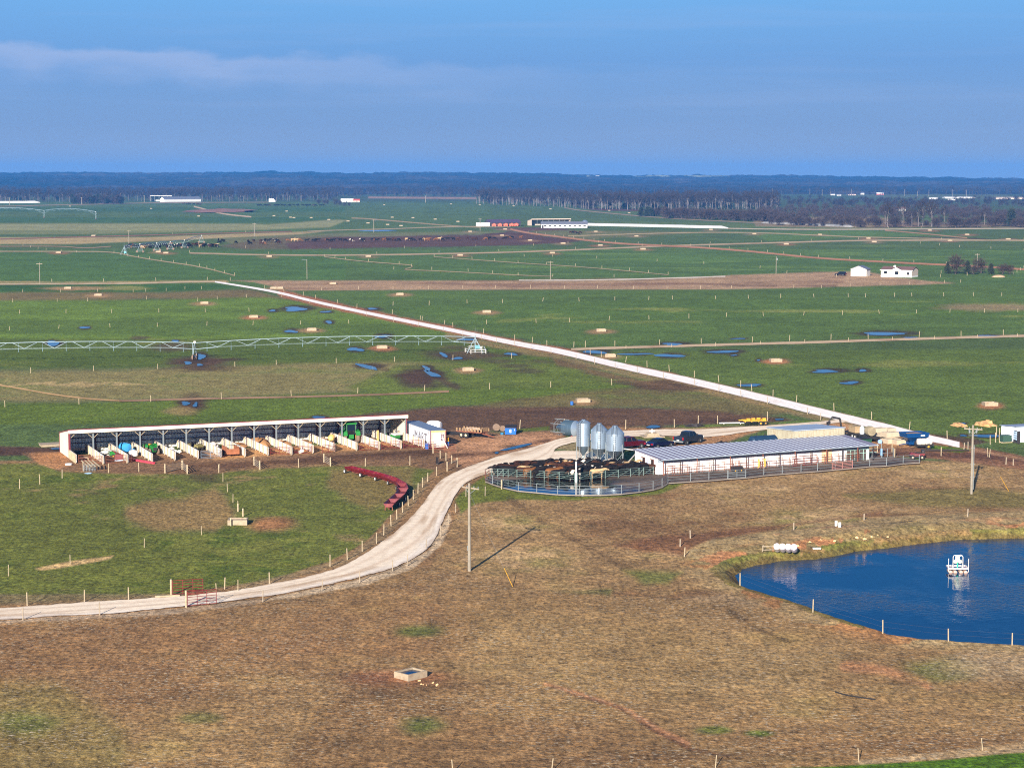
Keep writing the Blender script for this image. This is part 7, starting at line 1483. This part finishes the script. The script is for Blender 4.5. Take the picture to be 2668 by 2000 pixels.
tt_ = thing('tank_trailer', 'white tank on a two wheeled trailer in front of the blue hopper cart', 'trailer', G(2408, 1169), R(6)); MB().lathe([(.1, -1.15), (.45, -1.1), (.5, -.9), (.5, .9), (.45, 1.1), (.1, 1.15)], 18, (0, 0, 1.12), Mh).build('tank', BAG, tt_, True); m = MB(); [m.lathe([(.5, x - .03), (.525, x), (.5, x + .03)], 18, (0, 0, 1.12), Mh, cap=False) for x in (-.5, .1, .7)]; m.build('bands', DARK, tt_, True)
MB().b2((-1.3, -.5, .5), (1.3, .5, .64)).tube((-1.3, 0, .55), (-2.3, 0, .4), .06, 6).b2((1.1, -.6, .5), (1.35, .6, .85)).build('frame', DARK, tt_)
for y in (-.6, .6): wheel_part(tt_, (.45, y, .42), .42, .22)
qd = thing('quad_bike', 'red quad bike with a dark seat by the end of the lane fence', 'quad bike', G(2389, 1196), R(176)); qd.scale = (1.05,) * 3
MB().xprism([(-1.0, .55), (-.2, .5), (.3, .5), (.9, .6), (1.05, .75), (.8, .95), (.3, .85), (-.2, .8), (-.9, .9)], -.35, .35).build('body', REDP, qd); MB().b2((-1.05, -.55, .78), (-.45, .55, .86)).b2((.45, -.55, .78), (1.0, .55, .86)).build('mudguards', REDP, qd); MB().b2((-.7, -.18, .85), (.1, .18, 1.0)).build('seat', BLK, qd)
MB().tube((.35, 0, .85), (.2, 0, 1.2), .03, 5).tube((.2, -.4, 1.22), (.2, .4, 1.22), .025, 5).build('handlebar', DARK, qd); MB().b2((-1.15, -.45, .92), (-.6, .45, 1.0)).b2((-.95, -.3, 1.0), (-.65, .3, 1.3)).build('rack', DARK, qd)
for x in (-.65, .65):
    for y in (-.5, .5): wheel_part(qd, (x, y, .32), .32, .28, 'Y', BLK, pm('tan_rim', (196, 170, 140), .6))
a, b = G(2206, 1133), G(2284, 1153); eq = thing('flatbed_trailer', 'black flatbed trailer loaded with a bale, a box and a white canister', 'trailer', a, at(a, b)); L = (b - a).length
MB().b2((0, -1.0, .62), (L, 1.0, .8)).build('deck', pm('black_deck', (34, 30, 30), .8), eq); m = MB(); [m.b2((x, -1.02, .45), (x + .1, -.94, .62)) for x in np.linspace(.3, L - .5, 9)]; m.b2((0, -1.04, .42), (L, -.98, .5)).tube((L, -.5, .6), (L + 1.8, 0, .45), .06, 5).tube((L, .5, .6), (L + 1.8, 0, .45), .06, 5); m.build('frame', BLK, eq)
for x in (L * .42, L * .42 + .9):
    for y in (-1.1, 1.1): wheel_part(eq, (x, y, .4), .4, .24, 'Y', BLK, WHT, .7)
single('box', MB().b2((-1.1, -.6, 0), (1.1, .6, 1.0)).b2((-1.15, -.65, .85), (1.15, .65, .98)), pm('tan_box', (158, 136, 104), .85, 0, .2, 1.5, (150, 120, 90)), 'tan box lying on the left part of the black flatbed trailer', 'box', a.lerp(b, .3) + Vector((0, .3, .81)), at(a, b))
single('round_bale', MB().lathe([(.2, -.65), (.72, -.6), (.78, 0), (.72, .6), (.2, .65)], 18, (0, 0, .78), Mh), pm('grey_bale', (140, 128, 104), .95, 0, .3, 2), 'greyish round bale on the right part of the black flatbed trailer', 'bale', a.lerp(b, .78) + Vector((0, 0, .81)), at(a, b), None, True)
single('canister', MB().lathe([(.34, 0), (.38, .1), (.38, .9), (.3, 1.05), (.2, 1.12), (.2, 1.3), (.1, 1.34)], 16), pm('pale_canister', (206, 214, 222), .4), 'white canister standing on the black flatbed trailer', 'canister', a.lerp(b, .52) + Vector((0, .1, .81)), 0, None, True)
# concrete blocks, each a thing
def block(label, x, y, z, rz=R(24), l=2.5, w_=1.7, h=.78):
    c_ = .07; m = MB().loft([ring4(-l / 2 + c_, l / 2 - c_, -w_ / 2 + c_, w_ / 2 - c_, 0), ring4(-l / 2, l / 2, -w_ / 2, w_ / 2, c_), ring4(-l / 2, l / 2, -w_ / 2, w_ / 2, h - c_), ring4(-l / 2 + c_, l / 2 - c_, -w_ / 2 + c_, w_ / 2 - c_, h), ring4(-l / 2 + .3, l / 2 - .3, -w_ / 2 + .3, w_ / 2 - .3, h), ring4(-l / 2 + .32, l / 2 - .32, -w_ / 2 + .32, w_ / 2 - .32, h - .05)])
    o = single('concrete_block', m, pm('pale_concrete', (178, 162, 138), .85, 0, .12, 1), label, 'concrete block', G(x, y) + Vector((0, 0, z)), rz, 'stacked concrete blocks'); return o
block('upper concrete block of the front stack beside the blue hopper cart', 2319, 1151, .8); block('lower left concrete block of the front stack', 2322, 1154.5, 0); block('lower right concrete block nearest the blue hopper cart', 2347, 1157, 0, R(20)); block('upper concrete block of the rear stack beside the flatbed trailer', 2285, 1140, .8); block('lower concrete block of the rear stack beside the flatbed trailer', 2287, 1144, 0); block('farthest concrete block right against the white road', 2310, 1136, .5)
bm_ = thing('loader_arm', 'black bent loader arm reaching up behind the annex', 'loader', G(2192, 1132), R(-160)); m = MB(); m.b2((-.2, -.25, 0), (.2, .25, 1.2)).build('base', DARK, bm_); MB().path([(0, 0, 1.1), (.3, 0, 2.6), (1.7, 0, 2.9)], .16, 6).build('boom', DARK, bm_); MB().path([(1.7, 0, 2.9), (2.3, 0, 2.2)], .12, 6).xprism([(2.1, 2.2), (2.6, 2.1), (2.5, 1.6), (2.2, 1.8)], -.3, .3).build('bucket', DARK, bm_)
db = thing('green_bin', 'small dark green bin peeping out behind the right end of the barn roof', 'bin', G(2250, 1163), R(20)); MB().hexa([(-1, -.6, 0), (1, -.6, 0), (1, .6, 0), (-1, .6, 0), (-1.05, -.65, 1.2), (1.05, -.65, 1.2), (1.05, .65, 1.3), (-1.05, .65, 1.3)]).build('body', pm('bin_green', (38, 74, 58), .5), db); MB().b2((-1.1, -.7, 1.31), (1.1, .7, 1.37)).build('lid', DARK, db)
sg = thing('sign_post', 'blue round sign on a thin post right of the barn end', 'sign', G(2296, 1193)); MB().tube((0, 0, 0), (0, 0, 2.6), .05, 6).build('pole', PIPE, sg); MB().lathe([(.001, -.03), (.32, -.03), (.32, .03), (.001, .03)], 14, (-.25, -.05, 2.45), Matrix.Rotation(R(80), 3, 'X')).build('disc', pm('sign_blue', (110, 140, 196), .5), sg); MB().b2((-.14, -.14, .4), (.14, .14, 1.4)).build('box', pm('box_blue', (110, 146, 180), .5), sg)
for x, y, lb in ((2286, 1178, 'pale post on the dirt left of the blue sign'), (2324, 1177, 'pale post on the dirt right of the blue sign'), (2331, 1191, 'orange tinted post at the end of the short pipe fence'), (2452, 1187, 'thin pale post right of the red quad bike')): single('fence_post', MB().tube((0, 0, -.1), (0, 0, 1.3), .07, 7), WOOD, lb, 'post', G(x, y), 0, None, True)
single('felled_log', MB().tube((-3.6, 0, .18), (3.6, .6, .16), .2, 7, .12), pm('dark_log', (50, 42, 38), .95), 'dark log lying along the grass strip by the brown road', 'log', G(2463, 1176), R(-4), None, True)
# metal shed at the right edge
c0, lb_ = G(2648, 1152), G(2608, 1142); rz = at(lb_, c0); LS = (c0 - lb_).length; fr = Vector((math.cos(rz + R(90)), math.sin(rz + R(90)), 0)); hs = hz(c0.y, 1111)
ms = thing('metal_shed', 'pale blue ribbed metal shed with an open front at the right edge', 'shed', lb_, rz); RIB = pm('pale_blue_steel', (206, 218, 230), .5, .1, .06, .6); FWD = 7.0
m = MB(); n = 20
for i in range(n):
    x0, x1 = LS * i / n, LS * (i + 1) / n; xm = x0 + (x1 - x0) * .6; zt = lambda x: hs - .35 + .35 * x / LS
    m.add([(x0, 0, 0), (xm, 0, 0), (xm + .03, -.05, 0), (x1 - .03, -.05, 0), (x1, 0, 0), (x0, 0, zt(x0)), (xm, 0, zt(xm)), (xm + .03, -.05, zt(xm)), (x1 - .03, -.05, zt(x1)), (x1, 0, zt(x1))], [(0, 1, 6, 5), (1, 2, 7, 6), (2, 3, 8, 7), (3, 4, 9, 8)])
m.build('side_wall', RIB, ms); MB().b2((0, 0, 0), (.08, FWD, hs - .36)).b2((.09, FWD - .08, 0), (LS, FWD, hs - .1)).build('rear_wall', RIB, ms); MB().b2((LS - .08, 0.01, hs - 1.3), (LS, FWD, hs - .01)).b2((LS - .08, 0.01, 0), (LS, 1.5, hs - 1.3)).build('front_wall', RIB, ms); MB().hexa([(-.25, -.25, hs - .36), (LS + .3, -.25, hs + .01), (LS + .3, FWD + .2, hs + .01), (-.25, FWD + .2, hs - .36), (-.25, -.25, hs - .3), (LS + .3, -.25, hs + .08), (LS + .3, FWD + .2, hs + .08), (-.25, FWD + .2, hs - .3)]).build('roof', pm('lilac_roof', (150, 158, 178), .45, .2, .08, .6), ms)
gb_ = thing('green_box', 'dark green steel box on pale skids before the metal shed', 'box', G(2613, 1154), at(G(2613, 1154), G(2638, 1153))); MB().hexa([(0, 0, .15), (1.45, 0, .15), (1.45, 1, .15), (0, 1, .15), (-.03, -.05, 1.15), (1.5, -.05, 1.15), (1.5, 1.02, 1.2), (-.03, 1.02, 1.2)]).build('body', pm('box_green', (52, 78, 66), .5, 0, .1, 1), gb_); MB().b2((-.2, .1, 0), (1.7, .25, .15)).b2((-.2, .7, 0), (1.7, .85, .15)).build('skids', WOOD, gb_)
rk = thing('steel_rack', 'pale blue slatted steel rack standing by the metal shed corner', 'rack', G(2645, 1155), rz); LBL = pm('rack_blue', (176, 198, 220), .5); m = MB(); [m.b2((-.55, -.05, .6 + .35 * i), (.55, .02, .86 + .35 * i)) for i in range(4)]; m.build('slats', LBL, rk); MB().b2((-.6, -.03, 0), (-.5, .5, 2.0)).b2((.5, -.03, 0), (.6, .5, 2.0)).build('frame', DARK, rk)
# ------------------------------------------------------------------ pond things
g = G(2497, 1492, -.8); rf = thing('pump_raft', 'white floating pump raft with a green pump and hoop on the pond', 'raft', g, R(-3)); k_ = (g - Vector((0, 0, H))).length / F
u_ = 51 * k_ / 2
for s in (-1, 1): o = MB(); [o.lathe([(.1, -.75), (.2, -.7), (.2, .7), (.1, .75)], 12, (s * (u_ - .52) + dx, .75, .04), Matrix.Rotation(R(90), 3, 'X')) for dx in (-.24, .24)]; o.build('float', pm('tan_float', (190, 160, 140), .6), rf, True)
m = MB(); [m.b2((-u_, y - .06, .42), (u_, y + .06, .56)) for y in (0, 1.5)]; [m.b2((x - .06, .061, .42), (x + .06, 1.439, .56)) for x in (-u_ + .06, u_ - .06, -.52, .52)]; m.build('deck_frame', WHT, rf)
for s in (-1, 1): MB().b2((s * u_ - .28 - .25 * s, .2, .45), (s * u_ + .28 - .25 * s, 1.3, .5)).build('deck_board', pm('mauve_board', (150, 130, 150), .7), rf); MB().tube((s * (u_ - .02), 0, .1), (s * (u_ - .02), 0, 1.55), .025, 6).build('stanchion', WHT, rf)
MB().path([(-.52, .4, .5), (-.52, .4, 1.65), (-.42, .4, 1.82), (.42, .4, 1.82), (.52, .4, 1.65), (.52, .4, .5)], .032, 6).build('hoop', WHT, rf, True); MB().b2((.2, .33, 1.76), (.34, .47, 1.9)).build('bracket', WHT, rf)
TEAL = pm('teal_pump', (40, 176, 142), .4); MB().tube((0, .7, .3), (0, .7, 1.15), .08, 8).lathe([(.16, .3), (.18, .4)], 10, (0, .7, 0)).build('pump_column', TEAL, rf, True); MB().lathe([(.1, 1.05), (.26, 1.12), (.26, 1.4), (.2, 1.48), (.24, 1.5), (.24, 1.72), (.1, 1.8)], 14, (0, .7, 0)).build('motor', pm('pale_motor', (222, 226, 220), .5), rf, True)
for s in (-1, 1): MB().lathe([(.02, -.12), (.2, -.1), (.2, .1), (.02, .12)], 12, (s * .24, .6, 1.12), Matrix.Rotation(R(80), 3, 'X')).build('valve', pm('yellow_white', (226, 222, 170), .5), rf, True)
bf = thing('barrel_float', 'beached frame with four white barrels at the far left shore of the pond', 'float', G(2042, 1441), R(-12)); bf.location.z = .12
for i in range(4): MB().lathe([(.2, -.55), (.36, -.5), (.38, 0), (.36, .5), (.2, .55)], 14, (-.75 + i * .62, .2, .45), Matrix.Rotation(R(62), 3, 'X') @ Matrix.Rotation(R(0), 3, 'Z')).build('barrel', pm('lilac_white', (196, 186, 194), .5), bf, True)
m = MB(); [m.tube((-2.3, y, z), (-.4, y * .6, z + .1), .045, 5) for y, z in ((-.4, .25), (.4, .5), (-.4, .6))]; m.tube((-2.3, -.4, .05), (-2.3, -.4, .7), .04, 5).tube((-2.3, .4, .1), (-2.3, .4, .7), .04, 5); m.build('frame', WOODD, bf)
for x, y, lb in ((2178, 1377, 'left of the two white meter boxes on posts above the pond'), (2187.5, 1381, 'right of the two white meter boxes on posts above the pond')): t = thing('meter_box', lb, 'meter box', G(x, y)); MB().tube((0, 0, 0), (0, 0, .5), .05, 6).build('post', PIPE, t); MB().b2((-.14, -.1, .35), (.14, .1, .95)).build('box', WHT, t)
for i, (x, y, r0, l, lb) in enumerate([(2056, 1421, R(-50), 1.1, 'left of the two short white planks above the beached barrels'), (2068, 1416, R(-55), 1.0, 'right of the two short white planks above the beached barrels'), (2128, 1430, R(4), .9, 'broad white slab at the water edge right of the barrels')]): single('white_plank', MB().box((0, 0, .1), (l, .3, .14)), BAG, lb, 'plank', G(x, y), r0)
for i, (pts) in enumerate([[(2245, 1400), (2255, 1391), (2282, 1377)], [(2310, 1370), (2370, 1363), (2418, 1356)], [(2176, 1804), (2210, 1814), (2280, 1824)]]): P = [G(*p) + Vector((0, 0, .25 if i < 2 else .1)) for p in pts]; single('hose', MB().path([p - P[0] for p in P], .06, 6), BLK, ['short black hose curving down the far bank of the pond', 'long black hose lying along the top of the far pond bank', 'dark hose lying in the brown field below the pond'][i], 'hose', P[0])
for k_i in range(26):
    x = 2000 + 320 * rng.random(); y = float(np.interp(x, [2000, 2330], [1428, 1392])) - 6 + 14 * rng.random(); s_ = .1 + .16 * rng.random(); g = G(x, y); g.z = .1
    single('rock', MB().blob((0, 0, s_ * .3), (s_, s_ * .8, s_ * .7), 7, 100 + k_i), pm('pale_stone', (214, 176, 128), .9), 'pale rock on the rubble bank at the far side of the pond', 'rock', g, 0, 'rocks on the far bank of the pond')
# ------------------------------------------------------------------ cattle
def coat(name, base, patch=None, lo=.5, sc_=1.3):
    k = NT(name); p = k.pos(kind='obj'); n = k.noise(p, 6, 3); v = k.rng(n, .3, .7, .75, 1.25); cc = k.n('ShaderNodeCombineColor'); [k.l(v, cc.inputs[i]) for i in range(3)]
    o = k.mix(1.0, lin(base), cc.outputs[0], 'MULTIPLY')
    if patch: f = k.rng(k.noise(p, sc_, 2, .4), lo, lo + .03, 0, 1); o = k.mix(f, o, lin(patch))
    k.l(o, k.b.inputs['Base Color']); k.b.inputs['Roughness'].default_value = .8; k.b.inputs['Specular IOR Level'].default_value = .2; return k.m
COATS = {'black': coat('black_coat', (20, 17, 17)), 'brown': coat('brown_coat', (58, 34, 22)), 'tan': coat('tan_coat', (112, 72, 40)), 'black and white': coat('pied_coat', (28, 24, 24), (222, 208, 190), .52), 'cream': coat('cream_coat', (176, 146, 108))}
def cow_mesh(pose, seed=0):
    """one continuous skin: trunk rings lofted from rump to muzzle, legs lofted out of the trunk"""
    hz_ = {'up': 1.55, 'level': 1.32, 'down': .35}[pose]; hx = {'up': 1.28, 'level': 1.42, 'down': 1.35}[pose]; side = (.0, .22, -.2)[seed % 3]
    V = []; E = []; Rr = []
    def v(p, r, par=None): V.append(p); Rr.append(r); E.append((par, len(V) - 1)) if par is not None else None; return len(V) - 1
    pel = v((-.72, 0, 1.16), (.27, .3)); mid = v((-.25, 0, 1.06), (.36, .38), pel); chest = v((.3, 0, 1.06), (.33, .38), mid); sh = v((.6, 0, 1.14), (.26, .34), chest); rump = v((-.98, 0, 1.2), (.2, .22), pel)
    n1 = v((.85, side * .3, (1.14 + hz_) / 2 + (.1 if pose != 'down' else .12)), (.16, .2), sh); poll = v((hx - .18, side * .8, hz_ + .04), (.13, .14), n1); brow = v((hx, side, hz_ - .04), (.12, .13), poll); muz = v((hx + .26, side * 1.3, hz_ - .24), (.08, .085), brow)
    for s in (-1, 1):
        a = v((.5, s * .2, .78), (.13, .14), sh); b_ = v((.52, s * .2, .45), (.07, .075), a); c_ = v((.5, s * .2, .1), (.05, .05), b_); v((.54, s * .2, .03), (.065, .06), c_)
        a = v((-.72, s * .22, .82), (.16, .19), pel); b_ = v((-.86, s * .22, .5), (.075, .085), a); c_ = v((-.8, s * .22, .1), (.052, .05), b_); v((-.75, s * .22, .03), (.065, .06), c_)
        v((hx - .2, side * .8 + s * .26, hz_ + .03), (.05, .035), poll)
    t1 = v((-1.14, 0, 1.12), (.05, .05), rump); t2 = v((-1.18, 0, .7), (.028, .028), t1); v((-1.17, 0, .45), (.05, .05), t2)
    me = bpy.data.meshes.new('cow_skeleton'); me.from_pydata(V, E, []); o = bpy.data.objects.new('cow_skeleton', me); C.objects.link(o)
    md = o.modifiers.new('skin', 'SKIN'); md.use_smooth_shade = True; sv_ = me.skin_vertices[0].data
    for i, r_ in enumerate(Rr): sv_[i].radius = r_
    sv_[0].use_root = True; ss = o.modifiers.new('sub', 'SUBSURF'); ss.levels = ss.render_levels = 1
    dg = bpy.context.evaluated_depsgraph_get(); dg.update(); out = bpy.data.meshes.new_from_object(o.evaluated_get(dg)); bpy.data.objects.remove(o); out.name = 'cow'; out.materials.clear(); return out
COWM = {}
for po in ('up', 'level', 'down'):
    for sd_ in (0, 1, 2):
        b_ = cow_mesh(po, sd_)
        for cn, cm in COATS.items(): me = b_.copy(); me.materials.append(cm); COWM[(po, sd_, cn)] = me
def cow(loc, rz, cn, po, label, group, s=1.0):
    o = bpy.data.objects.new('cow', COWM[(po, random.randrange(3), cn)]); C.objects.link(o); o.location = loc; o.rotation_euler = (0, 0, rz); o.scale = (s,) * 3
    return tag(o, label, 'cow', group)
# the packed pen
pen = [(1284, 1241), (1310, 1233), (1370, 1226), (1430, 1223), (1500, 1223), (1560, 1222), (1640, 1226), (1698, 1233), (1696, 1238), (1600, 1245), (1500, 1253), (1400, 1248), (1330, 1244)]
pl = [(G(*p).x, G(*p).y) for p in pen]
def inside(x, y, P):
    c = False; n = len(P)
    for i in range(n):
        (x0, y0), (x1, y1) = P[i], P[(i + 1) % n]
        if (y0 > y) != (y1 > y) and x < (x1 - x0) * (y - y0) / (y1 - y0) + x0: c = not c
    return c
LBC = {'black': 'black cow packed among the herd in the railed holding pen', 'brown': 'dark brown cow packed among the herd in the railed holding pen', 'tan': 'tan cow packed among the herd in the railed holding pen', 'black and white': 'black and white cow packed among the herd in the railed holding pen', 'cream': 'cream coloured cow packed among the herd in the railed holding pen'}
x0, x1 = min(a for a, _ in pl), max(a for a, _ in pl); y0, y1 = min(b for _, b in pl), max(b for _, b in pl); np_ = 0
yy = y0; rowi = 0
while yy < y1:
    xx = x0 + (rowi % 2) * .9
    while xx < x1:
        x, y = xx + random.uniform(-.25, .25), yy + random.uniform(-.12, .12)
        if inside(x, y, pl) and np_ < 140:
            left = x < G(1490, 1240).x; cn = random.choices(['black', 'brown', 'tan', 'black and white', 'cream'], [11, 8, 4, 1.5, .7] if left else [14, 3, 1.5, 3.5, .7])[0]
            cow((x, y, .1), random.choice((0, 0, math.pi)) + random.gauss(0, .3) + .3, cn, random.choice(('up', 'level', 'level')), LBC[cn], 'cattle in the holding pen, ' + cn, random.uniform(.92, 1.06)); np_ += 1
        xx += 2.05
    yy += .88; rowi += 1
# herds on the plain
def herd(n, fx, lab, grp, w_=(8, 2, 1, 1, .2), s=1.15, rz=None):
    for i in range(n):
        cn = random.choices(list(COATS), w_)[0]; x, y = fx(i, n); cow(G(x, y), (random.uniform(0, 6.28) if rz is None else rz + random.gauss(0, .35) + math.pi * (random.random() < .3)), cn, random.choice(('up', 'level', 'down')), lab % cn, grp + ', ' + cn, s)
herd(66, lambda i, n: (330 + 245 * i / n + random.uniform(-6, 6), float(np.interp(i / n, [0, .4, 1], [648, 648, 646])) - random.random() * float(np.interp(i / n, [0, .4, .75, 1], [5, 9, 8, 3]))), '%s cow in the far crowd under the irrigation machine', 'far crowd of cattle', s=1.3)
herd(20, lambda i, n: (random.choice((random.uniform(645, 690), random.uniform(690, 728), random.uniform(560, 620))), random.choice((629, 631, 635, 638))), '%s cow in the loose bunch left of the brown paddock', 'loose cattle left of the paddock', s=1.3)
herd(54, lambda i, n: (750 + 610 * i / n + random.uniform(-8, 8) + 8 * math.sin(i * 1.7), float(np.interp(750 + 610 * i / n, [750, 900, 1100, 1300, 1365], [630, 629, 628, 624, 622])) + random.uniform(-.9, .9)), '%s cow in the long line feeding across the brown paddock', 'line of cattle in the paddock', (7, 2.5, 1.6, .8, .6), 1.35, 0)
herd(5, lambda i, n: ([1487, 1493, 1499, 1512, 1505][i], [609, 609, 608.5, 609, 612][i]), '%s cow standing on the grass before the far milking barn', 'cattle before the far barn', (2, 3, 1, 0, 0), 1.3)
herd(24, lambda i, n: (668 + 180 * i / n + random.uniform(-4, 4), 537 + random.uniform(-.6, .6)), '%s cow in the thin far row below the left wood', 'far row of cattle below the left wood', (9, 1, 0, 0, 0), 1.9, 0)
herd(6, lambda i, n: (478 + 9 * i + random.uniform(-2, 2), 533 + i * .5), '%s cow in the tiny group near the farthest farm', 'tiny cattle by the farthest farm', (9, 1, 0, 0, 0), 1.9, 0)
finish_ground()
